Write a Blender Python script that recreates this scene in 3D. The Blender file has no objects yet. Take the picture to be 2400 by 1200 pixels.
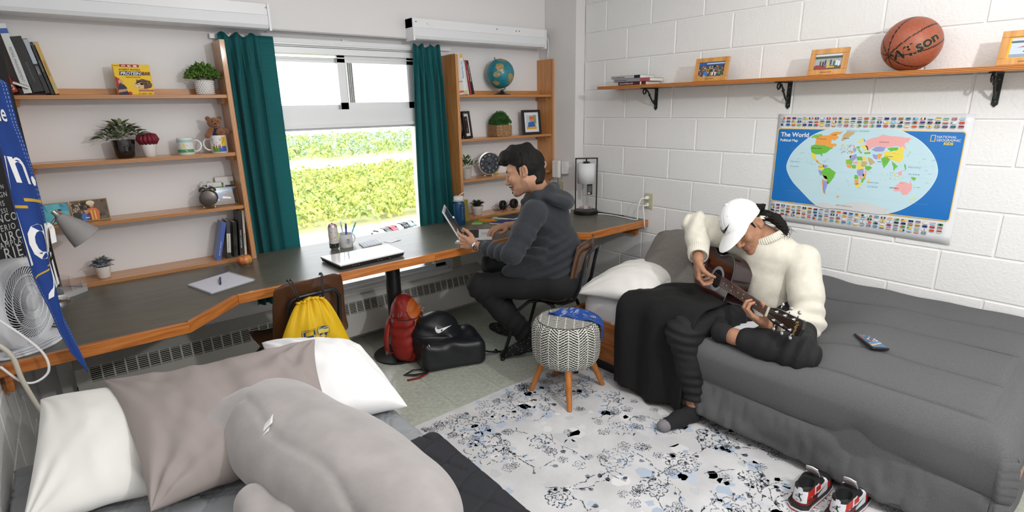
import bpy,bmesh,math,random
import numpy as np
from mathutils import Vector,Matrix,Euler
from mathutils.geometry import tessellate_polygon
random.seed(7)
np.random.seed(7)
SC=bpy.context.scene
COL=SC.collection
PI=math.pi
#camera, sky, lights, exposure
cam_d=bpy.data.cameras.new('camera')
cam_d.sensor_width=36.0
cam_d.lens=36.0*1270.14/2400.0
cam_d.clip_start=.05
cam_d.clip_end=600
cam=bpy.data.objects.new('camera',cam_d)
COL.objects.link(cam)
cam.matrix_world=Matrix(((.77416456,.18337555,-.60584044,-3.25),(-.63268411,.19469148,-.74953722,.0),(-.01949483,.96357077,.26674204,1.575),(0,0,0,1)))
SC.camera=cam
world=bpy.data.worlds.new('sky')
SC.world=world
world.use_nodes=True
wn=world.node_tree
wn.nodes['Background'].inputs['Color'].default_value=(.93,.97,1.0,1)
wn.nodes['Background'].inputs['Strength'].default_value=4.0
def lamp(name,kind,loc,power,size=.1,rot=(0,0,0),color=(1,1,1),size_y=None,spread=None):
 d=bpy.data.lights.new(name,kind)
 d.energy=power
 d.color=color
 if kind=='AREA':
  d.shape='RECTANGLE'
  d.size=size
  d.size_y=size_y or size
  if spread:d.spread=spread
 else:
  d.shadow_soft_size=size
 o=bpy.data.objects.new(name,d)
 o.location=loc
 o.rotation_euler=rot
 COL.objects.link(o)
 return o
lamp('flash','POINT',(-1.70,-.60,2.22),88,.045,color=(1.0,.985,.965))
lamp('ceiling_fill','AREA',(-1.9,.9,2.62),26,2.2,color=(1.0,.985,.97),size_y=2.6)  # unseen area light added below the ceiling for ambient fill
SC.view_settings.view_transform='Standard'
SC.view_settings.look='None'
SC.view_settings.exposure=.0
SC.view_settings.gamma=1.0
SC.view_settings.use_curve_mapping=False
#materials
MATS={}
def lin(c):
 return tuple(((v/12.92)if v<=.04045 else((v+.055)/1.055)**2.4)for v in c)
def hexc(h):
 return lin(tuple(int(h[i:i+2],16)/255 for i in(0,2,4)))
def mat(name,col,rough=.5,metal=.0,noise=.0,nscale=20,bump=.0,bscale=60,spec=.5,trans=.0,ior=1.45,alpha=1.0,coat=.0,sheen=.0,stretch=None,emit=None,sss=.0):
 0
 if name in MATS:return MATS[name]
 if isinstance(col,str):col=hexc(col)
 m=bpy.data.materials.new(name)
 m.use_nodes=True
 nt=m.node_tree
 b=nt.nodes['Principled BSDF']
 b.inputs['Base Color'].default_value=(*col,1)
 b.inputs['Roughness'].default_value=rough
 b.inputs['Metallic'].default_value=metal
 b.inputs['Specular IOR Level'].default_value=spec
 b.inputs['IOR'].default_value=ior
 b.inputs['Transmission Weight'].default_value=trans
 b.inputs['Alpha'].default_value=alpha
 b.inputs['Coat Weight'].default_value=coat
 b.inputs['Coat Roughness'].default_value=.08
 b.inputs['Sheen Weight'].default_value=sheen
 if sss:
  b.inputs['Subsurface Weight'].default_value=sss
  b.inputs['Subsurface Radius'].default_value=(.012,.005,.003)
  b.inputs['Subsurface Scale'].default_value=.5
 if emit:
  b.inputs['Emission Color'].default_value=(*col,1)
  b.inputs['Emission Strength'].default_value=emit
 if noise or bump:
  tc=nt.nodes.new('ShaderNodeTexCoord')
  mp=nt.nodes.new('ShaderNodeMapping')
  nt.links.new(tc.outputs['Object'],mp.inputs['Vector'])
  if stretch:mp.inputs['Scale'].default_value=stretch
 if noise:
  n=nt.nodes.new('ShaderNodeTexNoise')
  n.inputs['Scale'].default_value=nscale
  n.inputs['Detail'].default_value=5
  nt.links.new(mp.outputs[0],n.inputs['Vector'])
  r=nt.nodes.new('ShaderNodeValToRGB')
  r.color_ramp.elements[0].position=.32
  r.color_ramp.elements[1].position=.68
  r.color_ramp.elements[0].color=(*[max(0,c*(1-noise))for c in col],1)
  r.color_ramp.elements[1].color=(*[min(1,c*(1+noise))for c in col],1)
  nt.links.new(n.outputs[0],r.inputs[0])
  nt.links.new(r.outputs[0],b.inputs['Base Color'])
 if bump:
  n=nt.nodes.new('ShaderNodeTexNoise')
  n.inputs['Scale'].default_value=bscale
  n.inputs['Detail'].default_value=4
  nt.links.new(mp.outputs[0],n.inputs['Vector'])
  bp=nt.nodes.new('ShaderNodeBump')
  bp.inputs['Strength'].default_value=bump
  bp.inputs['Distance'].default_value=.004
  nt.links.new(n.outputs[0],bp.inputs['Height'])
  nt.links.new(bp.outputs[0],b.inputs['Normal'])
 MATS[name]=m
 return m
def wood(name,col,dark,along=(1,0,0),rough=.32,coat=.3):
 0
 if name in MATS:return MATS[name]
 m=mat(name,col,rough,coat=coat)
 nt=m.node_tree
 b=nt.nodes['Principled BSDF']
 tc=nt.nodes.new('ShaderNodeTexCoord')
 mp=nt.nodes.new('ShaderNodeMapping')
 mp.inputs['Scale'].default_value=tuple(3.0 if a else 38.0 for a in along)
 nt.links.new(tc.outputs['Object'],mp.inputs['Vector'])
 n=nt.nodes.new('ShaderNodeTexNoise')
 n.inputs['Scale'].default_value=1.6
 n.inputs['Detail'].default_value=6
 n.inputs['Distortion'].default_value=.6
 nt.links.new(mp.outputs[0],n.inputs['Vector'])
 r=nt.nodes.new('ShaderNodeValToRGB')
 r.color_ramp.elements[0].position=.33
 r.color_ramp.elements[1].position=.62
 r.color_ramp.elements[0].color=(*hexc(dark),1)
 r.color_ramp.elements[1].color=(*hexc(col),1)
 nt.links.new(n.outputs[0],r.inputs[0])
 nt.links.new(r.outputs[0],b.inputs['Base Color'])
 return m
def ply_edge(name,light,dark,axis='Z',pitch=.0054):
 0
 if name in MATS:return MATS[name]
 m=mat(name,light,.35,coat=.25)
 nt=m.node_tree
 b=nt.nodes['Principled BSDF']
 tc=nt.nodes.new('ShaderNodeTexCoord')
 w=nt.nodes.new('ShaderNodeTexWave')
 w.wave_type='BANDS'
 w.bands_direction=axis
 w.inputs['Scale'].default_value=2*PI/(20*pitch)
 w.inputs['Distortion'].default_value=.25
 w.inputs['Detail'].default_value=2
 nt.links.new(tc.outputs['Object'],w.inputs['Vector'])
 r=nt.nodes.new('ShaderNodeValToRGB')
 r.color_ramp.elements[0].position=.25
 r.color_ramp.elements[1].position=.75
 r.color_ramp.elements[0].color=(*hexc(dark),1)
 r.color_ramp.elements[1].color=(*hexc(light),1)
 nt.links.new(w.outputs[0],r.inputs[0])
 nt.links.new(r.outputs[0],b.inputs['Base Color'])
 return m
def attr_mat(name='print',rough=.5,coat=.0):
 0
 if name in MATS:return MATS[name]
 m=mat(name,(1,1,1),rough,coat=coat)
 nt=m.node_tree
 a=nt.nodes.new('ShaderNodeAttribute')
 a.attribute_name='ink'
 nt.links.new(a.outputs['Color'],nt.nodes['Principled BSDF'].inputs['Base Color'])
 return m
#objects
def link(name,me,m=None,parent=None,smooth=False):
 o=bpy.data.objects.new(name,me)
 if m is not None:
  for k in(m if isinstance(m,(list,tuple))else[m]):
   me.materials.append(k)
 if smooth and len(me.polygons):
  me.polygons.foreach_set('use_smooth',[True]*len(me.polygons))
 COL.objects.link(o)
 if parent is not None:o.parent=parent
 return o
def tag(o,label=None,cat=None,group=None,kind=None):
 if label:o['label']=label
 if cat:o['category']=cat
 if group:o['group']=group
 if kind:o['kind']=kind
 return o
def thing(name,label,cat,loc=(0,0,0),rotz=.0,group=None,rot=None):
 o=bpy.data.objects.new(name,None)
 o.empty_display_size=.05
 COL.objects.link(o)
 o.location=loc
 o.rotation_euler=rot or(0,0,rotz)
 return tag(o,label,cat,group)
def copy_tree(o,parent=None):
 c=o.copy()
 COL.objects.link(c)
 c.parent=parent
 for ch in o.children:copy_tree(ch,c)
 return c
class MB:
 0
 def __init__(s):s.v=[];s.f=[];s.mi=[];s.cur=0;s.sm=[];s.smooth=False
 def add(s,vs,fs):
  n=len(s.v)
  s.v+=[tuple(p)for p in vs]
  s.f+=[tuple(i+n for i in f)for f in fs]
  s.mi+=[s.cur]*len(fs)
  s.sm+=[s.smooth]*len(fs)
  return s
 def box(s,c,d,rot=None,bev=.0,taper=None):
  0
  hx,hy,hz=d[0]/2,d[1]/2,d[2]/2
  R=rot if isinstance(rot,Matrix)else(Euler(rot).to_matrix()if rot else Matrix.Identity(3))
  c=Vector(c)
  if bev<=0:
   vs=[Vector((x*hx,y*hy,z*hz))for z in(-1,1)for y in(-1,1)for x in(-1,1)]
   fs=[(0,2,3,1),(4,5,7,6),(0,1,5,4),(2,6,7,3),(0,4,6,2),(1,3,7,5)]
  else:
   b=min(bev,hx*.9,hy*.9,hz*.9)
   vs=[];idx={}
   for sx in(-1,1):
    for sy in(-1,1):
     for sz in(-1,1):
      for a in range(3):
       p=[sx*(hx-b),sy*(hy-b),sz*(hz-b)]
       p[a]=(sx*hx,sy*hy,sz*hz)[a]
       idx[(sx,sy,sz,a)]=len(vs);vs.append(Vector(p))
   fs=[]
   S=(-1,1)
   for k in S:
    fs.append([idx[(k,y,z,0)]for y,z in((-1,-1),(1,-1),(1,1),(-1,1))][::k])
    fs.append([idx[(x,k,z,1)]for x,z in((-1,-1),(-1,1),(1,1),(1,-1))][::k])
    fs.append([idx[(x,y,k,2)]for x,y in((-1,-1),(1,-1),(1,1),(-1,1))][::k])
   for a1 in S:
    for a2 in S:
     q=[idx[(a1,a2,-1,0)],idx[(a1,a2,-1,1)],idx[(a1,a2,1,1)],idx[(a1,a2,1,0)]]
     fs.append(q if a1*a2<0 else q[::-1])
     q=[idx[(a1,-1,a2,0)],idx[(a1,-1,a2,2)],idx[(a1,1,a2,2)],idx[(a1,1,a2,0)]]
     fs.append(q if a1*a2>0 else q[::-1])
     q=[idx[(-1,a1,a2,1)],idx[(-1,a1,a2,2)],idx[(1,a1,a2,2)],idx[(1,a1,a2,1)]]
     fs.append(q if a1*a2<0 else q[::-1])
   for sx in S:
    for sy in S:
     for sz in S:
      t=[idx[(sx,sy,sz,a)]for a in range(3)]
      fs.append(t if sx*sy*sz>0 else t[::-1])
  return s.add([c+R@v for v in vs],fs)
 def bx(s,x0,x1,y0,y1,z0,z1,bev=.0):
  return s.box(((x0+x1)/2,(y0+y1)/2,(z0+z1)/2),(abs(x1-x0),abs(y1-y0),abs(z1-z0)),bev=bev)
 def tube(s,pts,r,n=10,closed=False,caps=True,flat=1.0):
  0
  pts=[Vector(p)for p in pts]
  m=len(pts)
  rs=r if isinstance(r,(list,tuple,np.ndarray))else[r]*m
  t0=None;vs=[];prev=None
  for i,p in enumerate(pts):
   if closed:t=pts[(i+1)%m]-pts[i-1]
   else:t=pts[min(i+1,m-1)]-pts[max(i-1,0)]
   if t.length<1e-9:t=Vector((0,0,1))
   t.normalize()
   if prev is None:
    a=Vector((0,0,1))if abs(t.z)<.9 else Vector((1,0,0))
    u=t.cross(a).normalized()
   else:
    u=prev-t*prev.dot(t)
    u=u.normalized()if u.length>1e-6 else t.orthogonal().normalized()
   prev=u
   w=t.cross(u)
   for k in range(n):
    a=2*PI*k/n
    vs.append(p+(u*math.cos(a)+w*math.sin(a)*flat)*rs[i])
  fs=[]
  for i in range(m if closed else m-1):
   j=(i+1)%m
   for k in range(n):
    l=(k+1)%n
    fs.append((i*n+k,i*n+l,j*n+l,j*n+k))
  if caps and not closed:
   fs.append(tuple(range(n))[::-1]);fs.append(tuple((m-1)*n+k for k in range(n)))
  return s.add(vs,fs)
 def cyl(s,p0,p1,r0,r1=None,n=20,caps=True):
  return s.tube([p0,p1],[r0,r0 if r1 is None else r1],n,caps=caps)
 def lathe(s,prof,c=(0,0,0),n=28,rot=None,sx=1.0,sy=1.0):
  0
  R=rot if isinstance(rot,Matrix)else(Euler(rot).to_matrix()if rot else Matrix.Identity(3))
  c=Vector(c);vs=[];fs=[]
  for r,z in prof:
   for k in range(n):
    a=2*PI*k/n
    vs.append(c+R@Vector((r*math.cos(a)*sx,r*math.sin(a)*sy,z)))
  for i in range(len(prof)-1):
   for k in range(n):
    l=(k+1)%n
    fs.append((i*n+k,i*n+l,(i+1)*n+l,(i+1)*n+k))
  if prof[0][0]>1e-6:fs.append(tuple(range(n))[::-1])
  if prof[-1][0]>1e-6:fs.append(tuple((len(prof)-1)*n+k for k in range(n)))
  return s.add(vs,fs)
 def prism(s,poly,o,u,v,d):
  0
  o,u,v,d=Vector(o),Vector(u),Vector(v),Vector(d)
  n=len(poly)
  b=[o+u*p[0]+v*p[1]for p in poly]
  vs=b+[p+d for p in b]
  fs=[tuple(range(n))[::-1],tuple(range(n,2*n))]+[(i,(i+1)%n,n+(i+1)%n,n+i)for i in range(n)]
  return s.add(vs,fs)
 def ball(s,c,r,n=12,m=8,rot=None):
  r=r if isinstance(r,(list,tuple))else(r,r,r)
  prof=[(math.sin(PI*i/m),-math.cos(PI*i/m))for i in range(m+1)]
  R=rot if isinstance(rot,Matrix)else(Euler(rot).to_matrix()if rot else Matrix.Identity(3))
  c=Vector(c);vs=[c+R@Vector((0,0,-r[2]))];fs=[]
  for i in range(1,m):
   for k in range(n):
    a=2*PI*k/n
    vs.append(c+R@Vector((prof[i][0]*math.cos(a)*r[0],prof[i][0]*math.sin(a)*r[1],prof[i][1]*r[2])))
  vs.append(c+R@Vector((0,0,r[2])))
  for k in range(n):fs.append((0,1+(k+1)%n,1+k))
  for i in range(m-2):
   for k in range(n):
    l=(k+1)%n
    fs.append((1+i*n+k,1+i*n+l,1+(i+1)*n+l,1+(i+1)*n+k))
  e=len(vs)-1
  for k in range(n):fs.append((e,1+(m-2)*n+k,1+(m-2)*n+(k+1)%n))
  return s.add(vs,fs)
 def grid(s,fn,nu,nv,closed_u=False):
  0
  vs=[fn(i/(nu if closed_u else nu-1),j/(nv-1))for j in range(nv)for i in range(nu)]
  fs=[]
  for j in range(nv-1):
   for i in range(nu if closed_u else nu-1):
    k=(i+1)%nu
    fs.append((j*nu+i,j*nu+k,(j+1)*nu+k,(j+1)*nu+i))
  return s.add(vs,fs)
 def mesh(s,name='shape',off=None,fix=True):
  me=bpy.data.meshes.new(name)
  v=s.v
  if off is not None:v=[(p[0]-off[0],p[1]-off[1],p[2]-off[2])for p in v]
  me.from_pydata(v,[],s.f)
  me.polygons.foreach_set('material_index',s.mi)
  me.polygons.foreach_set('use_smooth',s.sm)
  if fix:
   bm=bmesh.new();bm.from_mesh(me)
   bmesh.ops.recalc_face_normals(bm,faces=bm.faces)
   bm.to_mesh(me);bm.free()
  me.update()
  return me
 def obj(s,name,m=None,parent=None,world=False,smooth=None,fix=True):
  off=parent.location if(world and parent is not None)else None
  me=s.mesh(name,off,fix)
  return link(name,me,m,parent,bool(smooth))
def solidify(o,t,offset=-1):
 md=o.modifiers.new('thickness','SOLIDIFY');md.thickness=t;md.offset=offset
 return o
def subsurf(o,n=1):
 md=o.modifiers.new('smooth','SUBSURF');md.levels=n;md.render_levels=n
 o.data.polygons.foreach_set('use_smooth',[True]*len(o.data.polygons))
 return o
def bevel(o,w,seg=2):
 md=o.modifiers.new('bevel','BEVEL');md.width=w;md.segments=seg;md.limit_method='ANGLE'
 return o
def auto(o,ang=40):
 0
 me=o.data
 me.polygons.foreach_set('use_smooth',[True]*len(me.polygons))
 bm=bmesh.new();bm.from_mesh(me)
 for e in bm.edges:
  if len(e.link_faces)==2 and e.calc_face_angle(0)>math.radians(ang):e.smooth=False
 bm.to_mesh(me);bm.free()
 return o
FONT_CACHE={}
def text(s,size,o,u,v,m,parent=None,name='lettering',align='LEFT',depth=.0006,sx=1.0,shear=.0,bold=.0,spacing=1.0,off=None):
 0
 cu=bpy.data.curves.new('txt','FONT')
 cu.body=s;cu.size=size;cu.align_x=align;cu.extrude=depth/2;cu.shear=shear
 cu.offset=bold;cu.space_character=spacing;cu.resolution_u=3
 t=bpy.data.objects.new('txt',cu)
 me=bpy.data.meshes.new_from_object(t)
 bpy.data.objects.remove(t);bpy.data.curves.remove(cu)
 u,v=Vector(u).normalized(),Vector(v).normalized()
 n=u.cross(v)
 M=Matrix(((u.x*sx,v.x,n.x,o[0]),(u.y*sx,v.y,n.y,o[1]),(u.z*sx,v.z,n.z,o[2]),(0,0,0,1)))
 me.transform(M)
 if off is not None:me.transform(Matrix.Translation(-Vector(off)))
 me.name=name
 return link(name,me,m,parent)
class Print:
 0
 def __init__(s,o,u,v,step=.00025):
  s.o,s.u,s.v=Vector(o),Vector(u),Vector(v)
  s.n=s.u.cross(s.v).normalized();s.step=step
  s.vs=[];s.fs=[];s.c=[]
  s.warp=None
 def poly(s,pts,col,layer=0):
  if isinstance(col,str):col=hexc(col)
  k=len(s.vs)
  for p in pts:
   w=s.o+s.u*p[0]+s.v*p[1]+s.n*(s.step*layer)
   s.vs.append(tuple(w))
  if len(pts)<=4:
   s.fs.append(tuple(range(k,k+len(pts))));s.c.append(col)
  else:
   for t in tessellate_polygon([[Vector((p[0],p[1],0))for p in pts]]):
    s.fs.append((k+t[0],k+t[1],k+t[2]));s.c.append(col)
 def rect(s,x0,y0,x1,y1,col,layer=0):
  s.poly([(x0,y0),(x1,y0),(x1,y1),(x0,y1)],col,layer)
 def disc(s,x,y,r,col,layer=0,n=20,ry=None):
  ry=ry or r
  s.poly([(x+r*math.cos(2*PI*k/n),y+ry*math.sin(2*PI*k/n))for k in range(n)],col,layer)
 def line(s,pts,w,col,layer=0):
  for(ax,ay),(bx_,by)in zip(pts[:-1],pts[1:]):
   dx,dy=bx_-ax,by-ay
   l=math.hypot(dx,dy)or 1
   px,py=-dy/l*w/2,dx/l*w/2
   s.poly([(ax+px,ay+py),(ax-px,ay-py),(bx_-px,by-py),(bx_+px,by+py)],col,layer)
 def obj(s,name,parent=None,off=None,m=None):
  me=bpy.data.meshes.new(name)
  vs=s.vs if off is None else[(p[0]-off[0],p[1]-off[1],p[2]-off[2])for p in s.vs]
  me.from_pydata(vs,[],s.fs)
  a=me.attributes.new('ink','FLOAT_COLOR','FACE')
  a.data.foreach_set('color',np.array([(*c,1)for c in s.c],dtype=np.float32).ravel())
  me.update()
  return link(name,me,m or attr_mat(),parent)
#implicit shapes (for bodies, cloth, cushions)
def smin(a,b,k):
 h=np.clip(.5+.5*(b-a)/k,0,1)
 return b+(a-b)*h-k*h*(1-h)
def smax(a,b,k):return-smin(-a,-b,k)
def sd_cone(P,a,b,ra,rb):
 0
 a=np.array(a,np.float32);b=np.array(b,np.float32)
 ba=b-a
 t=np.clip(((P-a)@ba)/max(float(ba@ba),1e-9),0,1)
 d=P-a-t[...,None]*ba
 return np.sqrt((d*d).sum(-1))-(ra+(rb-ra)*t)
def sd_ell(P,c,r,R=None):
 0
 q=P-np.array(c,np.float32)
 if R is not None:q=q@np.array(R,np.float32)
 r=np.array(r,np.float32)
 k0=np.sqrt(((q/r)**2).sum(-1));k1=np.sqrt(((q/(r*r))**2).sum(-1))
 return k0*(k0-1.0)/np.maximum(k1,1e-6)
def sd_box(P,c,h,rad=.01,R=None):
 q=P-np.array(c,np.float32)
 if R is not None:q=q@np.array(R,np.float32)
 q=np.abs(q)-(np.array(h,np.float32)-rad)
 return np.sqrt((np.maximum(q,0)**2).sum(-1))+np.minimum(q.max(-1),0)-rad
def surfnet(fn,lo,hi,h):
 0
 lo=np.array(lo,np.float32);hi=np.array(hi,np.float32)
 n=np.maximum(np.ceil((hi-lo)/h).astype(int)+1,3)
 ax=[lo[i]+h*np.arange(n[i],dtype=np.float32)for i in range(3)]
 G=np.stack(np.meshgrid(*ax,indexing='ij'),-1)
 F=fn(G).astype(np.float32)
 S=F<0
 m=n-1
 cnt=np.zeros(m,np.int8);
 cor=[(i,j,k)for i in(0,1)for j in(0,1)for k in(0,1)]
 sl=lambda c:tuple(slice(c[a],c[a]+m[a])for a in range(3))
 for c in cor:cnt+=S[sl(c)]
 act=(cnt>0)&(cnt<8)
 I=np.argwhere(act)
 ids=-np.ones(m,np.int64);ids[act]=np.arange(len(I))
 acc=np.zeros((len(I),3),np.float32);w=np.zeros(len(I),np.float32)
 for a in range(3):
  for c in cor:
   if c[a]:continue
   c2=list(c);c2[a]=1
   f0=F[I[:,0]+c[0],I[:,1]+c[1],I[:,2]+c[2]]
   f1=F[I[:,0]+c2[0],I[:,1]+c2[1],I[:,2]+c2[2]]
   x=(f0<0)!=(f1<0)
   t=np.where(x,f0/np.where(x,f0-f1,1),0)
   p=np.array(c,np.float32)[None].repeat(len(I),0);p[:,a]=t
   acc[x]+=p[x];w+=x
 V=lo+(I+acc/np.maximum(w,1)[:,None])*h
 Q=[]
 for a in range(3):
  b,c=(a+1)%3,(a+2)%3
  s0=[slice(0,None)]*3;s1=[slice(0,None)]*3
  s0[a]=slice(0,n[a]-1);s1[a]=slice(1,n[a])
  A,B=S[tuple(s0)],S[tuple(s1)]
  E=np.argwhere(A!=B)
  ok=(E[:,b]>0)&(E[:,c]>0)&(E[:,b]<n[b]-1)&(E[:,c]<n[c]-1)
  E=E[ok]
  fl=A[E[:,0],E[:,1],E[:,2]]
  def cell(db,dc):
   e=E.copy();e[:,b]+=db;e[:,c]+=dc
   return ids[e[:,0],e[:,1],e[:,2]]
  q=np.stack([cell(-1,-1),cell(0,-1),cell(0,0),cell(-1,0)],1)
  q[~fl]=q[~fl][:,::-1]
  Q.append(q)
 return V,np.concatenate(Q)
def sdf_obj(name,fn,lo,hi,h,m,parent=None,off=None,pick=None,smooth_it=0):
 0
 V,Q=surfnet(fn,lo,hi,h)
 if pick is not None:slots=pick(V[Q].mean(1))
 if off is not None:V=V-np.array(off,np.float32)
 me=bpy.data.meshes.new(name)
 me.vertices.add(len(V));me.vertices.foreach_set('co',V.ravel().astype(np.float32))
 me.loops.add(Q.size);me.loops.foreach_set('vertex_index',Q.ravel().astype(np.int32))
 me.polygons.add(len(Q));me.polygons.foreach_set('loop_start',np.arange(0,Q.size,4,dtype=np.int32))
 me.update(calc_edges=True)
 me.validate()
 if pick is not None and len(me.polygons)==len(Q):
  me.polygons.foreach_set('material_index',slots.astype(np.int32))
 return link(name,me,m,parent,True)
def ripple(P,d,wl,amp,ph=.0):
 d=np.array(d,np.float32)
 return np.sin((P@d)*(2*PI/wl)+ph)*amp
def vnoise(P,s,seed=0):
 0
 r=np.random.RandomState(seed)
 o=0
 for k in range(5):
  d=r.normal(size=3);d/=np.linalg.norm(d)
  o=o+np.sin((P@d.astype(np.float32))*(s*r.uniform(.7,1.6))+r.uniform(0,6.28))
 return o/5
#the setting
M_wall=mat('painted_wall',(.80,.79,.80),.55,bump=.03,bscale=25)
M_block=mat('painted_block',(.82,.82,.82),.42,bump=.55,bscale=75)
M_joint=mat('painted_joint',(.84,.84,.84),.5)
M_white=mat('white_paint',(.83,.83,.82),.4)
M_alu=mat('window_aluminium',(.80,.82,.84),.35,.15)
M_tile=mat('vinyl_tile',(.47,.49,.43),.22,noise=.12,nscale=45)
M_tile_b=mat('vinyl_tile_b',(.44,.46,.40),.22,noise=.14,nscale=40)
M_black=mat('black_paint',(.012,.012,.013),.35)
M_glass=mat('pane_glass',(1,1,1),.0)
nt=M_glass.node_tree;nt.nodes.remove(nt.nodes['Principled BSDF'])
_t=nt.nodes.new('ShaderNodeBsdfTransparent');_g=nt.nodes.new('ShaderNodeBsdfGlossy');_g.inputs['Roughness'].default_value=.02
_f=nt.nodes.new('ShaderNodeFresnel');_f.inputs['IOR'].default_value=1.35;_m=nt.nodes.new('ShaderNodeMixShader')
nt.links.new(_f.outputs[0],_m.inputs[0]);nt.links.new(_t.outputs[0],_m.inputs[1]);nt.links.new(_g.outputs[0],_m.inputs[2]);nt.links.new(_m.outputs[0],nt.nodes['Material Output'].inputs['Surface'])
def struct(o):o['kind']='structure';return o
b=MB()
b.bx(-3.57,0,-2.2,1.38,-.2,0)
b.bx(-3.57,0,1.38,3.5,-.2,-.004)
floor=struct(b.obj('floor',M_tile))
tile_me=[MB().box((0,0,-.002),(.3036,.3036,.005),bev=.0006).mesh('tile')for _ in range(2)]
tile_me[0].materials.append(M_tile);tile_me[1].materials.append(M_tile_b)
for i in range(12):
 for j in range(7):
  x=-.16-.3048*i;y=3.345-.3048*j
  if x<-3.5:continue
  o=link('floor_tile',tile_me[(i*5+j*3+(i*j)%2)%2],None,floor)
  o.location=(x,y,-.0006)
b=MB();b.bx(-3.57,0,-2.2,3.5,2.75,2.95)
struct(b.obj('ceiling',M_white))
b=MB();b.bx(-3.82,.25,-2.4,-2.2,-.2,2.95)
struct(b.obj('wall_front',M_wall))
WX0,WX1,WZ0,WZ1=-2.33,-1.09,.37,1.99
b=MB()
b.bx(-3.82,WX0,3.5,3.72,-.2,2.95)
b.bx(WX1,.25,3.5,3.72,-.2,2.95)
b.bx(WX0,WX1,3.5,3.72,-.2,WZ0)
b.bx(WX0,WX1,3.5,3.72,WZ1,2.95)
wall_back=struct(b.obj('wall_back',M_wall))
b=MB();b.bx(-3.57,-.1,3.42,3.5,2.02,2.75)
struct(b.obj('trim_1',M_wall))
b=MB();b.bx(-.098,0,3.08,3.5,0,2.75)
struct(b.obj('trim_2',mat('column_paint',(.76,.75,.75),.5)))
b=MB();b.bx(-3.48,-3.425,3.43,3.5,0,.69);b.bx(-3.428,-3.418,3.425,3.5,0,.69)
struct(b.obj('trim_3',mat('pipe_cover_paint',(.62,.61,.59),.5)))
b=MB();b.bx(-3.57,-.1,3.405,3.425,2.014,2.022)
struct(b.obj('trim_4',mat('grey_seal',(.45,.45,.46),.5)))
BZ,BH,BL,GAP=.852,.2066,.3987,.008
def blocks(wall,wx,sgn,y0,y1,z0,z1,ph):
 me={}
 k0=int(math.floor((z0-BZ)/BH))
 for k in range(k0,10):
  za,zb=max(z0,BZ+k*BH),min(z1,BZ+(k+1)*BH)
  if zb-za<.03:continue
  p=ph+(.2 if k%2==0 else .0)
  j=math.floor((y0-p)/BL)
  while p+j*BL<y1:
   ya,yb=max(y0,p+j*BL),min(y1,p+(j+1)*BL)
   j+=1
   if yb-ya<.03:continue
   key=(round(yb-ya,3),round(zb-za,3))
   if key not in me:
    m_=MB().box((0,0,0),(.03,key[0]-GAP,key[1]-GAP),bev=.0035).mesh('block')
    m_.materials.append(M_block);me[key]=m_
   o=link('block',me[key],None,wall)
   o.location=(wx+sgn*(.015-.0005*random.random()),(ya+yb)/2,(za+zb)/2)
b=MB();b.bx(.005,.25,-2.2,3.72,-.2,2.95)
wall_right=struct(b.obj('wall_right',M_joint))
blocks(wall_right,.0,1,-.7,3.08,.0,2.75,2.664-8*BL)
b=MB();b.bx(.0,.005,-2.2,-.7,0,2.75)
o=struct(b.obj('wall_right_plain',M_block));o.name='wall_right_end'
b=MB();b.bx(-3.82,-3.575,-2.2,3.72,-.2,2.95)
wall_left=struct(b.obj('wall_left',M_joint))
blocks(wall_left,-3.57,-1,.6,3.5,.0,2.75,3.3-8*BL)
b=MB();b.bx(-3.575,-3.57,-2.2,.6,0,2.75)
o=struct(b.obj('wall_left_end',M_block))
#window
b=MB()
b.bx(WX0,WX1,3.50,3.60,1.945,WZ1)
b.bx(WX0,WX1,3.475,3.60,1.953,1.966)
b.bx(WX0,WX1,3.49,3.60,1.905,1.94)
b.bx(WX0,WX0+.06,3.50,3.60,WZ0,WZ1)
b.bx(WX1-.09,WX1,3.50,3.60,WZ0,WZ1)
b.bx(-1.262,-1.19,3.53,3.60,WZ0,WZ1)
b.bx(WX0,WX1,3.49,3.60,1.475,1.575)
b.bx(WX0,WX1,3.475,3.60,1.465,1.487)
b.bx(WX0,-1.2,3.515,3.60,1.45,1.468)
b.bx(WX0,WX1,3.50,3.60,WZ0,.412)
b.bx(WX0,WX1,3.47,3.60,WZ0-.005,WZ0+.018)
window=struct(b.obj('window_1',M_alu))
b=MB();b.bx(-2.36,-1.05,3.455,3.5,.335,.366,bev=.004)
link('window_sill',b.mesh(),M_white,window)
def sash(x0,x1,z0,z1,y,t):
 b=MB()
 b.bx(x0,x1,y,y+.025,z1-t,z1);b.bx(x0,x1,y,y+.025,z0,z0+t)
 b.bx(x0,x0+t*1.2,y,y+.025,z0,z1);b.bx(x1-t*1.2,x1,y,y+.025,z0,z1)
 b.bx(x0,x1,y-.006,y+.004,z1-t*.45,z1-t*.3)
 o=b.obj('sash',M_alu,window)
 g=MB();g.bx(x0+t,x1-t,y+.011,y+.014,z0+t,z1-t)
 g.obj('pane',M_glass,o)
 return o
sash(-2.27,-1.745,1.575,1.892,3.555,.03)
sash(-1.80,-1.255,1.575,1.905,3.52,.042)
b=MB();b.bx(-1.70,-1.655,3.63,3.68,1.575,1.905)
for k in range(4):b.bx(-1.70+k*.012,-1.695+k*.012,3.615,3.64,1.575,1.905)
b.obj('storm_stile',mat('grey_alu',(.42,.44,.43),.35,.4),window)
b=MB();b.bx(WX0+.05,-1.262,3.555,3.560,.41,1.452)
pane=b.obj('pane',M_glass,window)
b=MB();b.smooth=True
rr=random.Random(3)
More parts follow.
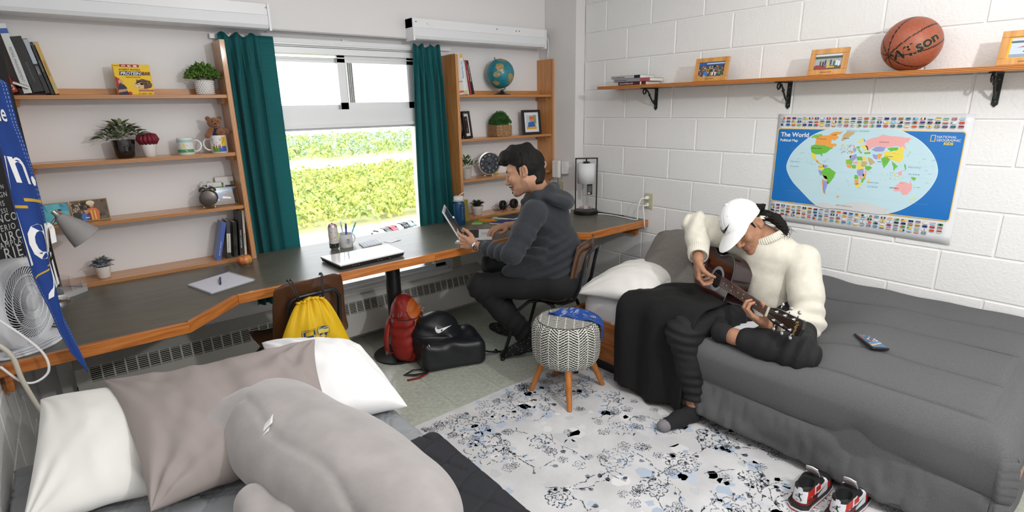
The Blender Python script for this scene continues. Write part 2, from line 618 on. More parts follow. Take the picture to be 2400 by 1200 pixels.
for k in range(1500):
 x=rr.uniform(-2.2,-1.28);z=.6+.84*rr.random()**.8
 r=.0008+.0022*rr.random()**3
 c=[(x+r*math.cos(a*PI/3),3.5551,z+r*1.25*math.sin(a*PI/3))for a in range(6)]+[(x,3.5551-r*.7,z)]
 b.add(c,[(i,(i+1)%6,6)for i in range(6)])
o=b.obj('rain_drop',mat('water_drop',(.95,.97,1.0),.05,trans=.55,ior=1.33),window,fix=False)
o['kind']='stuff'
#landscape outside, seen from the third floor
def flat(name,pts,z,m):
 b=MB();b.prism(pts,(0,0,z-.5),(1,0,0),(0,1,0),(0,0,.5));return b.obj(name,m)
GZ=-30.0
g=flat('ground',[(-500,6),(500,6),(500,900),(-500,900)],GZ,mat('dry_grass',(.62,.60,.34),.9,noise=.2,nscale=.08));struct(g)
g=flat('parking_lot',[(-40,118),(160,118),(160,142),(-40,142)],GZ+.05,mat('pale_gravel',(.78,.76,.70),.9,noise=.1,nscale=.3));struct(g)
g=flat('sand_field',[(-150,262),(420,235),(420,352),(-150,330)],GZ+.08,mat('sand',(.90,.89,.84),.9));struct(g)
def thicket(name,label,region,n,size,hgt,cols,seed):
 0
 rr=random.Random(seed);b=MB()
 for k in range(n):
  x,y=region(rr)
  r=size*rr.uniform(.6,1.3);h=hgt*rr.uniform(.6,1.2)
  b.cur=rr.randrange(len(cols))
  for j in range(16):
   a=rr.uniform(0,2*PI);t=rr.random()
   e=(1-t*t)**.5
   p=Vector((x+r*e*math.cos(a),y+r*e*math.sin(a),GZ+h*(.25+.75*t)))
   s=r*rr.uniform(.22,.42)
   d=[Vector((rr.gauss(0,1),rr.gauss(0,1),rr.gauss(0,.7))).normalized()*s for _ in range(4)]
   b.add([p+q for q in d]+[p+Vector((0,0,s*.8))],[(i,(i+1)%4,4)for i in range(4)]+[(0,3,2,1)])
 o=b.obj(name,cols,fix=False)
 return tag(o,label,'trees',kind='stuff')
M_leaf=[mat('shrub_leaf_a',(.44,.50,.12),.8,noise=.25,nscale=.5),mat('shrub_leaf_b',(.52,.54,.15),.8,noise=.25,nscale=.5),mat('shrub_leaf_c',(.36,.46,.14),.8,noise=.25,nscale=.5),mat('shrub_leaf_d',(.38,.50,.36),.8,noise=.2,nscale=.5)]
def reg_near(rr):
 y=145+112*rr.random()**.9
 return(y*rr.uniform(.0,.9),y)
def reg_far(rr):
 y=rr.uniform(350,560)
 return(y*rr.uniform(.0,.9),y)
thicket('thicket','yellow green thicket of bushy trees below the window',reg_near,2600,2.6,6.0,M_leaf[:3],5)
thicket('tree_line','pale distant tree line beyond the white sand field',reg_far,1800,4.5,9.0,[M_leaf[3],M_leaf[2]],6)
car_cols=[('white',(.8,.8,.8)),('dark grey',(.05,.055,.06)),('red',(.5,.03,.06)),('silver',(.5,.52,.55)),('black',(.02,.02,.025)),('blue grey',(.2,.26,.32)),('pale green',(.4,.5,.45))]
for i,(nm,c)in enumerate(car_cols):
 t=thing('parked_car',['white car leftmost in the row parked outside the window','dark grey car parked beside the white one outside','red car in the middle of the row parked outside','silver car just right of the red car outside','black car near the right end of the parked row outside','blue grey car second from the right end of the parked row outside','pale green car at the right end of the parked row outside'][i],'car',(56.0+i*2.1,128.2+.8*i,GZ+.05),.35,'cars parked outside')
 pr=[(-2.1,.35),(-2.1,.8),(-1.5,.95),(-.9,1.42),(.7,1.42),(1.35,.95),(2.1,.8),(2.1,.35)]
 b=MB();b.prism(pr,(-.85,0,0),(0,1,0),(0,0,1),(1.7,0,0))
 b.obj('body',mat('car_'+nm.replace(' ','_'),c,.3),t)
 b=MB();b.prism([(-1.35,.98),(-.85,1.36),(.65,1.36),(1.2,.98)],(-.87,0,0),(0,1,0),(0,0,1),(1.74,0,0))
 b.obj('side_window',M_black,t)
 for sx in(-1,1):
  for sy in(-1.3,1.3):
   MB().cyl((sx*.7,sy,.33),(sx*.9,sy,.33),.33,n=10).obj('wheel',M_black,t)
#built-in desk
M_lam=mat('desk_laminate',(.115,.108,.086),.32,noise=.16,nscale=14,stretch=(.4,2,1))
M_oak=wood('oak_edge_x','c9803f','a65d27',(1,0,0))
M_oak_d=wood('oak_edge_d','d07f3f','b2632a',(1,1,0))
DT=.746
desk=thing('built_in_desk','long dark grey laminate desk with oak front edge running under the window','desk',(-1.8,3.0,0))
front=[(-3.57,2.445),(-2.98,2.445),(-2.742,2.68),(-.872,2.68),(-.625,2.41),(.0,2.41)]
e=.012
poly=[(p[0],p[1]+e)for p in front]+[(.0,3.08),(-.098,3.08),(-.098,3.5),(-.97,3.5),(-.97,3.42),(-2.48,3.42),(-2.48,3.5),(-3.57,3.5)]
b=MB();b.prism(poly,(0,0,DT-.042),(1,0,0),(0,1,0),(0,0,.042))
b.obj('worktop',M_lam,desk,world=True)
cuts=[front[0],front[1],front[2],(-1.665,2.68),(-1.05,2.68),front[3],front[4],(-.004,2.41)]
for(x0,y0),(x1,y1)in zip(cuts[:-1],cuts[1:]):
 d=Vector((x1-x0,y1-y0,0));L=d.length;d.normalize();n=Vector((-d.y,d.x,0))
 b=MB();b.box(((0,0,0)),(L-.001,.022,.046),bev=.002)
 o=b.obj('edge_band',M_oak,desk)
 c=Vector(((x0+x1)/2,(y0+y1)/2,DT-.0215))+n*.009
 o.location=c-desk.location;o.rotation_euler=(0,0,math.atan2(d.y,d.x))
b=MB();b.smooth=True;b.cyl((-1.767,3.05,.0),(-1.767,3.05,.70),.047,n=28)
b.cyl((-1.767,3.05,.0),(-1.767,3.05,.012),.16,n=28)
auto(b.obj('post',M_black,desk,world=True))
for q in((-3.57,-3.54),(-.03,-.0)):
 b=MB();b.bx(q[0],q[1],2.5,3.05,.62,.704)
 b.obj('wall_cleat',M_oak,desk,world=True)
b=MB();b.bx(-3.555,-3.535,2.46,3.4,.655,.703)
b.obj('side_rail',M_oak,desk,world=True)
#shelf units
M_birch=wood('birch_face','c98f55','b67a42',(0,0,1),coat=.4)
M_birch_x=wood('birch_face_x','cf9458','ba7c42',(1,0,0),coat=.4)
M_ply_z=ply_edge('ply_edge_level','d9a36a','8a4a1e','Z')
M_ply_x=ply_edge('ply_edge_upright','e0ae78','9c5a2a','X',.008)
SH_Y0,SH_Y1=3.325,3.498
def shelf_unit(name,label,xl,xr,ztop,zl,zr,shelves,curved):
 t=thing(name,label,'shelf',((xl+xr)/2,3.5,0))
 for k,(x,zb)in enumerate(((xl,zl),(xr,zr))):
  b=MB()
  y0=SH_Y0-.008
  if curved and k==1:
   pr=[(y0,zb),(y0,ztop),(SH_Y1,ztop),(SH_Y1,zb-.14)]+[(SH_Y1-.02-.12*math.sin(a),zb-.14+.0+.12*(1-math.cos(a))+.02)for a in(.0,.4,.8,1.2,1.5)]
  else:
   pr=[(y0,zb),(y0,ztop),(SH_Y1,ztop),(SH_Y1,zb)]
  b.prism(pr,(x-.0115,0,0),(0,1,0),(0,0,1),(.023,0,0))
  b.obj('side_panel',M_birch,t,world=True)
  b=MB();b.bx(x-.0118,x+.0118,y0-.003,y0+.0005,zb,ztop-.0005)
  b.obj('panel_edge',M_ply_x,t,world=True)
 for i,z in enumerate(shelves):
  last=(i==len(shelves)-1)
  x0,x1=xl+.0118,xr-.0118
  if last and not curved:x0,x1=xl+.012,xr-.012
  b=MB();b.bx(x0,x1,SH_Y0+.003,SH_Y1,z-.017,z)
  s=b.obj('shelf_board',M_birch_x,t,world=True)
  b=MB();b.bx(x0,x1,SH_Y0,SH_Y0+.0032,z-.0172,z+.0002)
  b.obj('board_edge',M_ply_z,s,off=None)if False else link('board_edge',b.mesh('edge',t.location),M_ply_z,s)
  if i==0:
   b=MB();b.bx(x0,x1,SH_Y1-.016,SH_Y1,z,z+.034)
   b.obj('back_rail',M_birch_x,t,world=True)
  if not last:
   for sx,x in((1,xl+.0118),(-1,xr-.0118)):
    b=MB()
    pr=[(0,0),(0,-.038),(.004,-.038),(.012,-.02),(.018,0)]
    b.prism([(SH_Y0+.035+(SH_Y1-SH_Y0-.035)*0,0),(SH_Y0+.05,-.030),(SH_Y1,-.030),(SH_Y1,0)],(x,0,z-.0172),(0,1,0),(0,0,1),(sx*.018,0,0))
    b.obj('cleat',M_birch,t,world=True)
 return t
shelf_unit('shelf_unit','plywood wall shelf of four boards left of the window',-3.395,-2.4995,1.942,.747,.747,[1.664,1.358,1.062,.764],False)
shelf_unit('shelf_unit','plywood wall shelf of four boards right of the window',-1.028,-.108,1.928,.747,.985,[1.657,1.349,1.053,.764],True)
#strip lights on the wall
M_enamel=mat('white_enamel',(.84,.85,.87),.3)
M_diff=mat('lamp_diffuser',(.78,.80,.83),.35)
def strip(x0,x1,label,screws):
 t=thing('strip_light',label,'light',((x0+x1)/2,3.42,2.0))
 b=MB();b.bx(x0,x1,3.325,3.42,2.078,2.139,bev=.003)
 b.bx(x0,x0+.012,3.318,3.42,2.0,2.139);b.bx(x1-.012,x1,3.318,3.42,2.0,2.139)
 b.obj('housing',M_enamel,t,world=True)
 pr=[(3.418,2.078),(3.322,2.078),(3.32,2.03),(3.328,2.012),(3.345,2.006),(3.418,2.006)]
 b=MB();b.prism(pr,(x0+.013,0,0),(0,1,0),(0,0,1),(x1-x0-.026,0,0))
 b.obj('diffuser',M_diff,t,world=True)
 for sx,sz in screws:
  b=MB();b.cyl((sx,3.3255,sz),(sx,3.3225,sz),.0045,n=10)
  b.obj('screw',mat('grey_screw',(.2,.2,.21),.4,.6),t,world=True)
 return t
strip(-3.50,-2.235,'white strip light high on the wall left of the window',[(-2.62,2.13),(-2.252,2.118)])
t=strip(-1.352,-.178,'white strip light high on the wall right of the window',[(-1.325,2.115),(-.66,2.112),(-.48,2.112),(-.45,2.112)])
b=MB();b.bx(-1.245,-1.225,3.318,3.326,2.105,2.115);b.obj('switch',M_white,t,world=True)
b=MB();b.smooth=True;b.tube([(-.178,3.37,2.10),(-.150,3.36,2.10),(-.125,3.36,2.07),(-.112,3.37,2.02),(-.110,3.38,1.96),(-.110,3.38,1.925)],.004,8)
b.obj('power_cord',M_white,t,world=True)
#curtain rail and curtains
b=MB();b.bx(-2.52,-.97,3.470,3.492,1.962,1.980);b.bx(-2.52,-.97,3.474,3.486,1.980,1.987)
for x in(-2.4,-1.75,-1.1):b.bx(x-.02,x+.02,3.478,3.5,1.968,1.995)
tag(b.obj('curtain_rail',M_enamel),'white metal curtain rail above the window','curtain rail')
M_curt=mat('teal_curtain',(.006,.15,.165),.75,noise=.10,nscale=30,stretch=(.3,.3,4),sheen=.15)
nt=M_curt.node_tree
tr=nt.nodes.new('ShaderNodeBsdfTranslucent');tr.inputs['Color'].default_value=(.006,.30,.31,1)
mx=nt.nodes.new('ShaderNodeMixShader');mx.inputs[0].default_value=.35
nt.links.new(nt.nodes['Principled BSDF'].outputs[0],mx.inputs[1]);nt.links.new(tr.outputs[0],mx.inputs[2])
nt.links.new(mx.outputs[0],nt.nodes['Material Output'].inputs['Surface'])
def curtain(name,label,x0,x1,z0,z1,pleats,flat_from,seed,xb0,xb1):
 0
 rr=random.Random(seed)
 nu,nv=150,46
 ph=[rr.uniform(-.5,.5)for _ in range(12)]
 def fn(u,v):
  z=z1+(z0-z1)*v
  g=min(1,v/.16)
  xx0,xx1=x0+(xb0-x0)*v,x1+(xb1-x1)*v
  k=u*pleats
  a=.010+.016*g
  fl=max(0,min(1,(flat_from-u)/.08))if flat_from<1 else 1
  w=math.sin(2*PI*(k+.12*math.sin(3.1*v+ph[0])+.25*g*math.sin(k*1.3+ph[1])))
  y=3.437+a*fl*w+.008*math.sin(2.2*PI*u+2.5*v+ph[2])*(1 if fl else .5)
  if v<.13:y+=.006*fl*math.sin(2*PI*k*3)*(1-abs(v-.1)/.1)
  x=xx0+(xx1-xx0)*(u+.012*fl*math.sin(4*PI*k)*g)
  zz=z+(.012*math.sin(k*4.4+ph[3])*fl if v<.03 else 0)
  y=min(y,3.464)
  return(x,y,zz)
 b=MB();b.smooth=True;b.grid(fn,nu,nv)
 o=tag(b.obj(name,M_curt),label,'curtain')
 solidify(o,.002,0)
 return o
curtain('curtain','teal pleated curtain on the left side of the window',-2.49,-2.2,.42,1.985,5.5,.72,4,-2.492,-2.192)
curtain('curtain','teal pleated curtain on the right side of the window',-1.295,-1.08,.46,1.985,5,2.0,9,-1.325,-1.01)
#radiator cover
M_rad=mat('radiator_enamel',(.70,.69,.65),.4)
rad=thing('radiator','long cream convector radiator with slotted grilles under the desk','radiator',(-2.1,3.5,0))
RX0,RX1=-3.418,-.79
b=MB()
b.prism([(3.385,.065),(3.385,.222),(3.397,.226),(3.397,.065)],(RX0,0,0),(0,1,0),(0,0,1),(RX1-RX0,0,0))
b.prism([(3.406,.303),(3.498,.35),(3.498,.335),(3.416,.293)],(RX0,0,0),(0,1,0),(0,0,1),(RX1-RX0,0,0))
for xa,xb in((RX0,-3.352),(-.857,RX1)):
 b.prism([(3.385,.222),(3.406,.303),(3.416,.303),(3.396,.222)],(xa,0,0),(0,1,0),(0,0,1),(xb-xa,0,0))
for xa in(RX0,RX1-.004):
 b.prism([(3.385,.065),(3.385,.222),(3.406,.303),(3.498,.345),(3.498,.065)],(xa,0,0),(0,1,0),(0,0,1),(.004,0,0))
b.obj('cover',M_rad,rad,world=True)
b=MB();b.prism([(3.398,.07),(3.398,.22),(3.418,.295),(3.425,.295),(3.425,.07)],(RX0+.006,0,0),(0,1,0),(0,0,1),(RX1-RX0-.012,0,0))
b.obj('core',mat('radiator_dark',(.015,.015,.015),.8),rad,world=True)
pitch=.0525
gb=MB()
for k in range(9):
 f_=k/8
 gb.box((0,3.3855+.021*f_+.002,.222+.081*f_),(pitch,.004,.0042))
gb.prism([(3.3852,.222),(3.4062,.303),(3.4102,.303),(3.3892,.222)],(pitch/2-.008,0,0),(0,1,0),(0,0,1),(.008,0,0))
gme=gb.mesh('grille_panel',(0,3.5,0));gme.materials.append(M_rad)
x=-3.352
while x<-.862:
 o=link('grille_panel',gme,None,rad)
 o.location=(x+pitch/2-rad.location.x,0,0)
 x+=pitch
#soft goods helpers
def vn2(x,y,seed):
 0
 r=np.random.RandomState(seed);T=r.rand(64,64)
 xi=np.floor(x).astype(int);yi=np.floor(y).astype(int)
 fx=x-xi;fy=y-yi
 fx=fx*fx*(3-2*fx);fy=fy*fy*(3-2*fy)
 a=T[xi%64,yi%64];b_=T[(xi+1)%64,yi%64];c=T[xi%64,(yi+1)%64];d=T[(xi+1)%64,(yi+1)%64]
 return(a*(1-fx)+b_*fx)*(1-fy)+(c*(1-fx)+d*fx)*fy-.5
def grid_mesh(name,PX,m,parent=None,smooth=True,wrap_u=False,off=None,ink=None):
 0
 nv,nu=PX.shape[:2]
 vs=PX.reshape(-1,3)
 if off is not None:vs=vs-np.array(off)
 j,i=np.meshgrid(np.arange(nv-1),np.arange(nu if wrap_u else nu-1),indexing='ij')
 k=(i+1)%nu
 Q=np.stack([j*nu+i,j*nu+k,(j+1)*nu+k,(j+1)*nu+i],-1).reshape(-1,4)
 me=bpy.data.meshes.new(name)
 me.from_pydata(vs.tolist(),[],Q.tolist())
 if ink is not None:
  a=me.attributes.new('ink','FLOAT_COLOR','FACE')
  c=np.concatenate([ink.reshape(-1,3),np.ones((len(Q),1))],1).astype(np.float32)
  a.data.foreach_set('color',c.ravel())
 me.update()
 return link(name,me,m,parent,smooth)
def pillow(name,label,c,U,V,w,h,t,m,bend=(0,0),wr=.006,seed=1,warp=None,group=None,sag=.0,ear=.07,cat='pillow',parent=None,q4=None):
 0
 U=np.array(U,float);U/=np.linalg.norm(U)
 V=np.array(V,float);V-=U*(U@V);V/=np.linalg.norm(V)
 N=np.cross(U,V);c=np.array(c,float)
 if q4 is not None:
  q4=[np.array(p,float)for p in q4];N=np.cross(q4[1]-q4[2],q4[0]-q4[3]);N/=np.linalg.norm(N)
  w=(np.linalg.norm(q4[1]-q4[0])+np.linalg.norm(q4[3]-q4[2]))/2;h=(np.linalg.norm(q4[0]-q4[2])+np.linalg.norm(q4[1]-q4[3]))/2
 nu,nv=84,64
 g=np.sin(np.linspace(-PI/2,PI/2,nu));k=np.sin(np.linspace(-PI/2,PI/2,nv))
 a,b_=np.meshgrid(g,k)
 sides=[]
 for s in(1,-1):
  pa=a*(1-ear*(1-b_*b_));pb=b_*(1-ear*(1-a*a))
  th=np.maximum(0,(1-a**2))**.42*np.maximum(0,(1-b_**2))**.42
  x=pa*w/2;y=pb*h/2
  r=np.hypot(np.abs(a)-1,np.abs(b_)-1);an=np.arctan2(1.001-np.abs(b_),1.001-np.abs(a))
  edge=np.minimum(1,th*1.6)
  wv=wr*(np.sin(an*11+seed+3*vn2(a*2+9,b_*2+9,seed))*np.exp(-r*1.6)+1.6*vn2(x*14+7+seed,y*6+3*a,seed+3*(s>0))+.8*vn2(x*30+5*y,y*17+11,seed+5))*edge
  z=s*(th*t/2+wv)
  z=z+bend[0]*a*a+bend[1]*b_*b_
  if warp is not None:x,y,z=warp(a,b_,x,y,z,s)
  if q4 is not None:
   k1,k2=(1+pa[...,None])/2,(1+pb[...,None])/2
   P=(q4[0]*(1-k1)+q4[1]*k1)*k2+(q4[2]*(1-k1)+q4[3]*k1)*(1-k2)+z[...,None]*N
  else:
   P=c+x[...,None]*U+y[...,None]*V+z[...,None]*N
  sides.append(P)
 top=sides[0];bot=sides[1][:,::-1]
 loop=np.concatenate([top,bot[:,1:-1]],1)
 o=grid_mesh(name,loop,m,parent,True,wrap_u=True)
 if parent is None:tag(o,label,cat,group)
 return o
#rug
RUGX0,RUGX1,RUGY0,RUGY1=-2.12,-.90,-.45,2.215
M_rug=mat('rug_pile',(.60,.60,.615),.95,noise=.13,nscale=5,bump=.35,bscale=420)
rug=thing('area_rug','pale grey rug with faded blue and charcoal floral pattern between the beds','rug',(-1.5,1.0,0))
b=MB();b.bx(RUGX0,RUGX1,RUGY0,RUGY1,.0025,.009)
o=b.obj('pile',M_rug,rug,world=True)
b=MB()
b.bx(RUGX0-.004,RUGX0,RUGY0,RUGY1,.0025,.010);b.bx(RUGX1,RUGX1+.004,RUGY0,RUGY1,.0025,.010)
b.bx(RUGX0-.004,RUGX1+.004,RUGY1,RUGY1+.005,.0025,.010)
b.obj('binding',mat('rug_binding',(.50,.49,.49),.9),rug,world=True)
pr=Print((0,0,.0093),(1,0,0),(0,1,0),step=.00012)
rr=random.Random(21)
INK=[(.075,.088,.108),(.12,.135,.16),(.20,.225,.27)]
BLUE=[(.42,.49,.60),(.48,.54,.63),(.36,.44,.56)]
PALE=[(.70,.70,.70),(.52,.53,.55),(.66,.66,.68)]
def inrug(x,y):return RUGX0+.01<x<RUGX1-.01 and RUGY0+.01<y<RUGY1-.01
def dash(pts,w,col,lay,keep=.72):
 0
 for(ax,ay),(bx_,by)in zip(pts[:-1],pts[1:]):
  L=math.hypot(bx_-ax,by-ay);n=max(1,int(L/.008))
  for q in range(n):
   if rr.random()>keep:continue
   t0,t1=q/n,(q+rr.uniform(.6,1.15))/n
   jx,jy=rr.gauss(0,.0012),rr.gauss(0,.0012)
   p0=(ax+(bx_-ax)*t0+jx,ay+(by-ay)*t0+jy);p1=(ax+(bx_-ax)*t1+jx,ay+(by-ay)*t1+jy)
   if inrug(*p0)and inrug(*p1):pr.line([p0,p1],w*rr.uniform(.55,1.5),col,lay)
def blotch(x,y,r,col,lay,n=11):
 pts=[]
 for k in range(n):
  a=2*PI*k/n;q=r*rr.uniform(.55,1.15)
  pts.append((min(max(x+q*math.cos(a),RUGX0+.004),RUGX1-.004),min(max(y+q*math.sin(a),RUGY0+.004),RUGY1-.004)))
 pr.poly(pts,col,lay)
def flower(x,y,r,pet,dens,wid=.0045):
 a0=rr.uniform(0,6.28)
 for k in range(int(14*r/.1)):
  q=r*rr.uniform(.2,1.1);a=rr.uniform(0,6.28)
  blotch(x+q*math.cos(a),y+q*math.sin(a),r*rr.uniform(.08,.2),rr.choice(BLUE+PALE),0)
 ink=rr.choice(INK)
 for ring,(rf,dn)in enumerate(((1.0,dens),(.62,dens*.8),(.3,dens))):
  n=pet if ring==0 else max(5,pet-3)
  for k in range(n):
   a=a0+2*PI*k/n;da=PI/n
   R1=r*rf;R0_=R1*.72
   pts=[]
   for s in range(6):
    f=s/5;aa=a-da+2*da*f
    q=R0_+(R1-R0_)*math.sin(PI*f)**.6
    pts.append((x+q*math.cos(aa),y+q*math.sin(aa)))
   dash(pts,wid,ink,1,dn)
   if rr.random()<.35:
    dash([(x+R0_*.75*math.cos(a),y+R0_*.75*math.sin(a)),(x+R1*.9*math.cos(a),y+R1*.9*math.sin(a))],wid*1.3,ink,1,dn)
def vine(x,y,a,L):
 pts=[(x,y)];n=int(L/.03)
 for k in range(n):
  a+=rr.gauss(0,.35)
  x+=.03*math.cos(a);y+=.03*math.sin(a);pts.append((x,y))
  if k%2==1:
   s=rr.choice((-1,1));la=a+s*rr.uniform(.6,1.1);ll=rr.uniform(.02,.05)
   dash([(x,y),(x+ll*math.cos(la),y+ll*math.sin(la))],.004,rr.choice(INK),1,.8)
   blotch(x+ll*math.cos(la),y+ll*math.sin(la),rr.uniform(.008,.016),rr.choice(INK+BLUE),1,6)
 dash(pts,.0042,rr.choice(INK[:2]),1,.8)
for k in range(230):
 blotch(rr.uniform(RUGX0,RUGX1),rr.uniform(RUGY0,RUGY1),rr.uniform(.015,.05),rr.choice(BLUE[:2]+PALE),0,9)
spots=[]
for k in range(260):
 x,y=rr.uniform(RUGX0+.15,RUGX1-.15),rr.uniform(RUGY0,RUGY1-.16)
 if all(math.hypot(x-p,y-q)>.21 for p,q in spots):spots.append((x,y))
for i,(x,y)in enumerate(spots):
 flower(x,y,rr.choice((.06,.075,.10,.115)),rr.choice((7,8,9,11)),rr.uniform(.45,.85))
 vine(x+.08,y,rr.uniform(0,6.28),rr.uniform(.2,.42))
 vine(x,y+.08,rr.uniform(0,6.28),rr.uniform(.12,.3))
for k in range(120):
 flower(rr.uniform(RUGX0+.1,RUGX1-.1),rr.uniform(RUGY0,RUGY1-.1),rr.uniform(.018,.032),5,rr.uniform(.5,.9),.0035)
for k in range(46):
 y=RUGY1-.075+rr.gauss(0,.012);x=rr.uniform(RUGX0,RUGX1)
 flower(x,y,rr.uniform(.02,.042),6,.55,.0035)
for k in range(80):
 x=RUGX1-.07+rr.gauss(0,.012);y=rr.uniform(RUGY0,RUGY1)
 flower(x,y,rr.uniform(.018,.035),5,.5,.0035)
pm=attr_mat('rug_print',.95)
pr.obj('woven_pattern',rug,off=rug.location,m=pm)
#bed along the right wall
M_bedwood=wood('bed_oak','b9733c','96562a',(0,1,0))
M_sheet=mat('white_sheet',(.76,.76,.78),.8,bump=.25,bscale=9)
bed=thing('bed','oak bed with white mattress along the block wall under the grey comforter','bed',(-.48,1.2,0))
b=MB();b.bx(-.965,-.940,.16,2.24,.085,.335,bev=.003);b.obj('side_board',M_bedwood,bed,world=True)
b=MB();b.bx(-.045,-.02,.16,2.24,.085,.335,bev=.003);b.obj('side_board',M_bedwood,bed,world=True)
for y0,y1 in((2.225,2.25),(.15,.175)):
 b=MB();b.bx(-.968,-.018,y0,y1,.085,.355,bev=.003);b.obj('end_board',M_bedwood,bed,world=True)
for x in(-.92,-.06):
 for y in(.2,2.19):
  b=MB();b.bx(x-.03,x+.03,y-.03,y+.03,.0025,.32);b.obj('leg',M_bedwood,bed,world=True)
b=MB();b.bx(-.938,-.047,.18,2.22,.22,.25);b.obj('platform',M_black,bed,world=True)
b=MB();b.bx(-.93,-.90,.2,2.2,.004,.085);b.obj('gap_shade',M_black,bed,world=True)  # black strip standing in for the shade in the gap under the bed
def matt(P):
 d=sd_box(P,(-.488,1.19,.362),(.447,1.0,.108),.055)
 return d+.0025*vnoise(P,30,3)+.0015*vnoise(P*np.array([1,.3,1]),70,4)
sdf_obj('mattress',matt,(-.97,1.2,.22),(-.02,2.22,.5),.014,M_sheet,bed,off=bed.location)
b=MB();b.smooth=True
b.grid(lambda u,v:(-.948-.008*math.sin(u*6+v*3)-.012*v,1.93-.09*u+.01*v,.345-.06*v-.012*math.sin(u*5)),12,8)
solidify(b.obj('sheet_corner',M_sheet,bed,world=True),.003)
M_comf=mat('heather_grey_jersey',(.108,.109,.114),.9,noise=.22,nscale=260,bump=.12,bscale=300,stretch=(1,3,1))
XE,YF=-.905,.27
def comforter():
 na,nb=200,230
 A=np.linspace(.0,1.40,na)
 B=np.linspace(-.42,1.72,nb)
 aa,bb=np.meshgrid(A,B)
 x=-.015-aa
 ex=np.maximum(0,XE-x)
 ey=np.maximum(0,YF-(bb+.0))
 top=.565-.105*np.clip(aa/.88,0,1)**1.5
 r=.075
 def drop(e):
  t=np.minimum(e/r,PI/2)
  return r*np.sin(t),r*(1-np.cos(t))+np.maximum(0,e-r*PI/2)
 hx,dx=drop(ex);hy,dy=drop(ey)
 m=np.minimum(ex,ey)
 X=np.maximum(x,XE)-hx-.16*m*(ey>ex)*0-.10*np.minimum(ey,ex)
 Y=np.maximum(bb,YF)-hy-.10*np.minimum(ey,ex)
 d=smax(dx,dy,.03)
 d=np.where((dx<1e-6)&(dy<1e-6),0,np.maximum(d-.0075,np.maximum(dx,dy)))
 Z=top-d
 ch=np.where(ey>ex,.88+ey,aa)
 seams=np.array([.0,.19,.41,.675,.90,1.145,1.42])
 k=np.clip(np.searchsorted(seams,ch,side='right')-1,0,5)
 f=np.clip((ch-seams[k])/(seams[k+1]-seams[k]),0,1)
 puff=.036*np.maximum(0,np.sin(PI*f))**.4
 big=vn2(aa*5+2,bb*3.2+9,4)*.030+vn2(aa*9+30,bb*6,8)*.012
 side=np.clip(np.maximum(ex,ey)/.12,0,1)
 wr=(vn2(aa*16,bb*42+4,12)*.016*np.clip((np.maximum(ex,ey)-.2)/.2,0,1))
 pinch=-.022*np.exp(-(((bb-.62)/.05)**2+((ch-1.145)/.07)**2))
 out=puff+big*.7+wr+pinch
 sx=np.where(ex>=ey,side,0);sy=np.where(ey>ex,side,0)
 X=X-out*sx*.9;Y=Y-out*sy*.9
 Z=Z+out*(1-side*.85)
 wgt=np.exp(-(((aa-.58)/.40)**4+((bb-1.20)/.33)**4))
 Z=Z-.085*wgt*(1-side)
 X=X+.012*np.sin(bb*9)*np.clip((ex-.3)/.1,0,1)
 Z=np.maximum(Z,.07+.012*np.sin(bb*5+1)+.05*np.clip((bb-.4),0,.6)*0)
 X=np.where((ex>.09)&(Z<.40),np.minimum(X,-.990),X)
 X=np.minimum(X,-.012)
 Z=Z+.02*np.exp(-(aa/.05)**2)*(.5+vn2(bb*7,bb*0,5))
 return np.stack([X,Y,Z],-1)
o=grid_mesh('comforter',comforter(),M_comf)
tag(o,'charcoal heather grey quilted comforter spread over the bed by the block wall','comforter')
solidify(o,.012,-1)
M_pw=mat('white_pillowcase',(.80,.79,.76),.8,bump=.12,bscale=18)
M_pg=mat('grey_pillowcase',(.185,.170,.155),.85,noise=.1,nscale=90,bump=.15,bscale=22)
pillow('pillow','cream white pillow lying on the bare mattress beside the stool',(-.68,1.97,.555),(.97,.10,.05),(-.12,1,-.10),.64,.46,.17,M_pw,(-.02,-.015),.006,3)
pillow('pillow','dark grey brown pillow leaning on the block wall behind the guitarist',(-.37,1.87,.655),(.90,.36,.30),(-.35,.92,-.10),.66,.48,.19,M_pg,(-.02,-.01),.009,8)
M_throw=mat('black_fleece',(.0065,.0065,.007),.95,noise=.2,nscale=200,bump=.2,bscale=200)
def throw():
 nu,nv=60,70
 u,v=np.meshgrid(np.linspace(0,1,nu),np.linspace(0,1,nv))
 L=v*.98
 flat_=.36
 on=np.minimum(L,flat_);e=np.maximum(0,L-flat_)
 r=.10
 t=np.minimum(e/r,PI/2)
 X=-.56-on-r*np.sin(t)+.0
 Z=.555+.03*np.sin(on*4)-r*(1-np.cos(t))-np.maximum(0,e-r*PI/2)
 w=.46-.02*v
 Y=1.36+(u)*w+.05*(v-.5)
 Y=Y+.03*np.sin(v*3)*(u-.5)
 fold=.018*np.sin(u*15+2*v)*np.clip(e/.2,0,1)
 X=X-fold-.02*np.clip(e/.3,0,1)
 Z=Z+vn2(u*5,v*7,3)*.025*(e<.05)-.05*(u-.4)*np.clip(e/.4,0,1)*0
 Z=Z-.06*np.maximum(0,u-.75)*(1-np.clip(e/.2,0,1))*4*.5
 Z=np.maximum(Z,.035+.02*np.sin(u*9))
 return np.stack([X,Y,Z],-1)
o=grid_mesh('throw_blanket',throw(),M_throw)
tag(o,'black fleece throw draped over the bed edge beside the stool','blanket')
solidify(o,.012,1)
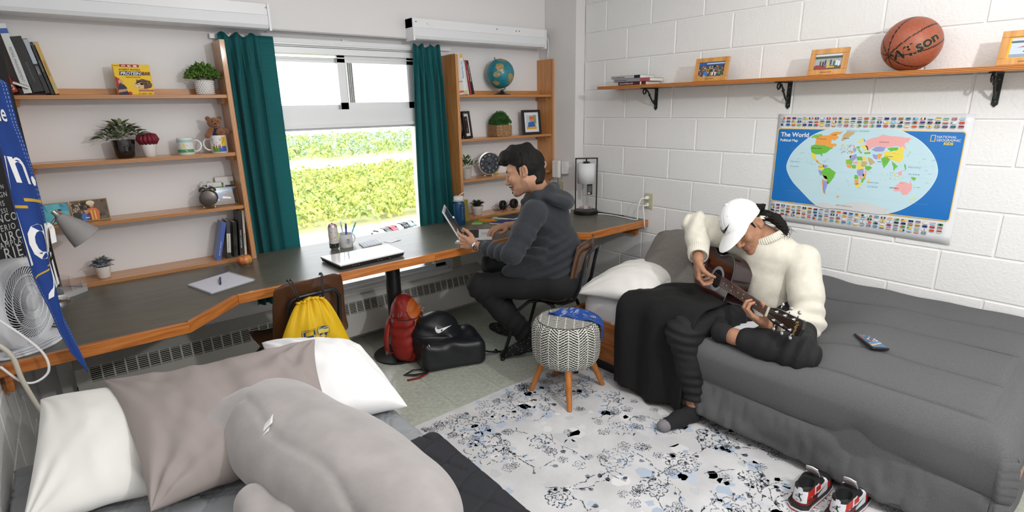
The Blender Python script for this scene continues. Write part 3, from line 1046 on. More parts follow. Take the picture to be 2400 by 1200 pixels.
#bed in the foreground
bed2=thing('bed','foreground bed by the left wall under a grey quilt','bed',(-3.0,1.2,0))
b=MB();b.bx(-2.545,-2.52,-.0,2.24,.085,.335,bev=.003);b.obj('side_board',M_bedwood,bed2,world=True)
b=MB();b.bx(-3.56,-3.535,-.0,2.24,.085,.335,bev=.003);b.obj('side_board',M_bedwood,bed2,world=True)
b=MB();b.bx(-3.56,-2.52,2.225,2.25,.085,.355,bev=.003);b.obj('end_board',M_bedwood,bed2,world=True)
for x in(-3.52,-2.57):
 b=MB();b.bx(x-.03,x+.03,2.16,2.22,.0,.32);b.obj('leg',M_bedwood,bed2,world=True)
 b=MB();b.bx(x-.03,x+.03,.0,.06,.0,.32);b.obj('leg',M_bedwood,bed2,world=True)
b=MB();b.bx(-3.53,-2.55,.0,2.2,.22,.44,bev=.03);b.obj('mattress',M_sheet,bed2,world=True)
def quilt(name,label,m,y0,y1,z0,hang,lines,seed,xw=-3.555,xe=-2.50,th=.014):
 na,nb=180,170
 A=np.linspace(0,(xe-xw)+hang,na);B=np.linspace(y0,y1,nb)
 aa,bb=np.meshgrid(A,B)
 x=xw+aa
 e=np.maximum(0,x-xe);r=.05
 t=np.minimum(e/r,PI/2)
 X=np.minimum(x,xe)+r*np.sin(t)
 Z=z0-r*(1-np.cos(t))-np.maximum(0,e-r*PI/2)
 st=np.zeros_like(aa)
 for(dx,dy,sp,ph)in lines:
  q=(aa*dx+bb*dy+ph)/sp
  q=np.abs(q-np.round(q))*sp
  st=st-np.exp(-(q/.004)**2)
 st=np.maximum(st,-1)
 dz=st*.006+vn2(aa*7,bb*7+seed,seed)*.012+vn2(aa*25,bb*22+seed,seed+1)*.004
 up=np.cos(t)
 X=X+dz*(1-up);Z=Z+dz*up
 o=grid_mesh(name,np.stack([X,bb,Z],-1),m)
 tag(o,label,'quilt');solidify(o,th,1)
 return o
dia=[(.5,.87,.11,0),(.5,.87,.11,.018),(.87,-.5,.12,.03),(.87,-.5,.12,.05)]
quilt('quilt','light grey quilt with stitched diamond lines on the foreground bed',mat('grey_quilt',(.265,.275,.29),.7,bump=.1,bscale=50),1.0,2.16,.475,.32,dia,5)
wavy=[(.9,.42,.085,0),(.35,-.94,.10,.02)]
quilt('coverlet','black quilted coverlet folded over the foot of the foreground bed',mat('navy_black_quilt',(.012,.013,.018),.75,bump=.1,bscale=60),-.1,1.42,.512,.36,wavy,9,-3.54,-2.485)
M_pt=mat('taupe_pillowcase',(.315,.272,.262),.75,bump=.10,bscale=14)
M_pl=mat('white_percale',(.86,.86,.87),.75,bump=.10,bscale=14)
M_pl2=mat('ivory_percale',(.80,.79,.765),.75,bump=.10,bscale=14)
pillow('pillow','ivory white pillow at the left end of the foreground bed by the wall',(0,0,0),(1,0,0),(0,1,0),.44,.72,.15,M_pl2,(-.01,-.02),.008,11,q4=((-3.455,2.225,.70),(-3.10,2.19,.64),(-3.515,1.70,.56),(-3.20,1.70,.53)))
pillow('pillow','bright white pillow standing behind the taupe one at the right bed edge',(0,0,0),(1,0,0),(0,1,0),.74,.46,.18,M_pl,(-.015,-.015),.011,14,q4=((-2.775,2.17,.715),(-2.425,2.06,.63),(-2.86,1.68,.575),(-2.43,1.64,.535)))
pillow('pillow','large taupe pillow propped up in the middle of the foreground bed',(0,0,0),(1,0,0),(0,1,0),.72,.56,.17,M_pt,(.02,-.02),.014,17,q4=((-3.285,2.18,.70),(-2.64,1.955,.735),(-3.245,1.57,.545),(-2.73,1.55,.56)))
M_plush=mat('grey_plush',(.325,.30,.298),.9,noise=.12,nscale=9,sheen=.5,bump=.06,bscale=160)
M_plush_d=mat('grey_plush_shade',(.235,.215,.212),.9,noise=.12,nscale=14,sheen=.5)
plush=thing('plush_cushion','big soft grey plush cushion with a side fin at the front of the bed','cushion',(-2.75,1.3,.5))
def lobe(P):
 Q=P.copy()
 d=sd_ell(Q,(-2.815,1.40,.590),(.185,.46,.135),np.array([[.97,.24,.0],[-.24,.97,.0],[0,0,1.0]]).T)
 d=smin(d,sd_ell(Q,(-2.875,1.68,.605),(.135,.20,.125)),.10)
 d=smin(d,sd_ell(Q,(-2.745,1.06,.585),(.115,.14,.11)),.08)
 q=np.abs((Q[...,0]+2.925)*.97+(Q[...,1]-1.45)*.16+.012*np.sin(Q[...,1]*14))
 d=d+.007*np.exp(-(q/.010)**2)
 d=d+.006*vnoise(P,16,5)+.003*vnoise(P*np.array([1,.4,1]),42,6)
 return d
sdf_obj('body',lobe,(-3.1,.8,.44),(-2.4,1.98,.80),.010,M_plush,plush,off=plush.location)
def fin(P):
 d=sd_cone(P,(-2.93,1.74,.625),(-3.085,1.765,.605),.100,.075)
 d=smin(d,sd_cone(P,(-2.93,1.66,.58),(-3.08,1.70,.57),.08,.055),.05)
 d=smax(d,-(P[...,0]+3.125+.10*(P[...,1]-1.7)),.02)
 return d+.004*vnoise(P,22,8)
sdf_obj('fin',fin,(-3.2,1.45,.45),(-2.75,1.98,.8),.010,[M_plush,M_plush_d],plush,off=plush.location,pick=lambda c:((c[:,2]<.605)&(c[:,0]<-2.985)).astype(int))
def foot(P):
 return smin(sd_ell(P,(-3.025,1.375,.560),(.055,.085,.055)),sd_ell(P,(-2.97,1.28,.555),(.06,.08,.05)),.04)+.003*vnoise(P,30,2)
sdf_obj('foot',foot,(-3.14,1.15,.47),(-2.84,1.52,.68),.009,M_plush,plush,off=plush.location)
b=MB()
b.smooth=True
b.grid(lambda u,v:(-2.945+.034*u-.020*v,1.560-.010*u-.055*v,.690+.030*u+.006*math.sin(v*3)),5,6)
b.grid(lambda u,v:(-2.956+.03*u-.020*v,1.540-.010*u-.045*v,.684+.022*u),5,6)
o=b.obj('care_label',mat('label_white',(.8,.8,.79),.7),plush,world=True);solidify(o,.0008)
#people
def surfnet_sparse(fn,lo,hi,h,B=8,margin=1.7):
 0
 lo=np.array(lo,np.float32);hi=np.array(hi,np.float32)
 nb=np.maximum(np.ceil((hi-lo)/(h*B)).astype(int),1)
 n=nb*B+1
 ctr=[lo[i]+h*B*(np.arange(nb[i])+.5)for i in range(3)]
 G=np.stack(np.meshgrid(*ctr,indexing='ij'),-1).astype(np.float32)
 D=fn(G)
 rad=h*B*.87*margin
 F=np.where(np.repeat(np.repeat(np.repeat(D,B,0),B,1),B,2)<0,-1.0,1.0).astype(np.float32)
 F=np.pad(F,((0,1),(0,1),(0,1)),mode='edge')
 act=np.argwhere(np.abs(D)<rad)
 k=np.arange(B+1)
 off=np.stack(np.meshgrid(k,k,k,indexing='ij'),-1).reshape(-1,3)
 CH=600
 for i in range(0,len(act),CH):
  idx=(act[i:i+CH,None,:]*B+off[None]).reshape(-1,3)
  v=fn((lo+idx*h).astype(np.float32))
  F[idx[:,0],idx[:,1],idx[:,2]]=v
 return _nets(F,lo,h)
def _nets(F,lo,h):
 n=np.array(F.shape);S=F<0;m=n-1
 cor=[(i,j,k)for i in(0,1)for j in(0,1)for k in(0,1)]
 cnt=np.zeros(m,np.int8)
 for c in cor:cnt+=S[c[0]:c[0]+m[0],c[1]:c[1]+m[1],c[2]:c[2]+m[2]]
 act=(cnt>0)&(cnt<8)
 I=np.argwhere(act)
 ids=-np.ones(m,np.int32);ids[act]=np.arange(len(I))
 acc=np.zeros((len(I),3),np.float32);w=np.zeros(len(I),np.float32)
 for a in range(3):
  for c in cor:
   if c[a]:continue
   c2=list(c);c2[a]=1
   f0=F[I[:,0]+c[0],I[:,1]+c[1],I[:,2]+c[2]]
   f1=F[I[:,0]+c2[0],I[:,1]+c2[1],I[:,2]+c2[2]]
   x=(f0<0)!=(f1<0)
   t=np.where(x,f0/np.where(x,f0-f1,1),0)
   p=np.array(c,np.float32)[None].repeat(len(I),0);p[:,a]=t
   acc[x]+=p[x];w+=x
 V=lo+(I+acc/np.maximum(w,1)[:,None])*h
 Q=[]
 for a in range(3):
  b,c=(a+1)%3,(a+2)%3
  s0=[slice(None)]*3;s1=[slice(None)]*3
  s0[a]=slice(0,n[a]-1);s1[a]=slice(1,n[a])
  A,Bm=S[tuple(s0)],S[tuple(s1)]
  E=np.argwhere(A!=Bm)
  E=E[(E[:,b]>0)&(E[:,c]>0)&(E[:,b]<n[b]-1)&(E[:,c]<n[c]-1)]
  fl=A[E[:,0],E[:,1],E[:,2]]
  def cell(db,dc):
   e=E.copy();e[:,b]+=db;e[:,c]+=dc
   return ids[e[:,0],e[:,1],e[:,2]]
  q=np.stack([cell(-1,-1),cell(0,-1),cell(0,0),cell(-1,0)],1)
  q[~fl]=q[~fl][:,::-1]
  Q.append(q)
 return V.astype(np.float32),np.concatenate(Q)
def sparse_obj(name,fn,lo,hi,h,m,parent=None,pick=None,off=None):
 V,Q=surfnet_sparse(fn,lo,hi,h)
 slots=pick(V[Q].mean(1))if pick is not None else None
 if off is not None:V=V-np.array(off,np.float32)
 me=bpy.data.meshes.new(name)
 me.vertices.add(len(V));me.vertices.foreach_set('co',V.ravel())
 me.loops.add(Q.size);me.loops.foreach_set('vertex_index',Q.ravel().astype(np.int32))
 me.polygons.add(len(Q));me.polygons.foreach_set('loop_start',np.arange(0,Q.size,4,dtype=np.int32))
 if slots is not None:me.polygons.foreach_set('material_index',slots.astype(np.int32))
 me.update(calc_edges=True)
 return link(name,me,m,parent,True)
def chain(P,pts,rs,k=.02):
 d=None
 for a,b,ra,rb in zip(pts[:-1],pts[1:],rs[:-1],rs[1:]):
  c=sd_cone(P,a,b,ra,rb)
  d=c if d is None else smin(d,c,k)
 return d
def unit(v):
 v=np.array(v,float);return v/np.linalg.norm(v)
def head_sdf(P,O,F,L,U,s=1.0,ears=True):
 0
 M=np.stack([F,L,U],1).astype(np.float32)
 q=((P-np.array(O,np.float32))@M)/s
 qa=q.copy();qa[...,1]=np.abs(q[...,1])
 d=sd_ell(q,(-.008,0,.030),(.098,.076,.088))
 d=smin(d,sd_ell(q,(.025,0,-.035),(.068,.062,.078)),.03)
 d=smin(d,sd_cone(qa,(.005,.052,-.055),(.065,.020,-.102),.020,.016),.025)
 d=smin(d,sd_ell(q,(.078,0,-.104),(.017,.020,.016)),.018)
 d=smin(d,sd_cone(qa,(.083,.012,.024),(.070,.045,.020),.012,.012),.016)
 d=smin(d,sd_ell(qa,(.068,.040,-.028),(.020,.020,.018)),.02)
 d=smax(d,-sd_ell(qa,(.099,.031,.002),(.020,.018,.011)),.012)
 d=smin(d,sd_cone(q,(.088,0,.012),(.112,0,-.034),.0085,.0115),.010)
 d=smin(d,sd_ell(qa,(.101,.0125,-.040),(.011,.0075,.008)),.006)
 d=smin(d,sd_ell(qa,(.079,.031,.001),(.0125,.0145,.0105)),.004)
 d=smin(d,sd_ell(q,(.088,0,-.0685),(.0125,.023,.0055)),.005)
 d=smin(d,sd_ell(q,(.0865,0,-.0785),(.0125,.019,.0065)),.005)
 d=smax(d,-sd_cone(qa,(.1015,.0,-.0735),(.088,.026,-.0745),.0016,.0014),.003)
 if ears:
  Re=np.array([[.88,-.47,.0],[.47,.88,0],[0,0,1]],np.float32).T
  e=sd_ell(qa,(-.014,.081,-.008),(.019,.0075,.032),Re)
  e=smax(e,-sd_ell(qa,(-.007,.0885,-.004),(.0105,.007,.019),Re),.004)
  e=smin(e,sd_ell(qa,(-.002,.078,-.032),(.008,.006,.010)),.006)
  d=smin(d,e,.006)
 return d*s
def hand_sdf(P,W,d,n,t,fingers,thumb,s=1.0,palm=None):
 0
 d,n,t=unit(d),unit(n),unit(t)
 loc=lambda a,b,c:np.array(W)+s*(d*a+t*b+n*c)
 K=[(.092,.032),(.096,.010),(.091,-.012),(.082,-.032)]
 LEN=[(.042,.026,.021),(.046,.029,.022),(.043,.027,.021),(.034,.021,.018)]
 RAD=[(.0098,.0088,.0080,.0066),(.0100,.0090,.0082,.0068),(.0096,.0086,.0078,.0064),(.0084,.0076,.0068,.0058)]
 D=sd_cone(P,loc(0,.004,0),loc(.045,.016,.002),.023*s,.020*s)
 D=smin(D,sd_cone(P,loc(0,-.004,0),loc(.045,-.018,.002),.022*s,.018*s),.012)
 for(a,b)in K:
  D=smin(D,sd_cone(P,loc(.030,b*.6,.002),loc(a,b,0),.0155*s,.0108*s),.008)
 tips=[]
 for i,ang in enumerate(fingers):
  fl=np.cumsum(np.radians(ang[:3]));sp=math.radians(ang[3])if len(ang)>3 else 0
  p=loc(K[i][0],K[i][1],0);pts=[p]
  dd=d*math.cos(sp)+t*math.sin(sp)
  for L_,a in zip(LEN[i],fl):
   p=p+s*L_*(dd*math.cos(a)+n*math.sin(a));pts.append(p)
  tips.append(pts)
  D=smin(D,chain(P,pts,[r*s for r in RAD[i]],.003),.005)
 th=[loc(*q)for q in thumb]
 D=smin(D,chain(P,th,[.016*s,.0125*s,.0108*s,.0085*s][:len(th)],.004),.009)
 return D,tips,th
M_skin=mat('brown_skin',(.40,.205,.125),.5,noise=.06,nscale=60,spec=.35,sss=.06)
M_skin2=mat('warm_skin',(.47,.255,.165),.5,noise=.06,nscale=60,spec=.35,sss=.06)
M_lip=mat('lip',(.33,.13,.10),.45)
M_stub=mat('stubble',(.34,.185,.118),.6,noise=.28,nscale=300)
M_brow=mat('black_hair',(.007,.0055,.005),.6,noise=.3,nscale=120,spec=.25,bump=.5,bscale=140,stretch=(3,3,.8))
M_lash=mat('lash_line',(.04,.02,.015),.6)
M_nail=mat('finger_nail',(.58,.36,.29),.3)
def face_pick(O,F,L,U,s,stubble=True,must=True):
 0
 M=np.stack([F,L,U],1)
 def pick(c):
  q=((c-np.array(O))@M)/s
  f,l,u=q[:,0],np.abs(q[:,1]),q[:,2]
  o=np.zeros(len(c),int)
  if stubble:
   z=(u<-.052)&(u>-.135)&(f>-.005)&(np.hypot(f-.09,q[:,1])>.018)&(l<.075)&(f<.125)
   z|=(u<-.02)&(u>-.09)&(f>.008)&(f<.024)&(l>.05)
   z&=~((u>-.085)&(f>.03)&(f<.075))
   o[z]=4
  o[(f>.080)&(l<.024)&(u<-.064)&(u>-.0855)&(f<.112)]=1
  if must:o[(f>.082)&(l<.026)&(u<-.0545)&(u>-.0635)&(f<.112)]=2
  o[(f>.062)&(l>.010)&(l<.050)&(np.abs(u-.0245+.10*np.abs(l-.032))<.0042)&(f<.115)]=2
  o[(f>.065)&(l>.018)&(l<.045)&(np.abs(u+.0045+8*(l-.031)**2)<.0018)&(f<.105)]=3
  return o
 return pick
#guitar frame (used by the player's hands too)
G_o=np.array((-.95,1.039,.669));G_a=unit((.547,.837,.003))
G_w=np.array((.21,-.14,.968));G_w=unit(G_w-G_a*(G_w@G_a));G_n=-np.cross(G_a,G_w)
def gp(a,w,n):return G_o+G_a*a+G_w*w+G_n*n
#the guitarist
gu=thing('person','person in white cap and cream sweater sitting on the bed playing a guitar','person',(-.5,1.17,.5))
gO=np.array((-.635,1.347,.959))
gF=unit((-.842,-.045,-.525));gU=np.array((-.47,.50,.728));gU=unit(gU-gF*(gU@gF));gL=np.cross(gU,gF)
g_shL,g_shR=np.array((-.525,1.095,.815)),np.array((-.56,1.41,.875))
g_elL,g_elR=np.array((-.635,1.005,.54)),np.array((-.62,1.625,.92))
g_nk=np.array((-.56,1.245,.895))
Kc=gp(.075,-.048,.034)
lw_d=unit(-(np.array((.49,-.61,-.59))*.9-G_n*.25))
g_wrL=Kc-lw_d*.095
lw_t=unit(-G_a-lw_d*(-G_a@lw_d));lw_n=unit(np.cross(lw_d,lw_t))
if lw_n@G_w<0:pass
lw_n=unit(-G_n*.75+G_w*.65);lw_n=unit(lw_n-lw_d*(lw_n@lw_d));lw_t=unit(-G_a-lw_d*(-G_a@lw_d));lw_t=unit(lw_t-lw_n*(lw_t@lw_n))
g_wrR=np.array((-.83,1.475,.795))
rw_d=unit((-.02,-.02,-1.0));rw_n=unit((.70,-.66,.0));rw_n=unit(rw_n-rw_d*(rw_n@rw_d));rw_t=unit(np.cross(rw_d,rw_n))
if rw_t[1]>0 and False:rw_t=-rw_t
rt=np.array((.66,.70,.1));rw_t=rw_t if(rw_t@np.array((-.72,-.68,0)))>0 else-rw_t
g_hipL,g_hipR=np.array((-.50,1.13,.505)),np.array((-.50,1.33,.505))
g_knL,g_knR=np.array((-.90,.905,.495)),np.array((-1.02,1.41,.465))
g_anL,g_anR=np.array((-.955,1.18,.505)),np.array((-1.00,1.335,.085))
LF=[(18,62,48,4),(20,60,50,0),(22,60,48,-3),(25,58,45,-8)]
RF=[(38,55,30,2),(48,55,30,0),(58,50,30,-2),(66,45,30,-6)]
LT=[(.02,.022,.006),(.045,.046,.030),(.070,.048,.060),(.096,.044,.074)]
RT=[(.018,.022,.004),(.048,.044,.020),(.070,.046,.050),(.082,.042,.078)]
def g_body(P):
 d=head_sdf(P,gO,gF,gL,gU,1.0)
 d=smin(d,sd_cone(P,gO-gF*.035-gU*.06,g_nk,.055,.062),.02)
 d=smin(d,chain(P,[g_nk-(0,0,.06),(-.53,1.24,.79),(-.50,1.23,.66),(-.47,1.23,.53)],[.075,.11,.115,.12],.05),.04)
 d=smin(d,sd_cone(P,g_shL,g_shR,.062,.062),.04)
 d=smin(d,chain(P,[g_shL,g_elL,g_wrL],[.052,.040,.026],.01),.02)
 d=smin(d,chain(P,[g_shR,g_elR,g_wrR],[.052,.040,.026],.01),.02)
 d=smin(d,chain(P,[g_hipL,g_knL,g_anL],[.085,.055,.036],.02),.04)
 d=smin(d,chain(P,[g_hipR,g_knR,g_anR],[.085,.055,.036],.02),.04)
 hL,_,_=hand_sdf(P,g_wrL,lw_d,lw_n,lw_t,LF,LT,.97)
 hR,_,_=hand_sdf(P,g_wrR,rw_d,rw_n,rw_t,RF,RT,.97)
 d=smin(d,hL,.008);d=smin(d,hR,.008)
 d=smin(d,chain(P,[g_anR,(-1.02,1.335,.045),(-1.19,1.37,.03)],[.034,.036,.024],.01),.02)
 d=smin(d,chain(P,[g_anL,(-.94,1.23,.495),(-.80,1.34,.48)],[.034,.036,.024],.01),.02)
 return d
sparse_obj('body',g_body,(-1.26,.72,.0),(-.34,1.76,1.12),.0034,[M_skin,M_lip,M_brow,M_lash,M_stub],gu,face_pick(gO,gF,gL,gU,1.0,False,False),gu.location)
M_knit=mat('cream_wool',(.72,.69,.60),.95,noise=.06,nscale=30,bump=.3,bscale=420,sheen=.3)
def g_sweater(P):
 d=chain(P,[g_nk+np.array((.0,0,-.035)),(-.525,1.265,.79),(-.50,1.255,.66),(-.47,1.235,.53)],[.092,.125,.135,.150],.06)
 d=smin(d,sd_cone(P,g_shL+(0,0,-.01),g_shR+(0,0,-.01),.078,.078),.06)
 cuffL=g_wrL+(g_elL-g_wrL)*.20;cuffR=g_wrR+(g_elR-g_wrR)*.12
 aL=chain(P,[g_shL,(g_shL+g_elL)/2+np.array((.0,-.012,0)),g_elL+np.array((.01,-.012,0)),cuffL],[.080,.078,.074,.050],.02)
 aR=chain(P,[g_shR,(g_shR+g_elR)/2,g_elR,cuffR],[.085,.078,.072,.050],.02)
 d=smin(d,aL,.008);d=smin(d,aR,.03)
 for w,e in((g_wrL,g_elL),(g_wrR,g_elR)):
  c=w+(e-w)*(.14 if w is g_wrR else .22);nn=unit(w-e)
  near=np.sqrt(((P-c)**2).sum(-1))<.085
  d=np.where(near,smax(d,((P-c.astype(np.float32))@nn.astype(np.float32)),.006),d)
 nn=unit(gO-gU*.10-gF*.03-(-.53,1.245,.79))
 nc=g_nk+nn*.034
 d=smin(d,np.abs(sd_cone(P,g_nk-nn*.05,g_nk+nn*.06,.080,.072))-.0085,.012)
 near=np.sqrt(((P-nc)**2).sum(-1))<.105
 d=np.where(near,smax(d,((P-nc.astype(np.float32))@nn.astype(np.float32)),.006),d)
 d=smax(d,.475-P[...,2],.01)
 for e,ax,amp in((g_elL,g_shL-g_elL,.010),(g_elR,g_shR-g_elR,.011)):
  q=P-np.array(e,np.float32);r=np.sqrt((q*q).sum(-1))
  d=d+amp*np.exp(-(r/.11)**2)*np.sin((q@unit(ax).astype(np.float32))*105+22*(q@np.array((.5,.6,-.6),np.float32)))
 d=d+.007*vnoise(P*np.array([1,1,1.3],np.float32),17,3)+.0015*vnoise(P,50,4)
 return d
gsw=sparse_obj('sweater',g_sweater,(-.99,.78,.44),(-.28,1.74,1.03),.0042,M_knit,gu,off=gu.location)
def rib_band(name,c,ax,r,hgt,n,parent,off,lean=.0,flat=1.0,th=.007):
 0
 ax=unit(ax);u=unit(np.cross(ax,(.2,.9,.3)));v=np.cross(ax,u)
 b=MB();b.smooth=True
 def fn(s,t):
  k=1+.020*math.sin(2*PI*s*n)+lean*(t-.5)+.05*math.sin(PI*t)
  return tuple(np.array(c)+ax*((t-.5)*hgt)+(u*math.cos(2*PI*s)+v*flat*math.sin(2*PI*s))*r*k)
 b.grid(fn,n*6,7,closed_u=True)
 o=link(name,b.mesh(name,off),M_knit,parent,True);solidify(o,th,0);return o
_nn=unit(gO-gU*.10-gF*.03-(-.53,1.245,.79))
rib_band('collar',g_nk+_nn*.026,_nn,.084,.034,52,gsw,gu.location,-.12)
for w,e,f_ in((g_wrL,g_elL,.30),(g_wrR,g_elR,.20)):
 rib_band('cuff',w+(e-w)*f_,unit(e-w),.0475,.062,34,gsw,gu.location,.05,1.0,.005)
M_jean=mat('black_denim',(.0085,.0088,.0105),.8,noise=.3,nscale=220,bump=.15,bscale=260)
def g_jeans(P):
 d=chain(P,[(-.45,1.13,.52),(-.45,1.32,.52)],[.125,.125],.04)
 kL,aL=g_knL,g_anL
 d=smin(d,chain(P,[g_hipL+(0,0,0),(g_hipL+kL)/2,kL,(kL*.5+aL*.5),kL*.22+aL*.78],[.10,.088,.080,.070,.058],.03),.04)
 hem=g_anR+np.array((.0,.0,.05))
 d=smin(d,chain(P,[g_hipR,(g_hipR+g_knR)/2,g_knR,(g_knR+hem)/2,hem],[.095,.084,.080,.066,.058],.03),.03)
 near=np.sqrt(((P-hem.astype(np.float32))**2).sum(-1))<.10
 d=np.where(near,smax(d,hem[2]-P[...,2]-.004,.004),d)
 d=smax(d,P[...,2]-.62,.01)
 for e,ax,amp in((g_knR,(0,0,1),.007),(kL,(-.3,1,0),.008),(hem+np.array((0,0,.06)),(0,.2,1),.006),(g_hipR+np.array((-.14,.0,0)),(1,.3,.2),.007)):
  q=P-np.array(e,np.float32);r=np.sqrt((q*q).sum(-1))
  d=d+amp*np.exp(-(r/.12)**2)*np.sin((q@unit(ax).astype(np.float32))*120+25*(q@np.array((.6,-.5,.6),np.float32)))
 return d+.004*vnoise(P,34,9)
sparse_obj('jeans',g_jeans,(-1.16,.76,.10),(-.28,1.54,.74),.0045,M_jean,gu,off=gu.location)
M_sock=mat('black_sock',(.016,.016,.018),.95,noise=.2,nscale=300)
M_sockg=mat('grey_sock_toe',(.21,.20,.22),.95,noise=.35,nscale=420)
def g_sock1(P):
 d=chain(P,[(-1.00,1.335,.098),(-1.01,1.334,.048),(-1.10,1.352,.040),(-1.20,1.373,.034)],[.041,.043,.041,.030],.02)
 d=smax(d,P[...,2]-.102-.12*(P[...,0]+1.0),.004)
 return smax(d,.0095-P[...,2],.006)+.0012*vnoise(P,90,3)
def toe_pick(c):return(((c[:,0]<-1.19)|((c[:,0]>-.982)&(c[:,2]<.062)))).astype(int)
o=sparse_obj('sock',g_sock1,(-1.28,1.26,.0),(-.93,1.44,.13),.0032,[M_sock,M_sockg],gu,toe_pick,gu.location)
o['label']='black ankle sock with grey toe and heel'
def g_sock2(P):
 return chain(P,[(-.952,1.225,.505),(-.94,1.255,.495),(-.86,1.31,.485),(-.79,1.35,.48)],[.043,.044,.041,.030],.02)+.001*vnoise(P,90,3)
sparse_obj('sock',g_sock2,(-1.03,1.15,.41),(-.73,1.41,.58),.0036,[M_sock],gu,None,gu.location)
M_cap=mat('white_cap',(.86,.865,.875),.75,bump=.06,bscale=300)
def cap_local(P):return(P-gO.astype(np.float32))@np.stack([gF,gL,gU],1).astype(np.float32)
def g_cap(P):
 q=cap_local(P)
 d=sd_ell(q,(-.008,0,.030),(.120,.096,.120))
 d=smax(d,-sd_ell(q,(-.008,0,.030),(.110,.086,.110)),.004)
 d=smax(d,(.026+.10*np.minimum(0,q[...,0])-q[...,2]),.004)
 d=smax(d,-sd_ell(q,(-.125,0,.040),(.04,.036,.034)),.004)
 an=np.arctan2(q[...,1],q[...,0]+.01);w=np.abs(((an/(PI/3))+.0)-np.round(an/(PI/3)))*.1
 d=d+.0016*np.exp(-(w/.003)**2)
 d=smin(d,sd_ell(q,(-.008,0,.151),(.0075,.0075,.005)),.003)
 r=np.hypot((q[...,0]-.060)/.150,q[...,1]/.086)
 zc=.050-4.0*q[...,1]**2-.22*(q[...,0]-.09)-1.2*np.maximum(q[...,0]-.12,0)**2
 p=smax(np.abs(q[...,2]-zc)-.0028,(r-1)*.085,.003)
 p=smax(p,.045-q[...,0],.003)
 p=smax(p,-sd_ell(q,(-.008,0,.030),(.109,.085,.14)),.002)
 return smin(d,p,.004)
e=.24
cap=sparse_obj('cap',g_cap,gO-e,gO+e,.0030,M_cap,gu,None,gu.location)
def cap_pt(an,el,k=1.012):
 0
 c=np.array((-.008,0,.030))+np.array((.120*math.cos(el)*math.cos(an),.096*math.cos(el)*math.sin(an),.120*math.sin(el)))*k
 return gO+gF*c[0]+gL*c[1]+gU*c[2]
sw=[(.0,.30),(.10,.02),(.24,.0),(.42,.10),(1.0,.52),(.40,.28),(.26,.24),(.20,.30),(.17,.42)]
def swoosh_pts(fn,n=14):
 0
 lo=[(.0,.33),(.03,.16),(.10,.05),(.20,.01),(.32,.05),(.55,.20),(.78,.36),(1.0,.52)]
 up=[(1.0,.52),(.70,.40),(.48,.31),(.34,.27),(.24,.27),(.18,.32),(.165,.42),(.19,.56),(.10,.46),(.03,.42)]
 return lo,up
def swoosh_mesh(name,fn,m,parent,off=None):
 0
 lo=[(.0,.36),(.02,.20),(.08,.08),(.17,.02),(.28,.04),(.45,.14),(.65,.27),(.85,.41),(1.0,.52)]
 up=[(.09,.55),(.075,.42),(.10,.33),(.17,.28),(.27,.27),(.44,.315),(.65,.385),(.85,.455),(1.0,.521)]
 b=MB()
 vs=[fn(*p)for p in lo]+[fn(*p)for p in up]
 n=len(lo)
 b.add(vs,[(i,i+1,n+i+1,n+i)for i in range(n-1)])
 me=b.mesh(name,off);return link(name,me,m,parent)
o=swoosh_mesh('emblem',lambda x,y:tuple(cap_pt(-.42+x*.80,.22+y*.60,1.012)),M_black,cap,gu.location)
solidify(o,.001,0)
for an in(.5,-.5,1.6,2.5):
 c=cap_pt(an,.85,1.0);b=MB();b.smooth=True;b.ball(Vector(c)-Vector(gu.location),.0035,8,6);b.obj('eyelet',M_cap,cap)
def g_hair(P):
 q=cap_local(P)
 d=sd_ell(q,(-.024,0,.004),(.094,.0795,.088))
 d=smax(d,q[...,0]-.028+.35*(q[...,2]-.0),.006)
 ear=sd_ell(np.stack([q[...,0],np.abs(q[...,1]),q[...,2]],-1),(.004,.078,-.012),(.030,.03,.036))
 d=smax(d,-ear,.006)
 qa=np.stack([q[...,0],np.abs(q[...,1]),q[...,2]],-1)
 d=smin(d,sd_cone(qa,(.022,.0725,.030),(.019,.0715,-.012),.008,.0035),.006)
 t=chain(P,PONY,[.016,.022,.025,.022,.015,.006],.012)
 t=smin(t,chain(P,BUN,[.014,.015,.010],.01),.012)
 t=t+.0016*np.sin(P[...,0]*330+P[...,2]*420+60*P[...,1])+.007*vnoise(P,45,4)
 return smin(d,t,.010)+.0006*np.sin(q[...,2]*500+q[...,1]*200+q[...,0]*350)
_b=gO-gF*.105+gU*.035
PONY=[_b,(-.585,1.265,1.022),(-.575,1.225,1.008),(-.575,1.195,.985),(-.575,1.176,.960),(-.575,1.165,.940)]
BUN=[_b+gU*.015,(-.60,1.285,1.068),(-.60,1.275,1.078)]
gh=sparse_obj('hair',g_hair,gO-.27,gO+.27,.0030,M_brow,gu,None,gu.location)
b=MB();rr=random.Random(5)
for k in range(40):
 p=np.array(PONY[1+k%4])+np.array([rr.gauss(0,.012)for _ in range(3)])
 pts=[p];v=np.array((rr.gauss(0,.4),-.9,rr.gauss(.1,.5)))
 for j in range(5):
  v=unit(v+np.array((0,0,-.35))+np.array([rr.gauss(0,.25)for _ in range(3)]));p=p+v*.011;pts.append(p)
 b.tube(pts,[.0012,.0011,.001,.0009,.0007,.0003],4)
link('strand',b.mesh('strand',gu.location),M_brow,gh)
gh.children[0]['kind']='stuff'
def band(name,c,ax,r,w,m,parent,off,n=28,flat=.8,th=.003):
 ax=unit(ax);u=unit(np.cross(ax,(.3,.2,1)));v=np.cross(ax,u)
 b=MB();b.smooth=True
 b.grid(lambda s,t:tuple(np.array(c)+ax*(t-.5)*w+u*r*math.cos(2*PI*s)+v*r*flat*math.sin(2*PI*s)),n,3,closed_u=True)
 o=link(name,b.mesh(name,off),m,parent,True);solidify(o,th,1);return o
fa=unit(g_elL-g_wrL)
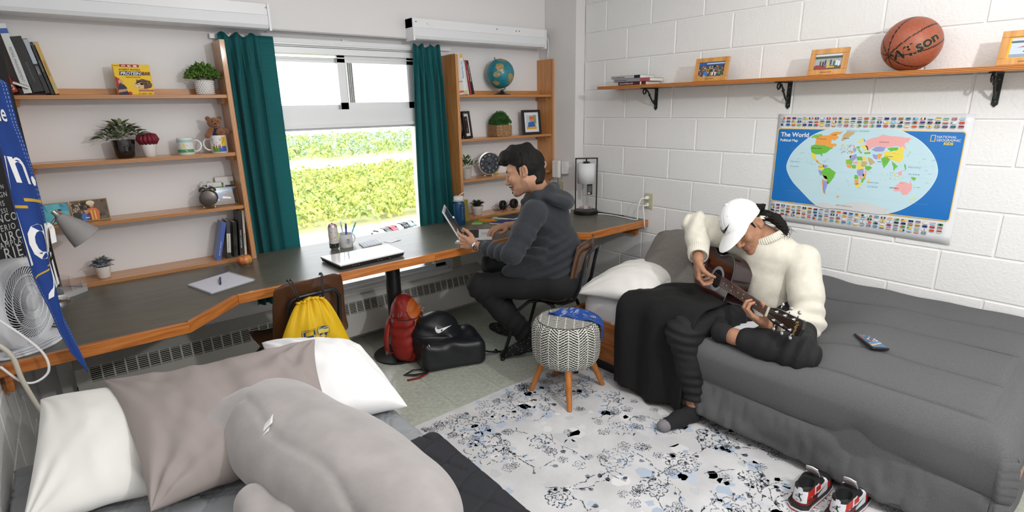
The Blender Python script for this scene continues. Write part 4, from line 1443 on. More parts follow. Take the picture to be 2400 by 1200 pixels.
wt=band('watch',g_wrL+fa*.022,fa,.0345,.022,M_black,gu,gu.location)
nrm=unit(np.cross(fa,G_a)if np.cross(fa,G_a)@np.array((-1,-.6,.3))>0 else-np.cross(fa,G_a))
c=Vector(g_wrL+fa*.022+nrm*.032)-Vector(gu.location)
b=MB();b.smooth=True;b.cyl(c,c+Vector(nrm)*.010,.019,n=20);auto(b.obj('case',mat('dark_steel',(.10,.10,.11),.25,.9),wt))
#guitar
gt=thing('acoustic_guitar','dark red sunburst acoustic guitar held by the seated player','guitar',tuple(gp(.485,0,0)))
gloc=np.array(gt.location)
half=[(.345,.0),(.347,.05),(.360,.10),(.385,.136),(.42,.147),(.455,.143),(.49,.128),(.52,.118),(.55,.120),(.59,.142),(.64,.176),(.69,.197),(.735,.200),(.78,.184),(.815,.148),(.84,.09),(.848,.0)]
def dense(h,n=4):
 out=[]
 for i in range(len(h)-1):
  p0=h[max(i-1,0)];p1=h[i];p2=h[i+1];p3=h[min(i+2,len(h)-1)]
  for k in range(n):
   t=k/n
   out.append(tuple(.5*((2*p1[j])+(-p0[j]+p2[j])*t+(2*p0[j]-5*p1[j]+4*p2[j]-p3[j])*t*t+(-p0[j]+3*p1[j]-3*p2[j]+p3[j])*t**3)for j in(0,1)))
 return out+[h[-1]]
hd=dense(half)
outline=hd+[(x,-y)for x,y in reversed(hd[1:-1])]
M_gside=mat('guitar_side',(.018,.005,.005),.12,coat=1.0,noise=.4,nscale=8,stretch=(1,1,6))
M_gedge=mat('guitar_binding',(.012,.010,.010),.2,coat=1.0)
def sunburst():
 if 'sunburst' in MATS:return MATS['sunburst']
 m=mat('sunburst',(.16,.02,.014),.14,coat=1.0)
 nt=m.node_tree;b=nt.nodes['Principled BSDF']
 a=nt.nodes.new('ShaderNodeAttribute');a.attribute_name='ink'
 nt.links.new(a.outputs['Color'],b.inputs['Base Color'])
 return m
cx_=.62
rings=[1.0,.97,.92,.85,.75,.6,.45,.3,.15,.02]
cols=[(.008,.004,.004),(.010,.004,.004),(.020,.005,.005),(.045,.008,.007),(.060,.009,.007),(.080,.012,.008),(.09,.014,.009),(.095,.015,.010),(.10,.016,.010)]
vs=[];fs=[];ink=[]
N_=len(outline)
for r in rings:
 for(x,y)in outline:vs.append(tuple(gp(cx_+(x-cx_)*r,y*r,0)-gloc))
for i in range(len(rings)-1):
 for k in range(N_):
  fs.append((i*N_+k,i*N_+(k+1)%N_,(i+1)*N_+(k+1)%N_,(i+1)*N_+k));ink.append(cols[i])
me=bpy.data.meshes.new('soundboard');me.from_pydata(vs,[],fs)
a_=me.attributes.new('ink','FLOAT_COLOR','FACE');a_.data.foreach_set('color',np.array([(*c,1)for c in ink],np.float32).ravel());me.update()
link('soundboard',me,sunburst(),gt,True)
b=MB();b.smooth=True
vs=[tuple(gp(x,y,-.0004)-gloc)for x,y in outline]+[tuple(gp(x,y,-.10-.012*(x-.345)/.5)-gloc)for x,y in outline]
b.add(vs,[(i,(i+1)%N_,N_+(i+1)%N_,N_+i)for i in range(N_)]+[tuple(range(N_,2*N_))])
auto(b.obj('back_and_sides',M_gside,gt))
b=MB();b.tube([tuple(gp(x,y,.0)-gloc)for x,y in outline],.0028,6,closed=True);b.obj('binding',M_gedge,gt)
b=MB();b.tube([tuple(gp(x,y,.0012)-gloc)for x,y in[(cx_+(p-cx_)*.985,q*.985)for p,q in outline]],.0008,5,closed=True);b.obj('purfling',mat('purfling',(.6,.58,.5),.3),gt)
def gdisc(name,a,r0,r1,n0,m,seg=40,col=None):
 b=MB();b.smooth=True
 vs=[]
 for r in(r0,r1):
  for k in range(seg):
   t=2*PI*k/seg;vs.append(tuple(gp(a+r*math.cos(t),r*math.sin(t),n0)-gloc))
 fs=[(k,(k+1)%seg,seg+(k+1)%seg,seg+k)for k in range(seg)]if r0>0 else[tuple(range(seg,2*seg))]
 if r0<=0:vs=vs;
 b.add(vs,fs);return b.obj(name,m,gt)
gdisc('sound_hole',.485,0,.049,.0006,mat('hole_dark',(.006,.005,.005),.9))
gdisc('rosette',.485,.050,.066,.0009,mat('rosette_white',(.52,.55,.58),.35))
b=MB()
for k in range(26):
 t=2*PI*k/26
 q=[(.0535,0),(.058,.035),(.0625,0),(.058,-.035)]
 vs=[tuple(gp(.485+r*math.cos(t+s),r*math.sin(t+s),.0013)-gloc)for r,s in q];b.add(vs,[(0,1,2,3)])
b.obj('rosette_inlay',M_black,gt)
def gbox(name,a0,a1,w0,w1,n0,n1,m,parent=None,w2=None,w3=None):
 0
 w2=w0 if w2 is None else w2;w3=w1 if w3 is None else w3
 b=MB()
 vs=[tuple(gp(*p)-gloc)for p in((a0,w0,n0),(a1,w2,n0),(a1,w3,n0),(a0,w1,n0),(a0,w0,n1),(a1,w2,n1),(a1,w3,n1),(a0,w1,n1))]
 b.add(vs,[(0,1,2,3),(4,5,6,7),(0,1,5,4),(1,2,6,5),(2,3,7,6),(3,0,4,7)])
 return b.obj(name,m,parent or gt)
M_rose=mat('rosewood',(.105,.050,.038),.4,noise=.3,nscale=60)
fb=gbox('fretboard',.0,.436,-.0215,.0215,.001,.0075,M_rose,None,-.028,.028)
M_steel=mat('polished_steel',(.72,.73,.75),.15,1.0)
for k in range(1,21):
 a=.648*(1-2**(-k/12));
 if a>.43:break
 w=.0215+(.0065)*a/.436
 gbox('fret',a-.0008,a+.0008,-w,w,.0073,.0086,M_steel,fb)
for k,dbl in((3,0),(5,0),(7,1),(9,0),(12,1),(15,0),(17,0)):
 a=.648*(1-(2**(-k/12)+2**(-(k-1)/12))/2)
 for wv in((-.010,.010)if dbl else(.0,)):
  b=MB();b.cyl(gp(a,wv,.0074)-gloc,gp(a,wv,.0082)-gloc,.0028,n=10);b.obj('inlay_dot',mat('pearl',(.8,.8,.78),.2),fb)
b=MB();b.smooth=True
pts_n=[]
for a,h in((.0,.021),(.18,.022),(.33,.024),(.36,.05)):
 w=.0212+.0065*a/.436
 pts_n.append([tuple(gp(a,w*math.cos(t),.001-h*math.sin(t))-gloc)for t in np.linspace(0,PI,10)])
vs=[p for r in pts_n for p in r]
b.add(vs,[(i*10+k,i*10+k+1,(i+1)*10+k+1,(i+1)*10+k)for i in range(3)for k in range(9)])
auto(b.obj('neck',mat('neck_mahogany',(.10,.022,.016),.2,coat=.8),gt))
gbox('nut',-.005,.001,-.0215,.0215,.001,.0098,mat('bone',(.72,.68,.55),.35))
ca,sa=math.cos(.26),math.sin(.26)
def hp(l,w,n):return gp(-.004-l*ca-n*sa*0,w,-l*sa+n)
b=MB();ol=[(0,-.022),(.03,-.032),(.06,-.034),(.165,-.037),(.175,-.034),(.180,.0),(.175,.034),(.165,.037),(.06,.034),(.03,.032),(0,.022)]
n_=len(ol)
b.add([tuple(hp(l,w,.002)-gloc)for l,w in ol]+[tuple(hp(l,w,-.013)-gloc)for l,w in ol],[tuple(range(n_)),tuple(range(n_,2*n_))[::-1]]+[(i,(i+1)%n_,n_+(i+1)%n_,n_+i)for i in range(n_)])
hs=b.obj('headstock',mat('head_lacquer',(.010,.009,.009),.15,coat=1.0),gt)
hn=Vector(hp(.1,0,.01)-hp(.1,0,.0)).normalized()
posts=[]
for i,l in enumerate((.045,.09,.135)):
 for s in(1,-1):
  w=.020*s+.004*s*i*.5
  c=Vector(hp(l,w,.002)-gloc);posts.append((l,w,s))
  b=MB();b.smooth=True;b.lathe([(.0075,0),(.0075,.003),(.0045,.004),(.0032,.006),(.0032,.012),(.0022,.0135),(.0,.0137)],(0,0,0),16)
  b.v=[tuple(c+(Vector(G_a)*p[0]+Vector(G_w)*p[1])+Vector(G_n)*p[2])for p in b.v]
  pg=auto(b.obj('tuning_peg',M_steel,gt))
  e0=Vector(hp(l,.036*s,-.007)-gloc);e1=Vector(hp(l,.050*s,-.007)-gloc);e2=Vector(hp(l,.058*s,-.007)-gloc)
  b=MB();b.smooth=True;b.cyl(e0,e1,.0025,n=8)
  b.ball(tuple(e2),(.0115,.0085,.0055),14,8,Matrix((tuple(G_a),tuple(G_w),tuple(G_n))).transposed())
  b.obj('button',M_steel,pg)
for i in range(6):
 f_=(i-2.5)/5
 b=MB();l,w,s=posts[[1,3,5,4,2,0][i]]
 b.tube([gp(.636,f_*.055,.0105)-gloc,gp(.0,f_*.036,.0100)-gloc],.00045,4)
 b.tube([gp(.0,f_*.036,.0100)-gloc,hp(l,w,.011)-gloc],.00045,4)
 b.obj('string',M_steel,gt)
gbox('bridge',.622,.662,-.07,.07,.0005,.009,M_rose)
gbox('saddle',.634,.638,-.036,.036,.008,.0115,mat('bone',(.72,.68,.55),.35))
gbox('tape',.560,.572,-.035,.005,.0010,.0016,mat('tan_tape',(.42,.20,.09),.6))
text('Kyburn',.021,tuple(hp(.158,.026,.0026)-gloc),tuple(-G_w),tuple(unit(hp(.1,0,0)-hp(.2,0,0))),mat('gold_leaf',(.50,.33,.10),.4),hs,shear=.35)
#the person at the desk
mn=thing('person','person in dark hooded jacket sitting at the desk facing a small laptop','person',(-1.0,2.31,.45))
mO=np.array((-1.26,2.335,1.218))
mF=unit((-.656,.693,-.299));mU=np.array((-.035,.367,.93));mU=unit(mU-mF*(mU@mF));mL=np.cross(mU,mF)
m_nk=np.array((-1.165,2.32,1.095))
m_shL,m_shR=np.array((-1.275,2.24,1.0)),np.array((-.955,2.47,1.01))
m_elL,m_elR=np.array((-1.43,2.25,.785)),np.array((-.85,2.63,.815))
m_wrL,m_wrR=np.array((-1.467,2.545,.785)),np.array((-1.065,2.757,.808))
m_hipL,m_hipR=np.array((-1.08,2.24,.535)),np.array((-.91,2.38,.535))
m_knL,m_knR=np.array((-1.425,2.57,.52)),np.array((-1.15,2.80,.55))
m_anL,m_anR=np.array((-1.14,2.46,.13)),np.array((-1.03,2.80,.085))
mld=unit((-.50,.80,.22));mln=unit(np.cross(mld,(-.1,.05,1.0)));mlt=np.cross(mln,mld)
mrd=unit((-.97,.02,-.02));mrn=unit((.0,.0,-1.0));mrn=unit(mrn-mrd*(mrn@mrd));mrt=np.cross(mrd,mrn)
MLF=[(35,50,40,2),(48,62,45,0),(55,66,45,-2),(58,66,45,-5)]
MRF=[(22,34,25,3),(20,34,25,0),(26,36,25,-3),(34,38,25,-7)]
MLT=[(.018,.022,.004),(.045,.048,.016),(.080,.060,.030),(.108,.064,.036)]
MRT=[(.018,.022,.004),(.045,.050,.014),(.072,.058,.020),(.096,.054,.024)]
def m_body(P):
 d=head_sdf(P,mO,mF,mL,mU,1.03)
 d=smin(d,sd_cone(P,mO-mF*.035-mU*.06,m_nk,.056,.062),.02)
 d=smin(d,chain(P,[m_nk-(0,0,.06),(-1.12,2.33,.95),(-1.05,2.32,.75),(-.99,2.31,.57)],[.075,.115,.115,.12],.05),.04)
 d=smin(d,sd_cone(P,m_shL,m_shR,.055,.055),.04)
 d=smin(d,chain(P,[m_shL,m_elL,m_wrL],[.05,.040,.027],.01),.02)
 d=smin(d,chain(P,[m_shR,m_elR,m_wrR],[.05,.040,.027],.01),.02)
 d=smin(d,chain(P,[m_hipL,m_knL,m_anL],[.08,.052,.036],.02),.04)
 d=smin(d,chain(P,[m_hipR,m_knR,m_anR],[.08,.052,.036],.02),.04)
 d=smin(d,hand_sdf(P,m_wrL,mld,mln,mlt,MLF,MLT,1.0)[0],.008)
 d=smin(d,hand_sdf(P,m_wrR,mrd,mrn,mrt,MRF,MRT,1.0)[0],.008)
 d=smin(d,chain(P,[m_anL,m_anL+(.01,.0,-.05),(-1.28,2.53,.032)],[.034,.034,.022],.01),.02)
 d=smin(d,chain(P,[m_anR,m_anR+(.0,.0,-.045),(-1.06,2.95,.03)],[.034,.034,.022],.01),.02)
 return d
sparse_obj('body',m_body,(-1.64,2.08,.0),(-.70,3.02,1.36),.0036,[M_skin2,M_lip,M_brow,M_lash,M_stub],mn,face_pick(mO,mF,mL,mU,1.03,True,True),mn.location)
M_hood=mat('charcoal_fleece',(.026,.029,.036),.95,noise=.22,nscale=240,bump=.15,bscale=240,sheen=.12)
def m_hoodie(P):
 d=chain(P,[m_nk-(0,0,.045),(-1.125,2.325,.95),(-1.06,2.31,.75),(-1.0,2.305,.56)],[.085,.135,.145,.165],.06)
 d=smin(d,sd_cone(P,m_shL-(0,0,.01),m_shR-(0,0,.01),.066,.066),.06)
 for sh,el,wr,cf in((m_shL,m_elL,m_wrL,.20),(m_shR,m_elR,m_wrR,.40)):
  c=wr+(el-wr)*cf
  d=smin(d,chain(P,[sh,(sh+el)/2,el,c],[.068,.066,.056,.043],.02),.022)
  near=np.sqrt(((P-c.astype(np.float32))**2).sum(-1))<.075
  d=np.where(near,smax(d,(P-c.astype(np.float32))@unit(wr-el).astype(np.float32),.005),d)
 ax1=unit((.642,-.656,-.30));ax2=unit(np.array((-.8,-.6,.1))-ax1*(np.array((-.8,-.6,.1))@ax1));ax3=np.cross(ax1,ax2)
 Rh=np.stack([ax1,ax2,ax3],1)
 h=sd_ell(P,m_nk+ax1*.085+np.array((.0,.0,-.004)),(.118,.135,.050),Rh)
 h=smin(h,sd_ell(P,m_nk+ax1*.14+np.array((0,0,-.012)),(.066,.085,.046),Rh),.03)
 rim=chain(P,[(-1.262,2.335,1.045),(-1.235,2.255,1.085),(-1.165,2.235,1.115),(-1.085,2.275,1.115),(-1.055,2.37,1.07)],[.024,.028,.027,.028,.026],.03)
 h=smin(h,rim,.02)
 qh=(P-m_nk.astype(np.float32))@ax2.astype(np.float32)
 h=h+.007*np.sin(qh*55+((P-m_nk.astype(np.float32))@ax1.astype(np.float32))*30)*np.exp(-(np.sqrt(((P-(m_nk+ax1*.1).astype(np.float32))**2).sum(-1))/.12)**2)
 d=smin(d,h,.007)
 d=smin(d,chain(P,[(-1.20,2.30,.73),(-1.34,2.42,.635)],[.075,.018],.02),.05)
 d=smin(d,chain(P,[(-1.10,2.26,.62),(-1.33,2.42,.62)],[.10,.022],.02),.04)
 d=smax(d,.475-P[...,2],.01)
 nn=unit(mO-mU*.09-mF*.03-(-1.125,2.325,.95));nc=m_nk+nn*.012
 hole=sd_cone(P,m_nk-nn*.01,m_nk+nn*.2,.064,.085)
 d=smax(d,-hole,.008)
 for e,ax,amp,rad in((m_elL*.7+m_wrL*.3,m_wrL-m_elL,.006,.13),(m_elR,m_elR-m_shR,.006,.1),(np.array((-1.26,2.27,.80)),(.6,.5,.6),.010,.12),(np.array((-1.15,2.22,.66)),(-.5,.3,.9),.010,.16)):
  q=P-np.array(e,np.float32);r=np.sqrt((q*q).sum(-1))
  d=d+amp*np.exp(-(r/rad)**2)*np.sin((q@unit(ax).astype(np.float32))*120+24*(q@np.array((.5,-.4,.7),np.float32)))
 return d+.005*vnoise(P,20,13)+.0015*vnoise(P,60,4)
sparse_obj('hooded_jacket',m_hoodie,(-1.56,2.04,.42),(-.74,2.78,1.18),.0042,M_hood,mn,off=mn.location)
M_trou=mat('black_trousers',(.0085,.0085,.0095),.85,noise=.2,nscale=200)
def m_trousers(P):
 d=chain(P,[m_hipL,m_hipR],[.115,.115],.04)
 for hip,kn,an in((m_hipL,m_knL,m_anL),(m_hipR,m_knR,m_anR)):
  hem=an+unit(kn-an)*.045
  d=smin(d,chain(P,[hip,(hip+kn)/2,kn,(kn+hem)/2,hem],[.10,.085,.076,.072,.066],.03),.025)
  near=np.sqrt(((P-hem.astype(np.float32))**2).sum(-1))<.11
  d=np.where(near,smax(d,(P-hem.astype(np.float32))@unit(an-kn).astype(np.float32),.004),d)
  for e,ax,amp in((kn,an-kn,.006),(hem,an-kn,.006)):
   q=P-np.array(e,np.float32);r=np.sqrt((q*q).sum(-1))
   d=d+amp*np.exp(-(r/.12)**2)*np.sin((q@unit(ax).astype(np.float32))*110+24*(q@np.array((.6,-.5,.6),np.float32)))
 return d+.004*vnoise(P,30,9)
sparse_obj('trousers',m_trousers,(-1.56,2.08,.06),(-.74,2.95,.70),.0048,M_trou,mn,off=mn.location)
def sock_m(name,fn,lo,hi,n,seed):
 o=sparse_obj(name,fn,lo,hi,.0034,M_sock,mn,off=mn.location)
 rr=random.Random(seed);vs=o.data.vertices;b=MB();got=[]
 for k in range(4000):
  v=vs[rr.randrange(len(vs))]
  if all((v.co-g).length>.0135 for g in got):
   got.append(v.co.copy())
   b.ball(tuple(v.co),.0021,6,4)
  if len(got)>=n:break
 q=b.obj('polka_dots',mat('sock_dot',(.75,.75,.75),.8),o);q['kind']='stuff'
 return o
def sL(P):
 d=chain(P,[m_anL+unit(m_knL-m_anL)*.09,m_anL,m_anL+np.array((.012,-.002,-.055)),(-1.19,2.495,.055),(-1.285,2.535,.032)],[.041,.041,.042,.040,.028],.02)
 return smax(d,.001-P[...,2],.004)
def sR(P):
 d=chain(P,[m_anR+unit(m_knR-m_anR)*.09,m_anR,m_anR+np.array((.0,-.002,-.04)),(-1.045,2.87,.04),(-1.06,2.95,.03)],[.041,.041,.042,.040,.028],.02)
 return smax(d,.001-P[...,2],.004)
sock_m('sock',sL,(-1.38,2.36,-.01),(-1.05,2.62,.28),120,2)
sock_m('sock',sR,(-1.12,2.70,-.01),(-.96,3.02,.24),90,3)
def m_hair(P):
 q=((P-mO.astype(np.float32))@np.stack([mF,mL,mU],1).astype(np.float32))/1.03
 qa=np.stack([q[...,0],np.abs(q[...,1]),q[...,2]],-1)
 d=sd_ell(q,(-.014,0,.036),(.108,.086,.101))
 fm=.026+1.3*np.maximum(0,q[...,2]-.028)
 d=smax(d,q[...,0]-fm,.006)
 d=smin(d,sd_cone(qa,(-.070,.0,-.03),(-.058,.025,-.075),.042,.026),.02)
 d=smax(d,-.100-q[...,2]-.15*np.minimum(q[...,0]+.02,0),.006)
 d=smax(d,np.where(q[...,2]<-.03,q[...,0]+.018,-1.0),.004)
 d=smax(d,-sd_ell(qa,(.004,.082,-.020),(.031,.03,.040)),.005)
 d=smin(d,sd_cone(qa,(.020,.0715,.03),(.021,.0705,-.022),.0085,.004),.006)
 t=chain(q,[(-.04,.0,.105),(.03,.01,.112),(.085,.012,.098),(.118,.010,.082)],[.045,.042,.034,.015],.02)
 t=smin(t,chain(q,[(.02,-.03,.10),(.09,-.03,.09)],[.04,.022],.02),.02)
 t=smin(t,chain(q,[(.02,.035,.095),(.085,.032,.085)],[.038,.022],.02),.02)
 t=t+.007*vnoise(q*np.array([1,1.6,1],np.float32),75,3)
 d=smin(d,t,.015)
 d=d+.0011*np.sin(q[...,1]*420+q[...,0]*260+120*q[...,2])*(q[...,2]>.02)+.0045*vnoise(q,62,6)+.002*vnoise(q,150,7)
 f=sd_cone(qa,(.1015,.004,-.0575),(.090,.025,-.0625),.0042,.0026)
 f=np.minimum(f,sd_cone(qa,(.0945,.014,.0205),(.070,.049,.0235),.0042,.0022))
 f=np.minimum(f,sd_cone(q,(.0945,0,-.0905),(.0955,0,-.096),.004,.004))
 return np.minimum(d,f)*1.03
mh=sparse_obj('hair',m_hair,mO-.20,mO+.20,.0030,M_brow,mn,None,mn.location)
b=MB();rr=random.Random(8)
for k in range(46):
 a=rr.uniform(-.05,.05);p=mO+mF*rr.uniform(.06,.115)+mL*a+mU*rr.uniform(.095,.125)
 pts=[p];v=mF*.8+mU*rr.uniform(-.2,.5)+mL*rr.gauss(0,.4)
 for j in range(4):
  v=unit(v-mU*.25+np.array([rr.gauss(0,.15)for _ in range(3)]));p=p+v*.008;pts.append(p)
 b.tube(pts,[.0016,.0014,.0011,.0008,.0003],4)
o=link('strand',b.mesh('strand',mn.location),M_brow,mh);o['kind']='stuff'
fa=unit(m_elL-m_wrL)
wt=band('wristwatch',m_wrL+fa*.010,fa,.0315,.019,M_steel,mn,mn.location)
nr=-mln
c0=Vector(m_wrL+fa*.010+nr*.0305)-Vector(mn.location)
b=MB();b.smooth=True;b.lathe([(.0195,0),(.0205,.004),(.0185,.009),(.0165,.0095)],(0,0,0),28)
fr=Matrix((tuple(mlt),tuple(fa),tuple(nr))).transposed()
b.v=[tuple(c0+fr@Vector(p))for p in b.v];cs=auto(b.obj('case',M_steel,wt))
b=MB();b.lathe([(.0163,.0097),(.0,.0098)],(0,0,0),28);b.v=[tuple(c0+fr@Vector(p))for p in b.v];b.obj('dial',mat('watch_dial',(.012,.016,.024),.2),wt)
b=MB()
for k in range(12):
 a=k*PI/6;b.box((.013*math.cos(a),.013*math.sin(a),.0101),(.005,.0012,.0004),(0,0,a))
b.box((.004,.002,.0104),(.010,.0014,.0004),(0,0,.5));b.box((-.002,.006,.0104),(.0012,.014,.0004),(0,0,.2))
b.v=[tuple(c0+fr@Vector(p))for p in b.v];b.obj('hour_mark',mat('pearl',(.8,.8,.78),.2),wt)['kind']='stuff'
hx=m_wrL+mld*.115+mln*.034+mlt*.035
b=MB();b.smooth=True
pd=unit((-.28,.30,.92));b.tube([hx-pd*.05,hx+pd*.10],.0062,12)
pen=tag(auto(b.obj('pen',mat('black_plastic',(.012,.012,.013),.3))),'black pen with white tip held up before the laptop screen','pen')
b=MB();b.smooth=True;b.tube([hx+pd*.10,hx+pd*.112],[.0064,.004],12);b.obj('tip',M_white,pen)
#shell chairs
M_shell=mat('brown_shell',(.085,.036,.016),.25,coat=.3)
M_tube=mat('black_tube',(.012,.012,.013),.28)
def chair(label,loc,rz):
 t=thing('shell_chair',label,'chair',loc,rz,'brown shell chairs')
 prof=[(.215,.418,.165),(.20,.436,.19),(.12,.440,.205),(.0,.430,.208),(-.10,.428,.205),(-.155,.440,.20),(-.19,.475,.195),(-.208,.53,.188),(-.225,.61,.182),(-.243,.70,.178),(-.257,.77,.168),(-.262,.795,.155),(-.265,.808,.128)]
 def fn(u,v):
  s=v*(len(prof)-1);i=min(int(s),len(prof)-2);f=s-i
  y,z,w=[prof[i][k]*(1-f)+prof[i+1][k]*f for k in range(3)]
  x=(u-.5)*2;back=min(1,max(0,(v-.42)/.2))
  return(x*w,y+.040*back*abs(x)**2.2,z+.020*(1-back)*abs(x)**3-.012*abs(x)**4*(v>.9))
 b=MB();b.smooth=True;b.grid(fn,17,37)
 o=b.obj('shell',M_shell,t);solidify(o,.007,0);subsurf(o,1)
 for sx in(-1,1):
  b=MB();b.smooth=True
  b.tube([(sx*.13,.02,.415),(sx*.15,.09,.405),(sx*.172,.16,.34),(sx*.20,.255,.012)],.0115,12);b.obj('leg',M_tube,t)
  b=MB();b.smooth=True
  b.tube([(sx*.13,.0,.415),(sx*.15,-.06,.405),(sx*.17,-.12,.33),(sx*.205,-.235,.012)],.0115,12);b.obj('leg',M_tube,t)
  for yy in(.256,-.236):
   b=MB();b.smooth=True;b.cyl((sx*(.2005 if yy>0 else .205),yy,.0),(sx*(.2005 if yy>0 else .205),yy,.018),.015,n=14);b.obj('glide',M_tube,t)
 b=MB();b.smooth=True
 b.tube([(-.125,.06,.412),(-.125,-.12,.408),(-.125,-.19,.44),(-.125,-.226,.52),(-.125,-.252,.66),(-.122,-.262,.70),(-.105,-.268,.725),(-.08,-.272,.735),(.08,-.272,.735),(.105,-.268,.725),(.122,-.262,.70),(.125,-.252,.66),(.125,-.226,.52),(.125,-.19,.44),(.125,-.12,.408),(.125,.06,.412)],.0105,10)
 b.obj('back_frame',M_tube,t)
 return t
ch1=chair('brown shell chair with the yellow drawstring bag hung on its back',(-2.465,2.76,.0),.06)
ch2=chair('brown shell chair the person at the desk is sitting on',(-1.01,2.385,.0),math.atan2(.45,.89))
#builders for small things
M_paper=mat('paper_edge',(.78,.76,.70),.9)
M_ink=mat('black_ink',(.012,.012,.012),.6)
M_wink=mat('white_ink',(.85,.85,.85),.6)
def lum(c):return c if not isinstance(c,str)else hexc(c)
def book(label,loc,t,h,d,col,lean=.0,rz=.0,title=None,tcol=None,tsize=.012,group=None,rough=.35,start=.08,bands=(),flat=False):
 0
 o=thing('book',label,'book',loc,rz,group)
 o.rotation_euler=(0,lean,rz)if not flat else(0,0,rz)
 m=mat('cover_%s'%(col if isinstance(col,str)else '%02d%02d%02d'%tuple(int(c*99)for c in col)),lum(col),rough,coat=.25)
 b=MB()
 q=.0022
 b.bx(0,t,0,.003,0,h,bev=.0008)
 b.bx(0,q,.001,d,0,h);b.bx(t-q,t,.001,d,0,h)
 b.obj('cover',m,o)
 b=MB();b.bx(q,t-q,.003,d-.003,.003,h-.003);b.obj('pages',M_paper,o)
 pr=Print((0,-.0003,0),(1,0,0),(0,0,1))
 for z0,z1,c in bands:pr.rect(.0006,z0*h,t-.0006,z1*h,c,0)
 if bands:pr.obj('spine_print',o)
 if title:
  k=tsize
  text(title,k,(t/2-k*.34,-.0011,h*(1-start)),(0,0,-1),(1,0,0),mat('title_'+str(tcol),lum(tcol or 'e8e8e8'),.5),o)
 return o
def frame(label,loc,w,h,bw,m,rz=.0,lean=.12,depth=.014,mat_w=.0,pic=None,group=None,stand=True,name='photo_frame'):
 0
 o=thing(name,label,'photo',loc,rz,group)
 o.rotation_euler=(-lean,0,rz)
 b=MB()
 for x0,x1,z0,z1 in((-w/2,w/2,0,bw),(-w/2,w/2,h-bw,h),(-w/2,-w/2+bw,bw,h-bw),(w/2-bw,w/2,bw,h-bw)):
  b.bx(x0,x1,-depth/2,depth/2,z0,z1,bev=.0012)
 b.obj('frame',m,o)
 b=MB();b.bx(-w/2+bw*.5,w/2-bw*.5,.001,depth/2-.001,bw*.5,h-bw*.5);b.obj('backing',mat('dark_card',(.03,.03,.03),.8),o)
 x0,x1,z0,z1=-w/2+bw,w/2-bw,bw,h-bw
 if mat_w:
  b=MB();b.bx(x0-.001,x1+.001,.0,.001,z0-.001,z1+.001);b.obj('mount',mat('mount_card',(.78,.78,.8),.8),o)
  x0+=mat_w;x1-=mat_w;z0+=mat_w;z1-=mat_w
 pr=Print((x0,-.0006,z0),(1,0,0),(0,0,1))
 pic(pr,x1-x0,z1-z0);pr.obj('photo',o,m=attr_mat('photo_print',.25,.3))
 if stand:
  b=MB();b.box((0,depth/2+.5*h*.22,h*.36),(.03,.003,h*.72),(.34,0,0));b.obj('stand',mat('dark_card',(.03,.03,.03),.8),o)
 return o
def clampp(pr,w,h):
 0
 class C:
  def poly(s,pts,c,l=0):pr.poly([(min(max(x,0),w),min(max(y,0),h))for x,y in pts],c,l)
  def rect(s,a,b_,c_,d,c,l=0):s.poly([(a,b_),(c_,b_),(c_,d),(a,d)],c,l)
  def disc(s,x,y,r,c,l=0,n=14,ry=None):
   ry=ry or r;s.poly([(x+r*math.cos(2*PI*k/n),y+ry*math.sin(2*PI*k/n))for k in range(n)],c,l)
 return C()
def figure_pic(c,x,y,s,shirt,skin='b07a5c',hair='241a14',l=3):
 0
 c.poly([(x-.30*s,y-.8*s),(x-.34*s,y-.1*s),(x-.20*s,y+.12*s),(x+.20*s,y+.12*s),(x+.34*s,y-.1*s),(x+.30*s,y-.8*s)],shirt,l)
 c.rect(x-.06*s,y+.05*s,x+.06*s,y+.2*s,skin,l+1)
 c.disc(x,y+.30*s,.125*s,skin,l+1,ry=.16*s)
 c.disc(x,y+.40*s,.13*s,hair,l+2,ry=.075*s)
 c.rect(x-.05*s,y+.235*s,x+.05*s,y+.25*s,'e8ded6',l+2)
def leaf_mesh(L,W,curl=.25,col=None):
 b=MB();n=5
 for k in range(n+1):
  f=k/n;w=W*math.sin(PI*min(1,f*.92+.06))**.8*.5;z=curl*L*(f*f)*-1+.12*L*math.sin(PI*f)
  b.v+=[(-w,f*L,z),(0,f*L,z-.10*W*(1-f)),(w,f*L,z)]
 for k in range(n):
  for a in(0,1):b.f.append((k*3+a,k*3+a+1,(k+1)*3+a+1,(k+1)*3+a));b.mi.append(0);b.sm.append(True)
 return b.mesh('leaf',fix=False)
def leaves(parent,base,spots,meshes,mats_,rr,name='leaf'):
 0
 ms=[]
 for m in meshes:
  for k in mats_:
   q=m.copy();q.materials.append(k);ms.append(q)
 for p,d,s in spots:
  o=link(name,ms[rr.randrange(len(ms))],None,parent)
  d=Vector(d).normalized()
  up=Vector((rr.gauss(0,.25),rr.gauss(0,.25),1))
  x=d.cross(up).normalized();z=x.cross(d)
  o.matrix_local=Matrix.Translation(Vector(p))@Matrix((x,d,z)).transposed().to_4x4()@Matrix.Diagonal((s,s,s,1))
def pot(parent,prof,m,soil=True,n=30):
 b=MB();b.smooth=True;b.lathe(prof,n=n);o=auto(b.obj('pot',m,parent),50)
 if soil:
  r,z=prof[-1];b=MB();b.lathe([(soil[0],soil[1]),(.0,soil[1]+.004)],n=16)
  b.obj('soil',mat('potting_soil',(.03,.02,.014),.95),parent)
 return o
